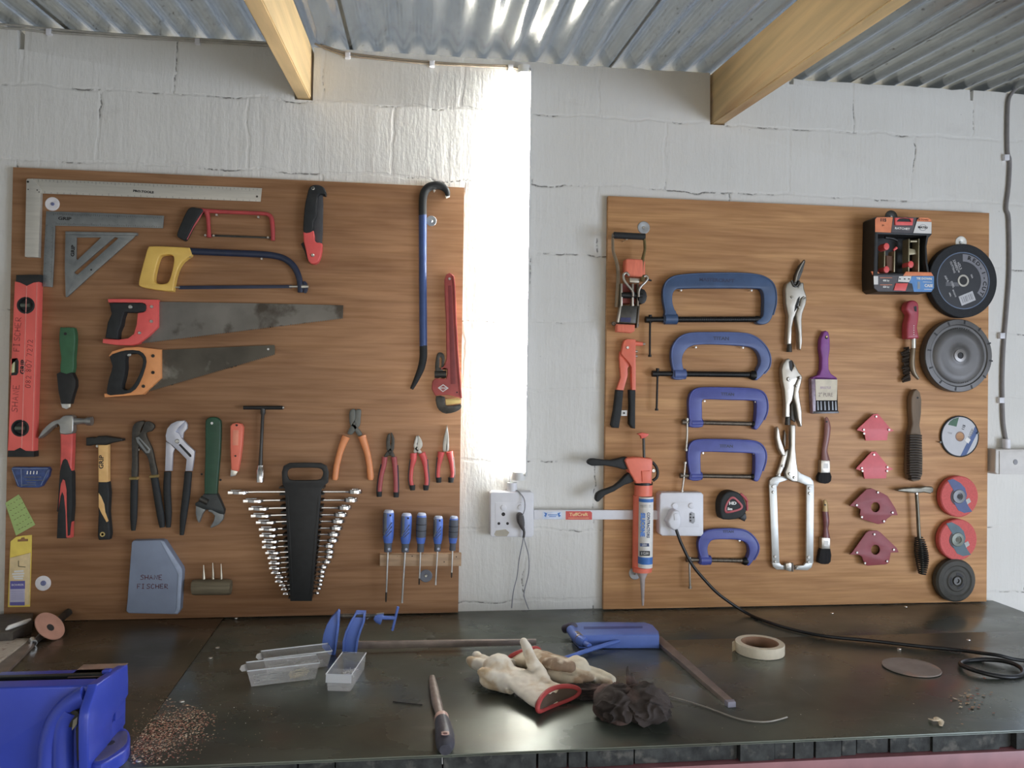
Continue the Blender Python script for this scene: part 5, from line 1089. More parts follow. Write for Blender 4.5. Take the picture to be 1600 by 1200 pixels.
text(T, 'lettering', 'TIE DOWN', 1442, 343.5, 2.6, so+.0008, PENRED, rot=-1, sx=1.0)
P(T, 'label_orange_panel', [(1361.5, 424), (1371, 424), (1377, 429), (1364, 429.5)], .058, .003, OG, .0004); P(T, 'label_orange_panel', [(1416, 424.5), (1455, 425.5), (1458.5, 431), (1411, 431)], .058, .0062, OG, .0004)
P(T, 'label_dark_panel', [(1365, 430), (1405, 430.5), (1402, 445), (1398, 454), (1372, 454.5), (1366, 450)], so, .0005, LG, 0); P(T, 'label_white_panel', [(1365, 431.5), (1372, 431.5), (1372, 444.5), (1365.5, 444.5)], so+.0006, .0004, WHT, 0)
P(T, 'label_white_panel', [(1404, 431.5), (1424.5, 431.5), (1421.5, 441), (1402, 440)], so, .0005, WHT, 0); P(T, 'red_latch', [(1400, 442.5), (1419, 442.5), (1415, 454.5), (1396.5, 453.5)], so, .003, RDL, .0006)
P(T, 'label_blue_panel', [(1425.5, 431.5), (1459.3, 431.5), (1459.3, 450), (1455, 456), (1428, 456), (1425, 443), (1420, 442)], so, .0005, SBL, 0)
for y, s in ((438.5, '400 kg'), (448.5, '450 kg')): text(T, 'lettering', s, 1384.5, y, 2.8, so+.0008, WHT, bold=.0003)
marks(T, 'orange_lines', [((1375, 434), (1394, 434)), ((1375, 445), (1394, 445))], so+.0006, OG, .0008)
for x in (1406, 1413.5, 1420): marks(T, 'small_pictures', [((x-1.2, 435.8), (x+1.4, 436))], so+.0006, PRINT, .0016)
text(T, 'lettering', 'TIE DOWN', 1444, 435.5, 3, so+.0008, WHT, sx=1.2, bold=.0004); text(T, 'lettering', 'CASE', 1451, 446.5, 4.2, so+.0008, WHT, bold=.0005); marks(T, 'picture', [((1435.5, 440), (1435.5, 451.5))], so+.0006, GREYST, .0040); marks(T, 'white_lines', [((1442, 440.5), (1456, 441)), ((1444, 452), (1456, 452.3))], so+.0006, WHT, .0007)
for lab, x0, ys in (('small ratchet strap with red rollers in the left half of the black case', 1386, (385, 421)), ('small ratchet strap with a red roller in the right half of the black case', 1424, (413,))):
    T = TH('ratchet_strap', lab, 'ratchet strap', x0, 400, 'small ratchet straps in the case')
    for dx in (-3.5, 12): P(T, 'frame_plate', [(x0+dx-.6, 373 if x0 > 1400 else 392), (x0+dx+.8, 373 if x0 > 1400 else 392), (x0+dx+.2, 425), (x0+dx-1.2, 425)], .020, .030, PAWL, .0003)
    for y in ys: P(T, 'red_roller', circ(x0-.5 if x0 < 1400 else x0-.5, y, 4.6, 14, 5.6), .022, .030, RDL, .002)
    if x0 > 1400: bar(T, 'cross_bar', [(x0-2, 377), (x0+8, 377)], .046, [1.7, 1.7], PAWL, sm=0); P(T, 'pawl', [(x0-3, 388), (x0+6, 390), (x0+9, 397), (x0-3, 398)], .034, .008, PAWL, .0008)
    else: P(T, 'webbing', [(x0-1, 399), (x0+10, 400), (x0+9, 423), (x0, 423)], .020, .024, M('brown_webbing', (92, 62, 44), .8, g=1.4), .002); bar(T, 'handle_bar', [(1383, 371), (1395, 372.5), (1402, 376)], .046, 2.2, BLKSC); bar(T, 'release', [(1396, 391), (1401, 387)], .048, [1.5, 2], RDL, sm=0)
# --- discs
def T3(n, lab, cat, x, y, g=None): return TH(n, lab, cat, x, y, g)
T = T3('grinding_disc', 'big black cutting disc with a lettered label and steel hub ring, below the tie-down case', 'disc', 1505, 439)
r0 = .1135
disc(T, 'disc', 1505.3, 438.5, .004, [(r0-.002, 0), (r0, .002), (r0, .022), (r0-.002, .024), (.020, .024), (.0125, .024), (.0125, .018)], M('abrasive_black', (30, 32, 35), .75, var=.2, scale=300, g=1.3, bump=.5), 64)
dq = .0282
LB = M('label_black', (30, 31, 36), .45, var=.1, g=1.3)
disc(T, 'label_edge', 1505.3, 438.5, .0281, [(.0880, 0), (.0880, .0004), (.0850, .0004), (.0850, 0)], M('label_rim', (84, 100, 124), .5, g=1.4), 56)
def ringpts(cx, cy, r1, r2, a0, a1, n=20):
    """ring sector in metres round a pixel centre -> plate in metres, angles clockwise from 12 o'clock"""
    out = []
    for r, rg in ((r2, range(n+1)), (r1, range(n, -1, -1))):
        for i in rg:
            a = math.radians(a0+(a1-a0)*i/n); out.append((r*math.sin(a), r*math.cos(a)))
    return out
def Pm(parent, name, cx, cy, o, pts, th, mat, bev=0, rot=0, holes=()):
    """plate given in metres (right, up) about a pixel centre"""
    c = W(cx, cy, BF+o+th); R = math.radians(rot)
    f = lambda p: Vector((c.x+p[0]*math.cos(R)-p[1]*math.sin(R), c.z+p[0]*math.sin(R)+p[1]*math.cos(R)))
    me = slab([f(p) for p in pts], th, bev, [[f(p) for p in h] for h in holes]); me.transform(Matrix.Translation((0, -(BF+o), 0)) @ WALLM)
    return link(name, me, mat, parent)
def Tm(parent, s, cx, cy, o, dx, dy, h, mat, rot=0, sx=1, bold=0):
    c = W(cx, cy, BF+o)
    return text(parent, 'lettering', s, 0, 0, 0, 0, mat, bold=bold, sx=sx, h=h, mtx=Matrix.Translation((c.x+dx, c.y, c.z+dy)) @ WALLM @ Matrix.Rotation(math.radians(rot), 4, 'Z'))
Pm(T, 'label_face', 1505.3, 438.5, .0281, ringpts(0, 0, .0185, .0850, 0, 359.9, 60), .0002, LB)
Pm(T, 'label_band', 1505.3, 438.5, .0284, ringpts(0, 0, .059, .0815, -2, 128, 30), .0002, M('label_silver', (116, 116, 122), .5, g=1.3))
disc(T, 'hub_ring', 1505.3, 438.5, .0284, [(.0185, 0), (.0185, .0012), (.0130, .0012), (.0130, 0)], NICK, 32)
disc(T, 'hub_hole', 1505.3, 438.5, .0284, [(.0128, 0), (.0128, .0003), (0, .0003)], PRINT, 24)
for i, ch in enumerate('RED-I-CUT'):
    a = 16+i*13.2; Tm(T, ch, 1505.3, 438.5, .0289, .0715*math.sin(math.radians(a)), .0715*math.cos(math.radians(a)), .0115, PRINT, -a, sx=1.2, bold=.0006)
for s, dx, dy, h in (('230x2.5', -.026, .047, .0075), ('x22.2', -.013, .045, .0075), ('CUTTING', -.036, .040, .006), ('MAX 80', -.019, .036, .005)): Tm(T, s, 1505.3, 438.5, .0286, dx, dy, h, M('print_silver', (170, 168, 168), .5, g=1.2), rot=-68, bold=.0003)
Pm(T, 'text_block', 1505.3, 438.5, .0284, [(-.022, -.006), (.022, -.006), (.022, .006), (-.022, .006)], .0002, M('print_dim', (92, 92, 96), .5, g=1.2)) .location += Vector((-.036, 0, -.012))
for s, dx, dy, rt, sc in (('A24 R', -.056, .004, -60, .006), ('STEEL', -.036, -.013, -66, .006), ('EN12413', -.030, -.040, -66, .0045), ('MPA', -.044, -.044, -66, .0045), ('RSA', .028, .014, -66, .005)): Tm(T, s, 1505.3, 438.5, .0288, dx, dy, sc, M('print_silver', (170, 168, 168), .5), rot=rt, bold=.0003)
st = Pm(T, 'rating_sticker', 1505.3, 438.5, .0284, [(-.025, -.015), (.025, -.015), (.025, .015), (-.025, .015)], .0003, M('sticker_white', (186, 186, 188), .5, g=1.2), rot=22); st.location += Vector((.013, 0, -.054))
for i in range(7):
    b9 = Pm(T, 'print_bar', 1505.3, 438.5, .0288, [(-.018+i*.006, -.009), (-.016+i*.006+.001*(i % 3), -.009), (-.016+i*.006+.001*(i % 3), .009), (-.018+i*.006, .009)], .0002, GREYPR, rot=22); b9.location += Vector((.013, 0, -.054))
T = T3('wheel_backing', 'dark grey dished metal wheel with a ring of ridges, under the big black disc', 'wheel', 1500, 556)
WD = M('dark_dusty_metal', (78, 76, 74), .45, .45, var=.2, scale=12, g=1.5)
r0 = .1120
disc(T, 'wheel', 1500.8, 555.5, .002, [(r0-.006, 0), (r0, .004), (r0, .026), (r0-.002, .029), (r0-.016, .030), (r0-.019, .027), (r0-.026, .027), (r0-.032, .031), (.060, .034), (.042, .030), (.028, .034), (.020, .036), (.010, .036), (.009, .028)], WD, 64)
for i in range(12):
    a = math.radians(i*30+8); c = Vector((math.sin(a)*(r0-.009), math.cos(a)*(r0-.009)))
    o9 = Pm(T, 'vent_slot', 1500.8, 555.5, .0322, [(-.0022, -.006), (.0022, -.006), (.0022, .006), (-.0022, .006)], .0004, BLKSC, rot=-math.degrees(a)); o9.location += Vector((c.x, 0, c.y))
for i in range(44):
    a = math.radians(180+i*180/44*1.25-20); c = Vector((math.sin(a)*.080, math.cos(a)*.080))
    o9 = Pm(T, 'ridge', 1500.8, 555.5, .0290, [(-.0012, -.005), (.0012, -.005), (.0012, .005), (-.0012, .005)], .0030, DKSTEEL, rot=-math.degrees(a)-25); o9.location += Vector((c.x, 0, c.y))
disc(T, 'hub', 1500.8, 555.5, .036, [(.0200, 0), (.0190, .004), (.0100, .005), (.0090, .001), (0, .001)], M('hub_steel', (112, 108, 104), .35, .6, g=1.3), 28)
disc(T, 'bore', 1500.8, 555.5, .0385, [(.0085, 0), (.0085, .0004), (0, .0004)], PRINT, 18)
T = T3('cutting_disc', 'thin white-labelled cutting disc with green and blue stripes', 'disc', 1500, 682)
disc(T, 'disc', 1500, 682, .003, [(.0640, 0), (.0640, .003), (.0125, .003), (.0125, 0)], M('abrasive_black', (30, 32, 35), .75), 48)
LWT = M('disc_label_white', (172, 172, 174), .5, var=.04, g=1.35)
Pm(T, 'label_face', 1500, 682, .0062, ringpts(0, 0, .0125, .0600, 0, 359.9, 48), .0002, LWT)
def chord(cx, d0, d1, r):
    """strip of a disc between two parallel chords (x = d0..d1)"""
    out = []
    for k in range(7):
        x = d0+(d1-d0)*k/6; out.append((x, math.sqrt(max(0, r*r-x*x))))
    for k in range(6, -1, -1):
        x = d0+(d1-d0)*k/6; out.append((x, -math.sqrt(max(0, r*r-x*x))))
    return out
Pm(T, 'blue_stripe', 1500, 682, .0065, chord(0, .030, .046, .0598), .0002, M('disc_blue', (44, 72, 124), .5, g=1.4), rot=-28)
Pm(T, 'green_panel', 1500, 682, .0065, [(-.034, .046), (-.022, .0545), (-.004, .0592), (-.012, .030), (-.040, .036)], .0002, DGREEN)
Tm(T, '115', 1500, 682, .0068, .012, .028, .008, PRINT, rot=70, bold=.0004); Tm(T, 'INOX', 1500, 682, .0068, .037, .008, .009, GREYPR, rot=62, bold=.0005); Tm(T, 'CUT', 1500, 682, .0068, -.034, .010, .005, GREYPR, rot=-20)
Pm(T, 'white_patch', 1500, 682, .0068, [(.016, -.012), (.028, -.022), (.036, -.010), (.024, 0)], .0002, WHT); Pm(T, 'bore_ring', 1500, 682, .0065, ringpts(0, 0, .0125, .0155, 0, 359.9, 24), .0003, M('bore_brown', (120, 92, 78), .5, g=1.4))
disc(T, 'bore', 1500, 682, .0062, [(.0124, 0), (.0124, .0002), (0, .0002)], PLY_R, 20)
for i, (cx_, cy_, lab, vc) in enumerate(((1499.5, 776, 'red abrasive disc with a dark blue swirl, upper of the two red ones', (52, 66, 112)), (1497.5, 843.5, 'red abrasive disc with a teal-grey swirl, lower of the two red ones', (58, 82, 92)))):
    T = T3('abrasive_disc', lab, 'disc', cx_, cy_, 'red abrasive discs')
    disc(T, 'disc', cx_, cy_, .003, [(.0600, 0), (.0630, .003), (.0630, .018), (.0600, .021), (.022, .021), (.020, .019), (.008, .019)], M('abrasive_red', (178, 70, 66), .75, var=.08, scale=200, g=1.6, bump=.3), 48)
    sw = M('swirl_%d' % vc[0], vc, .5, var=.15, g=1.5)
    Pm(T, 'swirl', cx_, cy_, .0242, [(-.040, .050), (-.022, .054), (.002, .042), (.018, .026), (.024, .006), (.020, -.012), (.030, -.030), (.042, -.046), (.016, -.050), (-.004, -.042), (-.014, -.026), (-.020, -.008), (-.016, .014), (-.026, .028)], .0006, sw)
    disc(T, 'hub', cx_, cy_, .0245, [(.022, 0), (.020, .002), (.011, .003), (.0095, .001), (0, .001)], M('hub_grey_%d' % i, (96, 96, 96) if i == 0 else (96, 100, 88), .4, .3, g=1.4), 26)
    disc(T, 'bore', cx_, cy_, .0258, [(.008, 0), (.008, .0004), (0, .0004)], PRINT if i == 0 else M('bore_olive', (74, 74, 60), .6), 16)
    Pm(T, 'paper_tag', cx_, cy_, .0249, [(.020, -.010), (.032, -.004), (.038, -.016), (.026, -.024)], .0004, M('tag_pink', (190, 130, 122) if i else (170, 168, 164), .5, g=1.2))
    Pm(T, 'dark_arc', cx_, cy_, .0243, ringpts(0, 0, .024, .030, 190, 330, 14), .0004, M('arc_dark', (62, 48, 52), .6, g=1.4))
T = T3('rubber_wheel', 'dark grey tyre-like wheel, lowest in the column of discs', 'wheel', 1495, 909)
disc(T, 'wheel', 1496, 908, .002, [(.058, 0), (.0655, .006), (.0655, .022), (.060, .028), (.048, .030), (.044, .027), (.034, .027), (.030, .030), (.018, .030), (.014, .026), (.007, .026)], M('grey_rubber', (62, 60, 54), .7, var=.2, g=1.4), 48)
disc(T, 'hub', 1496, 908, .028, [(.0135, 0), (.012, .004), (.007, .004), (.006, .001), (0, .001)], DKSTEEL, 20)
for k in range(3):
    a = math.radians(k*120+20); o9 = Pm(T, 'spoke_hole', 1496, 908, .0322, ringpts(0, 0, .0175, .0245, k*120-10, k*120+60, 8), .0004, PRINT)
# --- wire brushes
T = T3('wire_brush', 'wire brush with a red plastic handle and a curved steel neck', 'brush', 1427, 530, 'wire brushes')
P(T, 'handle', [(1417, 476), (1421, 470.5), (1428, 469), (1434, 472), (1436.5, 480), (1436, 500), (1434, 512), (1437, 527), (1434, 529), (1420, 529.5), (1417, 526), (1417.5, 505), (1421, 492), (1416, 484)], .010, .024, M('handle_crimson', (146, 40, 56), .38, var=.1, g=1.6), .006, sm=2, seg=3)
P(T, 'handle_hook', [(1428, 479), (1432, 478), (1432.5, 487), (1429, 486)], .0342, .0005, BLKSC, 0)
for y in range(5): disc(T, 'dot', 1428, 509+y*3.4, .0342, [(.0014, 0), (.0014, .0006), (0, .0006)], WHT, 8)
bar(T, 'neck', [(1427, 527), (1427, 540), (1425.5, 555), (1425, 570), (1428, 583), (1435, 592)], .024, [3.2, 3.2, 3.6, 3.8, 3.4, 2.0], M('neck_steel', (120, 106, 86), .4, .5, g=1.4), fl=1)
bar(T, 'neck_band', [(1427, 529), (1427, 544)], .0243, [3.5, 3.5], STEEL, sm=0, fl=1)
bm = bmesh.new()
for i in range(15):
    t = i/14; x = 1424+(-1 if t < .5 else 1)*abs(t-.5)*1.2; y = 545+t*48
    for j in range(3):
        xx, yy = x-3+random.uniform(-1, 1), y+random.uniform(-1.5, 1.5)
        p = [W(xx, yy, BF+.020-j*.003), W(xx-10+random.uniform(-2.5, 2.5), yy+3+random.uniform(-3, 3), BF+.012-j*.003+random.uniform(-.003, .003))]
        m = tubemesh(p, [.0045, .0030], seg=6); bm.from_mesh(m); bpy.data.meshes.remove(m)
me = bpy.data.meshes.new('b'); bm.to_mesh(me); bm.free(); link('bristles', me, M('wire_dark', (54, 46, 38), .6, .3, var=.4, scale=400, g=1.4, bump=.8), T)
T = T3('wire_brush', 'wooden wire brush with dark bristle rows facing out', 'brush', 1431, 680, 'wire brushes')
P(T, 'handle', [(1424, 622), (1428, 611), (1433, 608), (1438, 613), (1440.5, 625), (1440, 645), (1437.5, 665), (1441, 685), (1442.5, 715), (1442, 742), (1437, 751), (1428, 752.5), (1421, 748), (1419, 735), (1420, 700), (1422, 680), (1426, 662), (1424, 642)], .006, .020, M('greyed_wood', (108, 90, 70), .7, var=.2, scale=40, stretch=(1, 1, .15), g=1.5), .004, seg=3)
for i in range(18):
    y = 680+i*3.95; w_ = 9.6 if i < 16 else 7.5
    P(T, 'bristle_row', [(1431.3-w_, y), (1431.3+w_, y-.4), (1431.3+w_, y+2.2), (1431.3-w_, y+2.6)], .025, .016, M('wire_dark', (54, 46, 38), .6, .3), .001)
disc(T, 'hang_hole', 1434, 621.5, .0262, [(.0032, 0), (.0032, .0005), (0, .0005)], PRINT, 10)
# --- chipping hammer
T = T3('chipping_hammer', 'welder\'s chipping hammer with a coiled wire grip', 'hammer', 1435, 810)
CHS = M('worn_chrome', (92, 87, 74), .34, .6, var=.2, g=1.4)
P(T, 'head', [(1400.5, 766), (1412, 763), (1426, 761.8), (1438, 762), (1446, 760), (1457, 760.5), (1459.5, 764), (1458.5, 769), (1454, 771.5), (1444, 769.5), (1432, 771), (1418, 769.5), (1405, 768)], .014, .016, CHS, .003, seg=3)
bar(T, 'shaft', [(1432, 770), (1434, 800), (1436, 838), (1440, 860), (1441, 885), (1441, 897)], .022, [2.4, 2.4, 2.6, 2.2, 2.2, 2.2], CHS, fl=1, sm=2); bolt(T, 1433, 771.5, .030, .003)
bm = bmesh.new(); N_ = 17*14
cp = []
for i in range(N_+1):
    t = i/N_; y = 840+t*57; x = 1436.5+4.5*min(1, t*1.6); rr = (4.2+4.2*math.sin(math.pi*min(1, t*.92+.08)))*PX(1436); a = i/14*2*math.pi
    c = W(x, y, BF+.022); cp.append(c+Vector((math.cos(a)*rr, math.sin(a)*rr, 0)))
tube(T, 'coil_grip', cp, .0022, M('black_coil', (40, 40, 38), .4, .4, g=1.4), seg=6)
# --- welding magnets
def magnet(label, mat, pts, hole, scr, off=2.0):
    T = T3('welding_magnet', label, 'magnet', sum(p[0] for p in pts)/len(pts), sum(p[1] for p in pts)/len(pts), 'arrow-shaped welding magnets')
    hs = [circ(hole[0], hole[1], hole[2], 16, hole[2]*1.12)] if hole else []
    P(T, 'front_plate', pts, .018, .003, mat, .0006, holes=hs); P(T, 'back_plate', pts, .001, .003, mat, .0004, holes=hs)
    c = (sum(p[0] for p in pts)/len(pts), sum(p[1] for p in pts)/len(pts))
    q = [(c[0]+(p[0]-c[0])*.90, c[1]+(p[1]-c[1])*.90) for p in pts]
    P(T, 'core', q, .0045, .013, RUBBER, 0, holes=[circ(hole[0], hole[1], hole[2]*1.3, 16)] if hole else [])
    rivets(T, scr, .0212, .0036)
MP = M('magnet_pink', (190, 80, 86), .5, var=.06, g=1.6); MD = M('magnet_maroon', (124, 46, 52), .5, var=.08, g=1.6)
magnet('pinkish red welding magnet without a hole, top of the four', MP, [(1339, 672), (1342, 668.5), (1365, 647), (1372, 646.5), (1391, 669), (1397, 673), (1388, 675.5), (1386, 688), (1353, 688.5), (1351, 676), (1346, 674)], None, [(1369.5, 651), (1350, 671.5), (1389.5, 671.5), (1350.5, 677.5)])
magnet('pinkish red welding magnet without a hole, second from the top', MP, [(1337.5, 733), (1340.5, 729), (1362, 706), (1369, 705.5), (1388, 729), (1396, 733), (1386, 736.5), (1384.5, 747.5), (1351, 748), (1349, 737), (1344, 735)], None, [(1366, 710.5), (1347, 731.5), (1387, 730), (1348, 736), (1386.5, 736)])
magnet('maroon welding magnet with a round hole, tilted, third from the top', MD, [(1328, 790.5), (1332, 786), (1354, 764.5), (1362, 763), (1380, 771), (1387, 775), (1399, 794), (1403, 805), (1394, 805), (1386, 811), (1382, 817.5), (1372, 819), (1347, 811), (1344, 804), (1345, 796), (1338, 792)], (1368, 792.5, 7), [(1372, 769.5), (1339, 789.5), (1347, 808), (1381.5, 814.5), (1395, 801)])
magnet('maroon welding magnet with a round hole, upright, lowest of the four', MD, [(1328, 866.5), (1332, 863), (1353, 833), (1358, 829.5), (1371, 829), (1376, 832), (1401, 856), (1404.5, 863), (1392, 863.5), (1389, 879), (1384, 882), (1356, 884), (1351, 882), (1347, 870), (1342, 867)], (1368, 859, 7), [(1366.5, 835), (1339.5, 863.5), (1352, 880), (1386.5, 877), (1397, 859)])
washer(1006, 355.5, .0185, ZINC, 'zinc washer above the grip of the ratchet strap')
washer(1393, 339, .0205, DKSTEEL, 'dark washer peeping out above the tie-down case')
washer(1502, 378.5, .0195, M('bright_washer', (196, 190, 178), .35, .6, g=1.3), 'bright washer peeping out above the big black disc')
washer(992.5, 896, .0185, ZINC, 'zinc washer peeping out beside the caulking gun nozzle')
for x, y, w_ in ((1529, 677, 'nail at the right of the white cutting disc'), (1470, 691, 'nail at the left of the white cutting disc')):
    T = T3('nail', w_, 'nail', x, y, 'nails beside the cutting disc'); disc(T, 'shank', x, y, 0, [(.0016, 0), (.0016, .010)], DKSTEEL, 8); disc(T, 'head', x, y, .010, [(.0032, 0), (.0032, .001), (0, .0012)], DKSTEEL, 10)
# ================================================================ SOCKETS, CABLES ON THE WALL
T = thing('wall_socket', 'white double wall socket with a dark plug, on the wall between the boards', 'socket', W(800, 804, 0), 'wall sockets')
P(T, 'box', [(766, 771), (769, 768.5), (831, 769), (834, 772), (834, 836), (831, 839.5), (768, 839), (766, 836)], 0, .040, WHPL, .003, base=0, seg=3)
def Pb(T, n, pts, o, th, mat, bev=.0005, **k): return P(T, n, pts, o, th, mat, bev, base=0, **k)
Pb(T, 'insert', [(774, 785), (826, 785), (826, 825), (774, 825)], .0402, .0008, WHPL, .0005)
for c in ((787, 793.5), (813.5, 793)): Pb(T, 'switch', circ(c[0], c[1], 4.4, 16), .041, .003, WHPL, .001)
for c, r in (((786.5, 803.5), 3), ((779.5, 818), 2.2), ((793, 818), 2.2)): Pb(T, 'pin_hole', circ(c[0], c[1], r, 12), .0411, .0003, PRINT, 0)
Pb(T, 'smudge', [(772, 835), (775, 829), (790, 827), (796, 832), (792, 838), (775, 838)], .0401, .0002, M('grime', (166, 158, 140), .7, g=1.3), 0)
wt_ = lambda T, n, pts, o, r, m, **k: tube(T, n, catmull([W(p[0], p[1], o if not isinstance(o, list) else o[i]) for i, p in enumerate(pts)], 6, False), r, m, **k)
tube(T, 'cable_gland', [W(800, 769, .02), W(800, 754, .02)], .0145, WHPL, seg=14); 
T = thing('power_plug', 'small dark plug with a thin grey lead in the left wall socket', 'plug', W(814, 813, .04), None)
Pb(T, 'body', [(809, 806), (813, 802.5), (817.5, 804), (819.5, 812), (820, 822), (817, 830), (812, 822), (809.5, 817)], .0415, .026, M('plug_brown', (62, 58, 58), .5, g=1.4), .005, seg=3, sm=2)
GREYC = M('grey_cord', (128, 128, 134), .5, g=1.4)
wt_(T, 'strain_relief', [(817, 822), (819, 832), (818, 840)], .052, .0035, M('plug_brown', (62, 58, 58), .5))
wt_(T, 'lead', [(818, 836), (816, 850), (811, 875), (808, 900), (802, 925), (799.5, 950)], [.052, .045, .03, .02, .015, .010], .0016, GREYC, seg=6); wt_(T, 'lead', [(818, 838), (821, 850), (826, 870), (826, 895), (820, 920), (819, 932), (826, 952)], [.052, .045, .03, .02, .016, .012, .010], .0016, GREYC, seg=6)
wt_(T, 'lead', [(816, 806), (820, 795), (819, 780), (811, 769), (806, 766)], [.066, .060, .050, .040, .028], .0016, GREYC, seg=6)
T = thing('wall_cable', 'thin white wire running up beside the glowing tube lamp', 'cable', W(797, 600, .01), None)
wt_(T, 'wire', [(797, 756), (797, 735), (799, 640), (801, 560), (801, 480), (803, 400), (806, 300)], .012, .0022, WHPL, seg=6)
T = thing('wall_socket', 'white socket with switches and a white plug, on the right board', 'socket', W(1064, 803, BF), 'wall sockets')
P(T, 'box', [(1031, 773), (1034, 769.5), (1096, 769.5), (1099.5, 773), (1099.5, 834), (1096, 838), (1035, 837.5), (1031, 834)], 0, .036, WHPL, .004, seg=3)
P(T, 'insert', [(1050, 784), (1092, 784), (1092, 824), (1050, 824)], .0362, .0006, WHPL, .0003)
for c in ((1055, 790.5), (1081, 790.5)): P(T, 'switch', circ(c[0], c[1], 4.6, 16), .037, .003, WHPL, .001)
P(T, 'outlet', [(1077, 802), (1080, 799.5), (1085.5, 802), (1086, 815), (1083, 818.5), (1077, 816)], .037, .0005, M('outlet_grey', (150, 150, 152), .5, g=1.2), .0002)
for c in ((1079, 803.5), (1083.5, 808.5), (1079, 808.5), (1079, 813.5)): P(T, 'pin_hole', circ(c[0], c[1], 1.4, 10), .0376, .0003, PRINT, 0)
T = thing('extension_cord', 'thick black cord running from the white plug down across the bench to a coil', 'cord', W(1055, 815, BF+.05), None)
P(T, 'plug', [(1048, 806), (1051, 799), (1056, 796.5), (1062, 799), (1065, 808), (1065, 819), (1061, 827), (1054, 829), (1047, 824), (1043.5, 815)], .0375, .030, WHPL, .006, seg=3)
P(T, 'plug_grip', [(1053, 803), (1060, 802), (1061, 812), (1054, 813)], .0677, .002, WHPL, .001)
pp = [W(1056, 826, BF+.055), W(1064, 848, BF+.060), W(1080, 880, BF+.065), W(1100, 905, BF+.070), W(1125, 930, BF+.075)]
pp += [B(1165, 957, .008), B(1200, 972, .005), B(1240, 984, .005), B(1290, 994, .005), B(1360, 1001, .005), B(1430, 1009, .005), B(1500, 1016, .006), B(1530, 1020, .012), B(1560, 1024, .016), B(1590, 1031, .008), B(1640, 1035, .005), B(1700, 1036, .005)]
tube(T, 'cord', catmull(pp, 8, False), .0044, M('cord_black', (24, 25, 26), .4, g=1.3), seg=10)
c0 = B(1549, 1043, .006)
tube(T, 'coil', [Vector((c0.x+.066*math.cos(a), c0.y+.056*math.sin(a), .0065+.003*math.sin(a*2+1))) for a in [2*math.pi*i/40 for i in range(40)]], .0052, M('cord_black', (24, 25, 26), .4), seg=10, closed=True)
T = thing('trunking', 'white plastic conduit strip with a blue and a red sticker joining the two sockets', 'conduit', W(930, 804, BF), None)
tr = [(834.5, 797), (1030.5, 797.5), (1030.5, 812), (834.5, 811.5)]
P(T, 'strip', tr, .0005, .013, WHPL, .001)
P(T, 'lip', [(834.5, 797), (1030.5, 797.5), (1030.5, 799), (834.5, 798.5)], .0137, .0008, WHPL, .0003)
P(T, 'blue_sticker', [(848, 799.5), (878, 799.5), (878, 811), (848, 811)], .0137, .0004, M('sticker_pale', (196, 206, 224), .5, g=1.2), 0)
for q in ([(850, 800.5), (855, 802), (853, 808), (850, 806), (852, 804)], [(876, 800.5), (871, 802), (873, 808), (876.5, 806), (874, 804)]): P(T, 'blue_mark', q, .0142, .0003, BLP, 0)
marks(T, 'blue_print', [((856, 804.5), (871, 804.5)), ((858, 807), (869, 807))], .0142, BLP, .0010)
P(T, 'red_sticker', [(884, 798.5), (922, 798.5), (925, 801), (925, 812), (884, 812)], .0137, .0005, M('sticker_red', (186, 62, 54), .45, g=1.5), 0)
text(T, 'lettering', 'TuffCraft', 904, 804, 5, .0144, M('letter_yellow', (226, 186, 120), .5, g=1.3), sx=1.1, bold=.0003); marks(T, 'print_line', [((888, 809.5), (920, 809.5))], .0143, M('letter_yellow', (226, 186, 120), .5), .0005)
# cables clipped along the top of the wall
GCAB = M('painted_cable', (150, 146, 136), .6, var=.15, g=1.4)
def wallcable(name, label, runs, clips, mat, r=.0036):
    T = thing(name, label, 'cable', W(runs[0][0][0], runs[0][0][1], 0), None)
    for rr in runs: tube(T, 'cable', catmull([W(p[0], p[1], .005) for p in rr], 6, False), r, mat, seg=8)
    for c in clips: P(T, 'clip', [(c[0]-4, c[1]-4), (c[0]+4, c[1]-4), (c[0]+4, c[1]+5), (c[0]-4, c[1]+5)], 0, .012, WHPL, .002, base=0)
    return T
wallcable('wall_cable', 'painted cable clipped along the top of the wall, left of the left roof beam', [[(-60, 42), (0, 43), (40, 46), (75, 50), (120, 53), (200, 58), (308, 64), (420, 71), (455, 72)], [(-60, 38), (0, 38), (40, 41), (75, 45), (200, 55), (308, 61), (420, 67), (455, 69)]], [(75, 48), (308, 63)], GCAB)
wallcable('wall_cable', 'tan cable clipped along the wall top between the left beam and the tube lamp', [[(492, 68), (510, 76), (543, 87), (600, 93), (675, 100), (740, 103), (800, 106), (815, 109)], [(500, 69), (525, 78), (545, 83), (600, 90), (675, 97), (740, 101), (798, 103)]], [(543, 85), (675, 98), (798, 104)], M('tan_cable', (132, 118, 98), .6, g=1.4), .0030)
T = wallcable('wall_cable', 'grey cable running down the wall at the far right into the junction box', [[(1590, 136), (1583, 143), (1576, 155), (1574, 180), (1574, 235), (1577.5, 252), (1576, 290), (1572, 325), (1576, 343), (1577, 420), (1573, 480), (1568, 540), (1566, 590), (1566.5, 640), (1568, 665), (1572, 690)]], [(1574, 245), (1567, 524), (1566, 625)], M('grey_cable', (112, 108, 106), .55, var=.1, g=1.4), .0060)
T = thing('junction_box', 'white junction box on the wall at the right edge below the grey cable', 'junction box', W(1600, 720, 0), None)
P(T, 'box', [(1556, 702), (1640, 702), (1640, 741), (1558, 741), (1555, 738)], 0, .045, M('box_offwhite', (196, 192, 186), .5, var=.05, g=1.25), .004, base=0, seg=3)
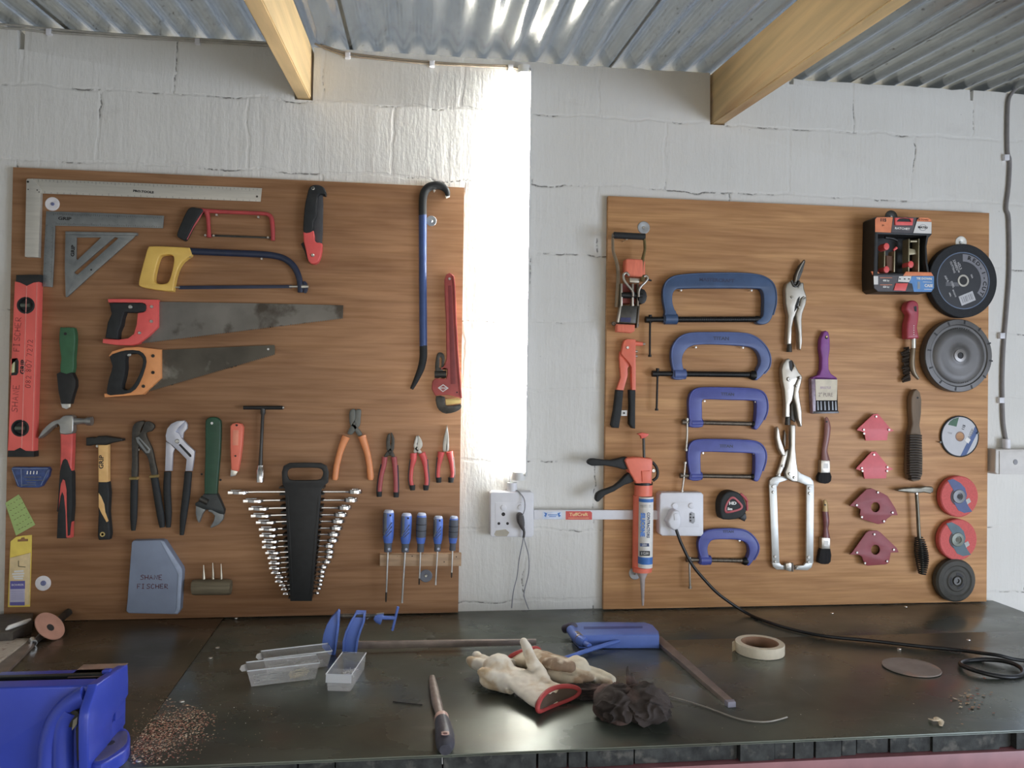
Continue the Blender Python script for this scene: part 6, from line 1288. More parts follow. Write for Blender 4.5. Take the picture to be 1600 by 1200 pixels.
P(T, 'lid', [(1562, 705), (1640, 705), (1640, 741), (1562, 741)], .045, .003, M('box_offwhite', (196, 192, 186), .5), .001, base=0)
P(T, 'lid_screw', circ(1587, 722, 3.4, 12, 4.4), .048, .0015, GREYPR, .0004, base=0)
tube(T, 'cable_gland', [W(1573, 702, .02), W(1572.5, 686, .02)], .011, WHPL, seg=12)
# ================================================================ THINGS ON THE BENCH
from mathutils import noise as mnoise
VBLUE = M('vice_blue', (38, 56, 150), .28, 0, var=.08, scale=12, g=1.55)
CBLUE = M('bar_clamp_blue', (66, 92, 158), .35, 0, var=.1, scale=20, g=1.7)
RUST = M('brown_steel_bar', (104, 92, 84), .45, .4, var=.2, scale=30, g=1.6)
def XP(px, py, x):
    d = ray(px, py); return CAM + d*((x-CAM.x)/d.x)
def bx(p, z=0.0): v = B(p[0], p[1], z); return (v.x, v.y)
def BT(parent, name, pts, rad, mat, sm=4, **k):
    """tube through (px, py, height above bench) points"""
    w = [B(p[0], p[1], p[2]) for p in pts]; R = rad
    if sm:
        if isinstance(rad, (list, tuple)):
            R = []
            for i in range(len(rad)-1):
                for s in range(sm): R.append(rad[i]+(rad[i+1]-rad[i])*s/sm)
            R.append(rad[-1])
        w = catmull(w, sm, False)
    return tube(parent, name, w, R, mat, **k)
# --- vice
XR = -.518
T = thing('bench_vice', 'bright blue bench vice cut off by the lower left corner of the picture', 'vice', (-.57, -.80, 0))
prof = [(200, 1037), (201, 1060), (201, 1085), (196, 1094), (184, 1108), (178, 1118), (176, 1130), (176, 1150), (172, 1175), (150, 1205), (139, 1215), (138, 1170), (138, 1125), (140, 1108), (146, 1090), (150, 1078), (152, 1069)]
q = [XP(a, b_, XR) for a, b_ in prof]
me = slab([Vector((v.y, v.z)) for v in q], .016, .003, back=True, seg=3)
me.transform(Matrix.Translation((XR-.016, 0, 0)) @ Matrix(((0, 0, 1, 0), (1, 0, 0, 0), (0, 1, 0, 0), (0, 0, 0, 1)))); link('fixed_body', me, VBLUE, T)
tp = [bx((200, 1036.5), .131), bx((168, 1057), .131)]
flat(T, 'anvil_face', [(tp[0][0], tp[0][1]), (tp[1][0]-.001, tp[1][1]), (XR-.076, tp[1][1]), (XR-.076, tp[0][1])], .1303, .0012, M('worn_anvil', (130, 106, 92), .5, .3, var=.2, g=1.6), .0004)
yj = -.800
box(T, 'fixed_jaw', (XR-.078, -.798, .02), (XR-.002, -.752, .1300), VBLUE, .004)
box(T, 'jaw_beam', (-.72, yj+.002, .070), (-.545, yj+.026, .1315), VBLUE, .003)
box(T, 'jaw_plate', (-.715, yj-.010, .100), (-.535, yj+.001, .134), M('dark_jaw', (40, 44, 40), .45, .4, g=1.5), .001)
box(T, 'jaw_lug', (-.540, yj-.008, .102), (-.528, yj+.004, .140), VBLUE, .0015)
box(T, 'jaw_plate', (-.73, yj-.046, .100), (-.545, yj-.034, .132), M('dark_jaw', (40, 44, 40), .45, .4), .001)
box(T, 'jaw_lug', (-.549, yj-.047, .100), (-.5415, yj-.036, .130), STEEL, .0015)
ym = .847
o9 = P(T, 'moving_jaw', [(-90, 1077), (138, 1071), (142, 1076), (139, 1084), (129, 1090), (123, 1105), (121, 1140), (120, 1215), (60, 1230), (-90, 1230)], 0, .030, VBLUE, .004, base=ym, seg=3)
BTp = lambda p: W(p[0], p[1], ym+.034)
tube(T, 'jaw_rib', catmull([BTp(p) for p in ((134, 1086), (116, 1095), (99, 1110), (86, 1131), (78, 1158), (75, 1190), (74, 1220))], 4, False), .0155, VBLUE, seg=14)
tube(T, 'jaw_rib', catmull([BTp(p) for p in ((112, 1108), (102, 1125), (98, 1150), (98, 1190), (98, 1220))], 4, False), .016, VBLUE, seg=14)
P(T, 'recess_shade_plate', [(98, 1124), (102, 1115), (112, 1110), (122, 1112), (123, 1122), (118, 1135), (104, 1137)], .031, .014, M('recess_shade', (34, 32, 26), .7, g=1.3), .002, base=ym, sm=2)  # proud black plate paints the shade inside the jaw's hollow
P(T, 'gib', [(114, 1126), (121, 1120), (120, 1132), (112, 1142)], .045, .003, M('raw_casting', (120, 116, 100), .5, .3, g=1.4), .0006, base=ym)
P(T, 'slide_gap_shade', [(118, 1138), (124, 1130), (124, 1186), (120, 1190)], .031, .012, M('recess_shade', (34, 32, 26), .7), .001, base=ym)  # black strip paints the shade in the gap beside the slide
e_ = [(142, 1192), (146, 1184), (160, 1166), (174, 1148), (186, 1139), (197, 1138), (203, 1146), (203, 1160), (196, 1172), (178, 1184), (158, 1195)]
flat(T, 'base_ear', catmull([B(a, b_, .022) for a, b_ in e_], 3), .0005, .022, VBLUE, .004, seg=3)
flat(T, 'ear_face', catmull([B(a, b_, .0225) for a, b_ in ((148, 1188), (160, 1170), (176, 1151), (187, 1143), (197, 1143), (199, 1152), (196, 1163), (180, 1176), (162, 1187))], 3), .0222, .0008, M('worn_ear', (78, 76, 104), .5, .2, g=1.6), .0002)
c9 = B(171, 1161, .023); me = lathe([(.0085, 0), (.0085, .001), (0, .001)], 16); me.transform(Matrix.Translation((c9.x, c9.y, .0228))); link('bolt_hole', me, PRINT, T)
box(T, 'base_block', (-.60, -.86, .0005), (XR-.002, -.76, .05), VBLUE, .004)
# --- clear trays with screws and pins
PLC = M('clear_tray_plastic', (236, 240, 246), .3, 0, var=.03, g=1.1, alpha=.25)
PLE = M('clear_tray_edge', (226, 230, 234), .3, 0, var=.03, g=1.1, alpha=.75)
LOOSE = M('pin_brass_steel', (190, 180, 150), .3, .6, var=.2, scale=200, g=1.3)
def tray(label, cx, cy, ang, Lx, Wy, h, div, tongue=True):
    T = thing('parts_tray', label, 'tray', (cx, cy, 0), 'clear plastic trays on the bench')
    R = Matrix.Translation((cx, cy, 0)) @ Matrix.Rotation(ang, 4, 'Z'); tp_ = .88
    def quad(pts, name, th=.0012, mat=PLC):
        bm = bmesh.new(); bm.faces.new([bm.verts.new(p) for p in pts]); bmesh.ops.solidify(bm, geom=bm.faces[:], thickness=th)
        me = finish(bm, smooth=False); me.transform(R); return link(name, me, mat, T)
    a, b_ = Lx/2, Wy/2; c_, d_ = a*tp_ if tongue else a*.95, b_*tp_
    quad([(-c_, -d_, .001), (c_, -d_, .001), (c_, d_, .001), (-c_, d_, .001)], 'base')
    quad([(-c_, -d_, .001), (c_, -d_, .001), (a, -b_, h), (-a, -b_, h)], 'side_wall'); quad([(-c_, d_, .001), (c_, d_, .001), (a, b_, h), (-a, b_, h)], 'side_wall')
    quad([(c_, -d_, .001), (c_, d_, .001), (a, b_, h), (a, -b_, h)], 'end_wall'); quad([(-c_, -d_, .001), (-c_, d_, .001), (-a, b_, h), (-a, -b_, h)], 'end_wall')
    quad([(div*a, -d_, .001), (div*a, d_, .001), (div*a, b_*.97, h*.85), (div*a, -b_*.97, h*.85)], 'divider')
    rim = [R @ Vector(p) for p in ((-a, -b_, h), (a, -b_, h), (a, b_, h), (-a, b_, h))]
    tube(T, 'rim', rim, .0013, PLE, seg=6, closed=True)
    if tongue:
        t_ = [(-a, -b_*.8, h-.001), (-a-.010, -b_*.7, h-.003), (-a-.014, 0, h-.004), (-a-.010, b_*.7, h-.003), (-a, b_*.8, h-.001), (-a+.006, b_*.6, h*.5), (-a+.006, -b_*.6, h*.5)]
        quad(t_[:5], 'tongue', .002, PLE)
    else: quad([(-a, -b_, h), (-a, b_, h), (-a-.003, b_, h*.55), (-a-.003, -b_, h*.55)], 'lip', .0014, PLE)
    return T, R, a, b_, h
def loose(R, x0, x1, w_, n, lab, grp, z0=.004, L=.035, r=.0011, mat=None, ang=0):
    first = None
    for i in range(n):
        T = None
        x = random.uniform(x0, x1); y = random.uniform(-w_, w_); a = ang+random.gauss(0, .28)
        z = z0+.0016*(i % 6)
        p = Vector((x, y, z)); d = Vector((math.cos(a)*L/2, math.sin(a)*L/2, random.uniform(-.0008, .0008)))
        lim = lambda v: Vector((max(x0-.008, min(x1+.008, v.x)), max(-w_-.004, min(w_+.004, v.y)), v.z))
        A, C = R @ lim(p-d), R @ lim(p+d)
        me = tubemesh([A, A+(C-A)*.04, A+(C-A)*.05, C], [r*1.9, r*1.9, r, r*.5], seg=6)
        o = link('loose_screw', me, mat or STEEL); tagit(o, lab, 'screw', grp)
random.seed(11)
v0, v1 = B(399, 1074, 0), B(497, 1062, 0)
ang2 = math.atan2(v1.y-v0.y, v1.x-v0.x)
T2 = tray('clear plastic tray of long screws and pins, front one of the two side by side', (v0.x+v1.x)/2-.014, (v0.y+v1.y)/2+.026, ang2, .150, .056, .036, .12)
loose(T2[1], -.052, -.006, .017, 16, 'steel screw lying in the left half of the front clear tray', 'loose screws in the clear trays')
loose(T2[1], .022, .050, .017, 14, 'brassy pin lying in the right half of the front clear tray', 'brassy pins in the clear tray', L=.04, mat=LOOSE)
T1 = tray('clear plastic tray with a few screws, behind the other long tray', (v0.x+v1.x)/2+.004, (v0.y+v1.y)/2+.100, ang2+.03, .150, .056, .036, .05)
loose(T1[1], -.052, .050, .017, 14, 'screw lying in the rear clear tray', 'loose screws in the rear tray')
v0, v1 = B(512, 1081, 0), B(546, 1082, 0); v2, v3 = B(536, 1020.5, .036), B(571, 1020, .036)
mc = ((v0.x+v1.x+v2.x+v3.x)/4, (v0.y+v1.y+v2.y+v3.y)/4)
ang3 = math.atan2((v2.y+v3.y)-(v0.y+v1.y), (v2.x+v3.x)-(v0.x+v1.x))
Ln = math.hypot((v2.y+v3.y)/2-(v0.y+v1.y)/2, (v2.x+v3.x)/2-(v0.x+v1.x)/2)
T3_ = tray('clear plastic tray pointing at the viewer, right of the other two', mc[0], mc[1], ang3, Ln*1.0, .054, .037, -.30, tongue=False)
loose(T3_[1], .005, .045, .016, 14, 'thin screw lying in the right clear tray', 'thin screws in the right tray', L=.028, r=.0009)
# --- bar clamps
def cp_(parent, name, pts, o, th, mat, base, **k): return P(parent, name, pts, o, th, mat, base=base, **k)
yb = .330
T = thing('bar_clamp', 'blue bar clamp standing on its long brown bar behind the clear trays', 'clamp', (-.08, -.33, 0), 'blue bar clamps on the bench')
P(T, 'fixed_jaw', [(503, 1006), (505, 992), (510, 977), (517, 966), (525, 958), (528, 954.5), (530.5, 957), (529.5, 980), (526, 1003), (524, 1012), (523.5, 1024), (514, 1023), (503, 1012)], -.004, .020, CBLUE, .002, base=yb, holes=[])
P(T, 'jaw_rib', [(526.5, 956), (529, 954.5), (531, 957), (530, 980), (527, 1003), (524, 1023), (521.5, 1023), (524, 1000), (526.5, 978)], .016, .008, CBLUE, .001, base=yb)
P(T, 'sliding_jaw', [(535, 1003), (539, 988), (547, 971), (556, 956.5), (571.5, 957), (570, 972), (564, 988), (560, 1002), (557.5, 1021), (534.5, 1021)], -.004, .018, CBLUE, .002, base=yb)
P(T, 'jaw_rib', [(567.5, 957), (571.5, 957), (570, 972), (564, 988), (560, 1002), (557.5, 1021), (554, 1021), (556.5, 1001), (561, 986), (566.5, 972)], .0145, .007, CBLUE, .001, base=yb)
P(T, 'jaw_rib', [(535, 1003), (539, 988), (547, 971), (556, 956.5), (559, 957), (550, 973), (542.5, 988), (538.5, 1003), (538, 1021), (534.5, 1021)], .0145, .006, CBLUE, .001, base=yb)
P(T, 'bar', [(522, 1003.5), (700, 1001), (838, 999.5), (838, 1008), (700, 1012), (522, 1015)], .000, .008, RUST, .001, base=yb)
V_ = lambda px, py, o=.012: W(px, py, yb+o)
tube(T, 'screw', [V_(532, 962), V_(590, 962)], .0042, DKSTEEL, seg=10)
for i in range(12): tube(T, 'spring_turn', [V_(536+i*2.1 if i < 9 else 572+(i-9)*2.4, 962), V_(537+i*2.1 if i < 9 else 573+(i-9)*2.4, 962)], .0058, SCST, seg=10)
tube(T, 'thrust_pad', [V_(585, 964), V_(590, 966), (V_(597, 968))], [.006, .011, .013], CBLUE, seg=14)
tube(T, 'pad_spring', [V_(573, 967), V_(590, 959), V_(600, 958)], .0016, STEEL, seg=6)
tube(T, 'spindle', [V_(596, 965), V_(617, 965.5)], .0048, CBLUE, seg=12)
tube(T, 'handle_bar', [V_(622, 948), V_(619, 960), V_(613, 985)], .0034, CBLUE, seg=10)
T = thing('bar_clamp', 'blue bar clamp lying flat, its rusty bar pointing towards the viewer', 'clamp', (.55, -.3, 0), 'blue bar clamps on the bench')
q = [B(p[0], p[1], .034) for p in ((893, 980), (897, 973), (910, 971.5), (960, 971.5), (1008, 972), (1020, 976), (1029, 986), (1030, 992), (1010, 992), (960, 992), (905, 992))]
flat(T, 'arm', [(v.x, v.y) for v in q], .001, .033, CBLUE, .003, seg=3)
q = [B(p[0], p[1], .0345) for p in ((912, 979), (1004, 978), (1004, 981.5), (912, 983))]
flat(T, 'arm_groove', [(v.x, v.y) for v in q], .0338, .0006, M('groove_shade_blue', (46, 60, 116), .5, g=1.6), 0)  # flush plate in darker blue paints the shade of the arm's groove
b0, b1 = B(1012, 989, .012), B(1134, 1098, .006); b2, b3 = B(1146, 1097, .006), B(1033, 993, .012)
flat(T, 'bar', [(b0.x, b0.y), (b1.x, b1.y), (b2.x, b2.y), (b3.x, b3.y)], .0008, .010, RUST, .001)
b4, b5 = B(1123, 1098, 0), B(1143, 1101, 0)
flat(T, 'bar_end', [(b1.x-.002, b1.y+.002), (b1.x, b1.y-.012), (b2.x, b2.y-.012), (b2.x+.002, b2.y+.002)], .0008, .011, M('grey_cap', (112, 110, 122), .5, g=1.5), .002)
BT(T, 'screw_end', [(882, 983, .02), (892, 980, .03), (897, 979, .036)], [.011, .013, .010], M('clamp_dark', (56, 50, 64), .5, g=1.4), seg=14)
BT(T, 'screw_boss', [(892, 984, .03), (903, 998, .024), (914, 1004, .02)], [.012, .013, .012], CBLUE, seg=14)
BT(T, 'spindle', [(912, 1004, .02), (921, 1010, .018)], [.007, .007], CBLUE, sm=0, seg=12)
BT(T, 'rust_band', [(900, 994, .0255), (906, 1000, .023)], [.0136, .0136], M('brown_steel_bar', (104, 92, 84)), sm=0, seg=14)
BT(T, 'handle_bar', [(882, 1029, .010), (922, 1015, .014), (968, 1001, .018)], [.0052, .0052, .0052], CBLUE, sm=0, seg=12)
# --- file
T = thing('hand_file', 'old half-round file with a dark wooden handle, lying near the front edge', 'file', (.045, -.68, 0))
BT(T, 'blade', [(675, 1057, .006), (678, 1075, .007), (683, 1100, .008), (688, 1118, .010)], [.006, .0095, .0105, .008], M('rusty_file', (112, 100, 92), .5, .3, var=.2, scale=60, g=1.5), seg=12, flatten=.6, up=(0, 0, 1))
BT(T, 'tang', [(688, 1116, .012), (690, 1124, .014)], [.004, .005], M('tang_pink', (170, 140, 130), .5, g=1.3), sm=0)
BT(T, 'ferrule', [(690, 1121, .016), (690.5, 1127, .016)], [.0135, .0140], M('ferrule_pink', (196, 160, 146), .5, g=1.3), sm=0, seg=16)
BT(T, 'handle', [(690.5, 1126, .016), (693, 1138, .018), (695, 1152, .020), (696, 1163, .020), (696, 1172, .018)], [.0135, .0155, .0175, .0165, .010], M('handle_slate', (60, 60, 68), .45, var=.25, scale=50, g=1.4), seg=18)
BT(T, 'worn_patch', [(692, 1132, .0325), (693.5, 1138, .0345)], [.0055, .0055], M('worn_wood_pink', (186, 150, 136), .6, g=1.2), sm=0, flatten=.25, up=(0, 0, 1))
BT(T, 'hole_ring', [(695.5, 1143.5, .0372), (695.8, 1147.5, .0380)], [.0070, .0070], M('worn_wood_pink', (186, 150, 136), .6), sm=0, flatten=.2, up=(0, 0, 1)); BT(T, 'hang_hole', [(695.5, 1144.8, .0390), (695.7, 1147, .0394)], [.0036, .0036], M('hole_maroon', (70, 28, 28), .6), sm=0, flatten=.2, up=(0, 0, 1))
# --- gloves: soft bodies skinned over finger tubes
LEATHER = M('glove_leather', (214, 206, 190), .75, 0, var=.06, scale=25, g=1.25, wear=((188, 164, 128), .46, 16), bump=.4, bscale=45)
LEATHERD = M('glove_leather_soiled', (206, 194, 168), .78, 0, var=.1, scale=25, g=1.2, wear=((156, 128, 96), .48, 16), bump=.4, bscale=45)
TRIM = M('glove_trim', (156, 46, 44), .6, var=.1, g=1.5)
def ellip(bm, c, r, rot=None):
    m = Matrix.Translation(c) @ (rot or Matrix.Identity(4)) @ Matrix.Diagonal((r[0], r[1], r[2], 1)); bmesh.ops.create_icosphere(bm, subdivisions=3, radius=1, matrix=m)
def chain(bm, pts, rad, fl=1.0, up=None, sm=5):
    w = catmull(pts, sm, False); R = []
    for i in range(len(rad)-1):
        for s in range(sm): R.append(rad[i]+(rad[i+1]-rad[i])*s/sm)
    R.append(rad[-1])
    m = tubemesh(w, R, seg=16, flatten=fl, up=up); bm.from_mesh(m); bpy.data.meshes.remove(m)
    ellip(bm, w[-1], (R[-1],)*3)
def soft(name, bm, mat, parent, vox=.0028, smo=4, disp=.0034):
    me = bpy.data.meshes.new('s'); bm.to_mesh(me); bm.free(); me.materials.append(mat)
    for p in me.polygons: p.use_smooth = True
    o = bpy.data.objects.new(name, me); COL.objects.link(o)
    r = o.modifiers.new('r', 'REMESH'); r.mode = 'VOXEL'; r.voxel_size = vox; r.use_smooth_shade = True
    s = o.modifiers.new('s', 'SMOOTH'); s.iterations = smo; s.factor = .6
    dg = bpy.context.evaluated_depsgraph_get(); dg.update()
    m2 = bpy.data.meshes.new_from_object(o.evaluated_get(dg)); bpy.data.objects.remove(o)
    if disp:
        for v in m2.vertices:
            n = mnoise.noise(v.co*38)*.6+mnoise.noise(v.co*90)*.35; v.co += v.normal*disp*n
    for v in m2.vertices: v.co.z = max(v.co.z, .0008)
    m2.materials.clear()
    return link(name, m2, mat, parent)
# front glove: cuff at the right front, fingers to the left, thumb standing up
T = thing('work_glove', 'white leather work glove with a red cuff, its thumb standing up', 'glove', (.2, -.58, 0), 'leather gloves on the bench')
bm = bmesh.new()
wr_ = B(866, 1090, .021); pm = B(815, 1062, .030); kn = B(778, 1048, .034)
chain(bm, [wr_, B(842, 1079, .023), pm, kn], [.060, .050, .044, .036], .32, (0, 0, 1))
fu = B(745, 1027, .030)
chain(bm, [B(790, 1042, .036), B(768, 1037, .038), B(750, 1029, .034), B(745, 1025, .034)], [.016, .0135, .012, .0105])
chain(bm, [B(785, 1050, .036), B(760, 1042, .038), B(742, 1036, .034), B(735, 1032, .034)], [.016, .014, .0125, .0105])
chain(bm, [B(800, 1040, .026), B(782, 1034, .026), B(770, 1030, .024)], [.015, .012, .009])
chain(bm, [B(790, 1062, .030), B(772, 1058, .034), B(758, 1052, .040), B(753, 1050, .042)], [.018, .015, .013, .010])
chain(bm, [B(800, 1072, .024), B(780, 1068, .020), B(764, 1066, .020), B(757, 1062, .026)], [.018, .016, .014, .012])
th0 = B(846, 1066, .040)
thm = lambda px, py, y: W(px, py, y)
chain(bm, [B(852, 1072, .030), W(843, 1052, .60), W(832, 1034, .59), W(824, 1016, .575), W(818, 1003, .565)], [.018, .0185, .0165, .0135, .0085], .85)
soft('glove_body', bm, LEATHER, T)
def cuffring(c, nxt, rw, rh, back=.0, n=14):
    d = (c-nxt); d.z = 0; d.normalize(); v = Vector((-d.y, d.x, 0)); c = c+d*back
    return [Vector((p.x, p.y, max(.0045, p.z))) for p in (c+v*rw*math.cos(2*math.pi*i/n)+Vector((0, 0, 1))*rh*math.sin(2*math.pi*i/n)+d*.008*math.cos(4*math.pi*i/n) for i in range(n))]
cu_ = cuffring(wr_, B(842, 1079, .023), .0625, .0175, .005)
tube(T, 'cuff_trim', catmull(cu_, 4), .0048, TRIM, seg=8, closed=True)
bm = bmesh.new(); vv = [bm.verts.new(v) for v in cu_]; c9 = bm.verts.new(sum([Vector(v) for v in cu_], Vector())/len(cu_) + (B(842, 1079, .023)-wr_).normalized()*.002)
for i in range(len(vv)): bm.faces.new((vv[i], vv[(i+1) % len(vv)], c9))
link('cuff_shade_disc', finish(bm), M('lining_shade', (84, 66, 52), .9, g=1.2), T)  # dark disc closes the cuff, its brown standing in for the shade inside
bm = bmesh.new()
T = thing('work_glove', 'soiled leather work glove with a red cuff, lying behind with fingers to the right', 'glove', (.31, -.49, 0), 'leather gloves on the bench')
chain(bm, [B(822, 1028, .022), B(845, 1033, .030), B(875, 1042, .030), B(900, 1048, .026)], [.045, .042, .040, .032], .45, (0, 0, 1))
chain(bm, [B(890, 1040, .024), B(920, 1049, .022), B(945, 1058, .018), B(956, 1062, .016)], [.015, .013, .012, .010])
chain(bm, [B(895, 1048, .022), B(922, 1058, .018), B(942, 1066, .014), B(951, 1069, .013)], [.015, .013, .012, .010])
chain(bm, [B(880, 1050, .030), B(905, 1056, .030), B(922, 1058, .028)], [.016, .014, .011])
chain(bm, [B(862, 1052, .026), B(885, 1062, .024), B(902, 1067, .022)], [.018, .015, .012])
soft('glove_body', bm, LEATHERD, T)
bm = bmesh.new()
chain(bm, [B(853, 1036, .046), B(868, 1038, .052), B(882, 1040, .050), B(890, 1042, .048)], [.013, .017, .017, .013], .8, (0, 0, 1))
soft('thumb', bm, M('thumb_brown', (126, 104, 82), .8, 0, var=.25, scale=40, g=1.4, wear=((186, 170, 148), .42, 25), bump=.5), T, smo=3)
cu_ = cuffring(B(822, 1028, .022), B(845, 1033, .030), .047, .022)
tube(T, 'cuff_trim', catmull(cu_, 4), .0048, TRIM, seg=8, closed=True)
# --- rag
T = thing('oily_rag', 'crumpled dark brown rag beside the gloves', 'rag', (.40, -.66, 0))
RAG = M('rag_cloth', (52, 44, 40), .95, 0, var=.4, scale=22, g=1.3, wear=((100, 76, 68), .40, 9), bump=.5, bscale=200)
def clump(c, r, seed, amp, name='cloth'):
    bm = bmesh.new(); bmesh.ops.create_icosphere(bm, subdivisions=6, radius=1)
    for v in bm.verts:
        n = v.co.normalized(); s = Vector((seed, seed*.7, 0))
        wv = Vector((mnoise.noise(n*1.1+s), mnoise.noise(n*1.2-s), mnoise.noise(n*1.0+s*2)))
        ph = 3.4*(n.x*.5+n.y*.3+n.z*.9)+5.0*wv.x+2*wv.y
        ph2 = 5.5*(n.x*-.4+n.y*.7+n.z*.5)+5*wv.y
        f = 1-abs(math.sin(ph))**.7*1.6; f2 = 1-abs(math.sin(ph2))*1.5
        k = 1+amp*(f*.62+f2*.28)+.10*mnoise.noise(n*1.6+s)
        v.co = Vector((n.x*r[0]*k, n.y*r[1]*k, n.z*r[2]*k))+Vector(c)
        if v.co.z < .001: v.co.z = .001
    return link(name, finish(bm, 80), RAG, T)
c1 = B(1008, 1103, .028); c2 = B(965, 1100, .026)
clump((c1.x, c1.y, .030), (.048, .048, .036), 3.1, .22); clump((c2.x, c2.y, .026), (.046, .050, .036), 8.2, .24)
c3 = B(915, 1080, .012); clump((c3.x, c3.y, .010), (.055, .022, .016), 5.5, .3, 'cloth_tail')
BT(T, 'cloth_peak', [(985, 1075, .04), (983, 1062, .052), (981, 1048, .060), (981, 1041, .064)], [.010, .006, .004, .001], RAG, flatten=.5)
BT(T, 'cloth_peak', [(990, 1075, .04), (989, 1064, .050), (987, 1052, .056)], [.010, .006, .002], RAG, flatten=.5)
T = thing('welding_wire', 'thin bent steel wire lying to the right of the rag', 'wire', (.6, -.74, 0))
BT(T, 'wire', [(1034, 1086, .004), (1060, 1092, .004), (1100, 1104, .003), (1150, 1122, .003), (1180, 1127.5, .003), (1205, 1127, .003), (1230, 1120.5, .003)], .0016, M('wire_grey', (150, 146, 136), .4, .5, g=1.3), seg=6)
T = thing('short_wire', 'short dark wire offcut left of the file', 'wire', (0, -.6, 0))
BT(T, 'wire', [(614, 1096, .002), (635, 1098.5, .002), (660, 1101, .002)], .0013, PRINT, seg=6)
# --- tape roll, flat disc
c = B(1187, 1019, 0); TP = M('masking_tape', (216, 204, 178), .6, var=.04, scale=120, g=1.15)
T = thing('masking_tape', 'roll of cream masking tape lying on the bench', 'tape', (c.x, c.y, 0))
me = lathe([(.0450, 0), (.0580, 0), (.0585, .001), (.0585, .0235), (.0578, .0245), (.0450, .0245), (.0450, 0)], 56); me.transform(Matrix.Translation((c.x, c.y, .0006)))
bm = bmesh.new(); bm.from_mesh(me); [bm.faces.remove(f) for f in [f for f in bm.faces if len(f.verts) > 10]]; bm.to_mesh(me); bm.free(); link('tape_band', me, TP, T)
me = lathe([(.0425, 0), (.0449, 0), (.0449, .0240), (.0425, .0240), (.0425, 0)], 48); me.transform(Matrix.Translation((c.x, c.y, .0006)))
bm = bmesh.new(); bm.from_mesh(me); [bm.faces.remove(f) for f in [f for f in bm.faces if len(f.verts) > 10]]; bm.to_mesh(me); bm.free(); link('cardboard_core', me, M('cardboard', (146, 108, 80), .8, g=1.3), T)
bm = bmesh.new(); fl_ = []
for i in range(5):
    a = math.radians(165+i*6); rr = .0588+.0012*i; fl_.append((c.x+rr*math.cos(a)-.0016*i, c.y+rr*math.sin(a)+.0035*i))
for (x0, y0), (x1, y1) in zip(fl_, fl_[1:]): bm.faces.new([bm.verts.new(v) for v in ((x0, y0, .001), (x1, y1, .001), (x1, y1, .025), (x0, y0, .025))])
bmesh.ops.solidify(bm, geom=bm.faces[:], thickness=.0006); link('loose_end', finish(bm), TP, T)
c = B(1424, 1044, 0); T = thing('felt_disc', 'flat greyish-pink round disc lying on the right of the bench', 'disc', (c.x, c.y, 0))
me = lathe([(.060, 0), (.0625, .001), (.0620, .0030), (.055, .0034), (.040, .0030), (.020, .0034), (0, .0034)], 48); me.transform(Matrix.Translation((c.x, c.y, .0005))); link('disc', me, M('felt_pinkgrey', (128, 116, 108), .8, var=.15, scale=20, g=1.5, wear=((146, 116, 100), .4, 16)), T)
# --- things at the back left corner
T = thing('steel_block', 'dark flat metal block at the far left end of the bench, under a white marker', 'block', (-1.0, -.1, 0))
q = [B(-60, 962, .030), B(52, 957, .030), B(50, 970, .030), B(20, 988, .030), B(-60, 990, .030)]
flat(T, 'block', [(v.x, v.y) for v in q], .0008, .029, M('dark_block', (74, 68, 62), .5, .3, var=.2, g=1.5), .003)
T = thing('white_marker', 'white pen-like stick lying on the dark metal block', 'marker', (-1.0, -.1, .03))
BT(T, 'barrel', [(9, 984, .034), (14, 980.5, .037), (40, 971.5, .037), (47, 968, .036)], [.002, .0055, .0055, .003], WHT, sm=0, seg=10)
T = thing('pale_tile', 'pale speckled flat slab at the left edge of the bench', 'slab', (-1.05, -.2, 0))
q = [B(-80, 998, .010), B(48, 997, .010), B(0, 1033, .010), B(-80, 1090, .010)]
flat(T, 'slab', [(v.x, v.y) for v in q], .0006, .0094, M('pale_slab', (158, 148, 134), .7, var=.12, scale=90, g=1.5, wear=((112, 78, 66), .34, 60)), .001)
T = thing('flat_bar', 'dark steel flat bar along the edge of the pale slab', 'bar', (-1.0, -.25, 0))
q = [B(0, 1036, .008), B(46, 1000, .008), B(56, 1003, .008), B(14, 1046, .008), B(-60, 1110, .008), B(-80, 1095, .008)]
flat(T, 'bar', [(v.x, v.y) for v in q], .0006, .0074, RUST, .001)
T = thing('round_rod', 'dark rod with a pointed end under the leaning pink disc', 'rod', (-.93, -.1, 0))
BT(T, 'rod', [(52, 1006, .007), (64, 994, .010), (84, 978, .016), (100, 962, .022), (108, 956, .026)], [.006, .008, .009, .010, .010], DKSTEEL, seg=12)
BT(T, 'collar', [(50, 1000, .010), (53, 1005, .008)], [.008, .008], STEEL, sm=0)
c = B(77, 979, .030); T = thing('grinding_disc', 'small pinkish worn grinding disc leaning in the back left corner of the bench', 'disc', c)
me = lathe([(.0060, 0), (.0385, 0), (.0395, .001), (.0395, .003), (.0385, .004), (.0200, .004), (.0060, .0035)], 40)
me.transform(Matrix.Translation(c) @ Matrix.Rotation(math.radians(48), 4, 'Y') @ Matrix.Rotation(math.radians(12), 4, 'X')); link('disc', me, M('disc_pink', (158, 112, 92), .75, var=.15, scale=20, g=1.5, wear=((110, 100, 84), .4, 12)), T)
me = lathe([(.0095, 0), (.0095, .0010), (0, .001)], 16); me.transform(Matrix.Translation(c) @ Matrix.Rotation(math.radians(48), 4, 'Y') @ Matrix.Rotation(math.radians(12), 4, 'X') @ Matrix.Translation((.004, -.004, .0038))); link('bore', me, PRINT, T)
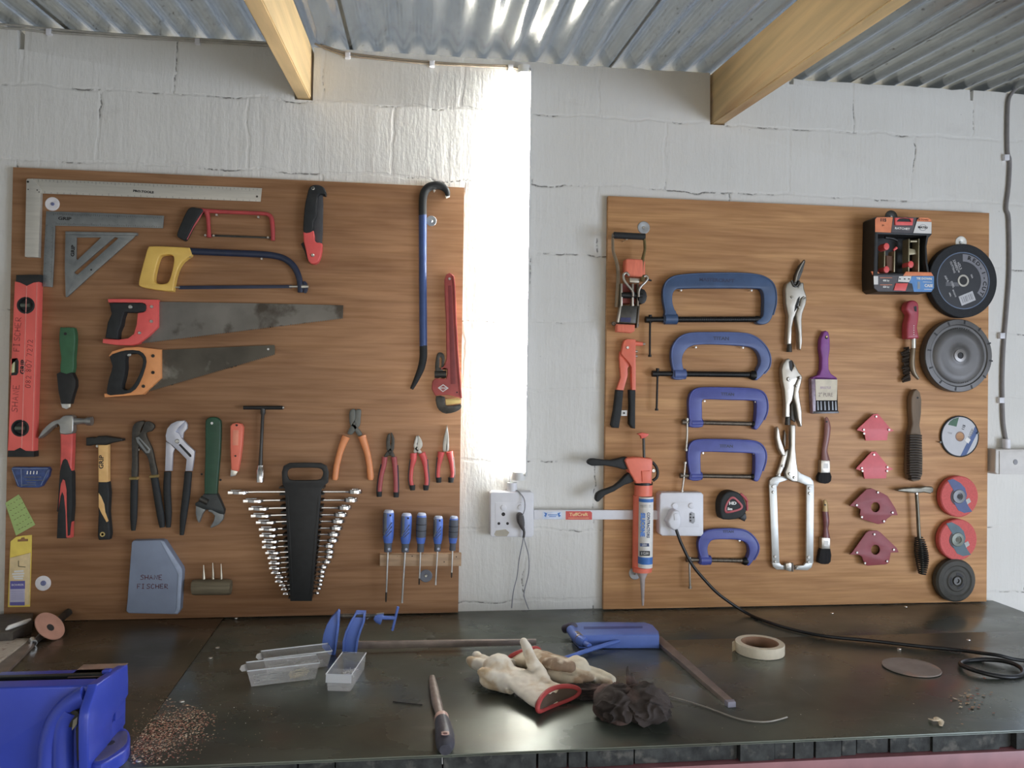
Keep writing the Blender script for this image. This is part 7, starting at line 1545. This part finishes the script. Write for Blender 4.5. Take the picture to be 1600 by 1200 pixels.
# --- sawdust, chips, bench screw heads
random.seed(21)
def flakes(name, label, cat, n, fn, smin, smax, mats, h=.0006):
    bm = bmesh.new(); k = 0
    while k < n:
        px, py = fn()
        p = B(px, py, 0)
        if p.y < -.868 or p.y > -.02: k += 1; continue
        s = random.uniform(smin, smax); a = random.uniform(0, 6.28); e = random.uniform(.4, 1)
        vs = [bm.verts.new((p.x+s*math.cos(a+t)*(1 if i % 2 == 0 else e), p.y+s*math.sin(a+t)*(1 if i % 2 == 0 else e), h+random.uniform(0, h))) for i, t in enumerate((0, 1.57, 3.14, 4.71))]
        f = bm.faces.new(vs); f.material_index = random.randrange(len(mats)); k += 1
    me = finish(bm, smooth=False)
    for m in mats: me.materials.append(m)
    o = link(name, me, None); tagit(o, label, cat, None, 'stuff'); return o
SD1 = M('sawdust_tan', (176, 140, 104), .9, g=1.3); SD2 = M('sawdust_red', (138, 84, 66), .9, g=1.4); SD3 = M('sawdust_cream', (206, 190, 160), .9, g=1.2)
def gsaw():
    while True:
        t = random.random()
        x = 335-random.random()**.8*140 + random.gauss(0, 18); y = 1108+ (335-x)*.45 + random.gauss(0, 26)
        if x < 205 or y > 1196 or (y-1150)/(50)+(x-212)/(-130) < -1.6: continue
        if math.hypot((x-326)/8, (y-1141)/6) < 1 or math.hypot((x-334)/12, (y-1166)/7) < 1: continue
        return x, y
flakes('sawdust', 'brown and cream sawdust scattered over the bench right of the vice', 'sawdust', 2600, gsaw, .0009, .0024, [SD1, SD2, SD2, SD3])
flakes('sawdust_specks', 'pale specks strewn thinly across the dark bench top', 'sawdust', 170, lambda: (random.gauss(370, 75), random.gauss(1090, 38)) if random.random() < .6 else (random.uniform(200, 1590), random.uniform(955, 1150)), .0006, .0017, [SD3, SD1, WHT])
flakes('wood_chips', 'small brown and cream wood chips near the right front of the bench', 'wood chips', 46, lambda: (random.gauss(1510, 15), random.gauss(1092, 8)) if random.random() < .6 else (random.gauss(1505, 30), random.gauss(1105, 16)), .0018, .0055, [SD3, SD1, SD2], .0015)
T = thing('wood_shaving', 'curled cream wood shaving near the front edge, left of the small chips', 'wood shaving', B(1462, 1126, 0))
BT(T, 'curl', [(1452, 1123, .003), (1460, 1125, .008), (1466, 1122, .010), (1470, 1127, .005), (1470, 1134, .003)], [.003, .006, .006, .006, .003], SD3, flatten=.25, up=(0, 0, 1))
for x, y in ((369, 966), (340, 1012), (329, 1028), (284, 1096), (217, 1189), (1300, 958), (1415, 948), (1405, 1014), (1513, 1000)):
    p = B(x, y, 0)
    if p.y < -.865: continue
    me = lathe([(.0052, 0), (.0050, .001), (.0030, .0018), (0, .0018)], 12); me.transform(Matrix.Translation((p.x, p.y, .0001))); link('screw_head', me, STEEL, WB)

# ---------------------------------------------------------------- small pieces go under the part they sit on
SUB = {'screw_thread': ['screw'], 'screw_head': ['screw', 'ring'], 'bar_end': ['tommy_bar'], 'grip_inlay': ['rubber_grip'], 'rubber_grip': ['handle'], 'hang_hole': ['handle'], 'hang_ring': ['grip'],
       'grommet': ['handle'], 'bore': ['hub', 'disc'], 'hub_hole': ['hub_ring'], 'outer_rim': ['frame'], 'cast_lettering': ['frame'], 'pin_hole': ['insert'], 'switch': ['insert'], 'outlet': ['insert'],
       'graduations': ['blade'], 'handwriting': ['body'], 'emblem': ['handle'], 'web_recess': ['handle'], 'edge_rib': ['handle'], 'ferrule_label': ['ferrule'], 'label_band': ['label_face', 'label_panel'],
       'rating_sticker': ['label_face'], 'print_bar': ['rating_sticker'], 'blue_stripe': ['label_face'], 'green_panel': ['label_face'], 'rubber_inlay': ['handle'], 'stripe': ['handle'],
       'ring_groove': ['rubber_sleeve'], 'emblem_ring': ['label_white_panel'], 'handle_gap': ['carry_handle'], 'blue_band': ['tube'], 'size_badge': ['tube'], 'dot': ['handle'], 'handle_hook': ['handle'],
       'lid_screw': ['lid'], 'blue_mark': ['blue_sticker'], 'blue_print': ['blue_sticker'], 'worn_patch': ['handle'], 'hole_ring': ['handle'], 'ridge': ['wheel'], 'vent_slot': ['wheel'], 'badge': ['collar']}
def base_name(o): return o.name.split('.')[0]
for t in [o for o in COL.objects if o.parent is None and o.type == 'EMPTY']:
    ch = list(t.children); by = {}
    for c in ch: by.setdefault(base_name(c), c)
    for c in ch:
        for p in SUB.get(base_name(c), []):
            q = by.get(p)
            if q is not None and q is not c and q.parent is t and base_name(q) not in ('rubber_grip_',):
                c.parent = q; break
# no deeper than thing > part > sub-part
for o in list(COL.objects):
    if o.parent and o.parent.parent and o.parent.parent.parent: o.parent = o.parent.parent
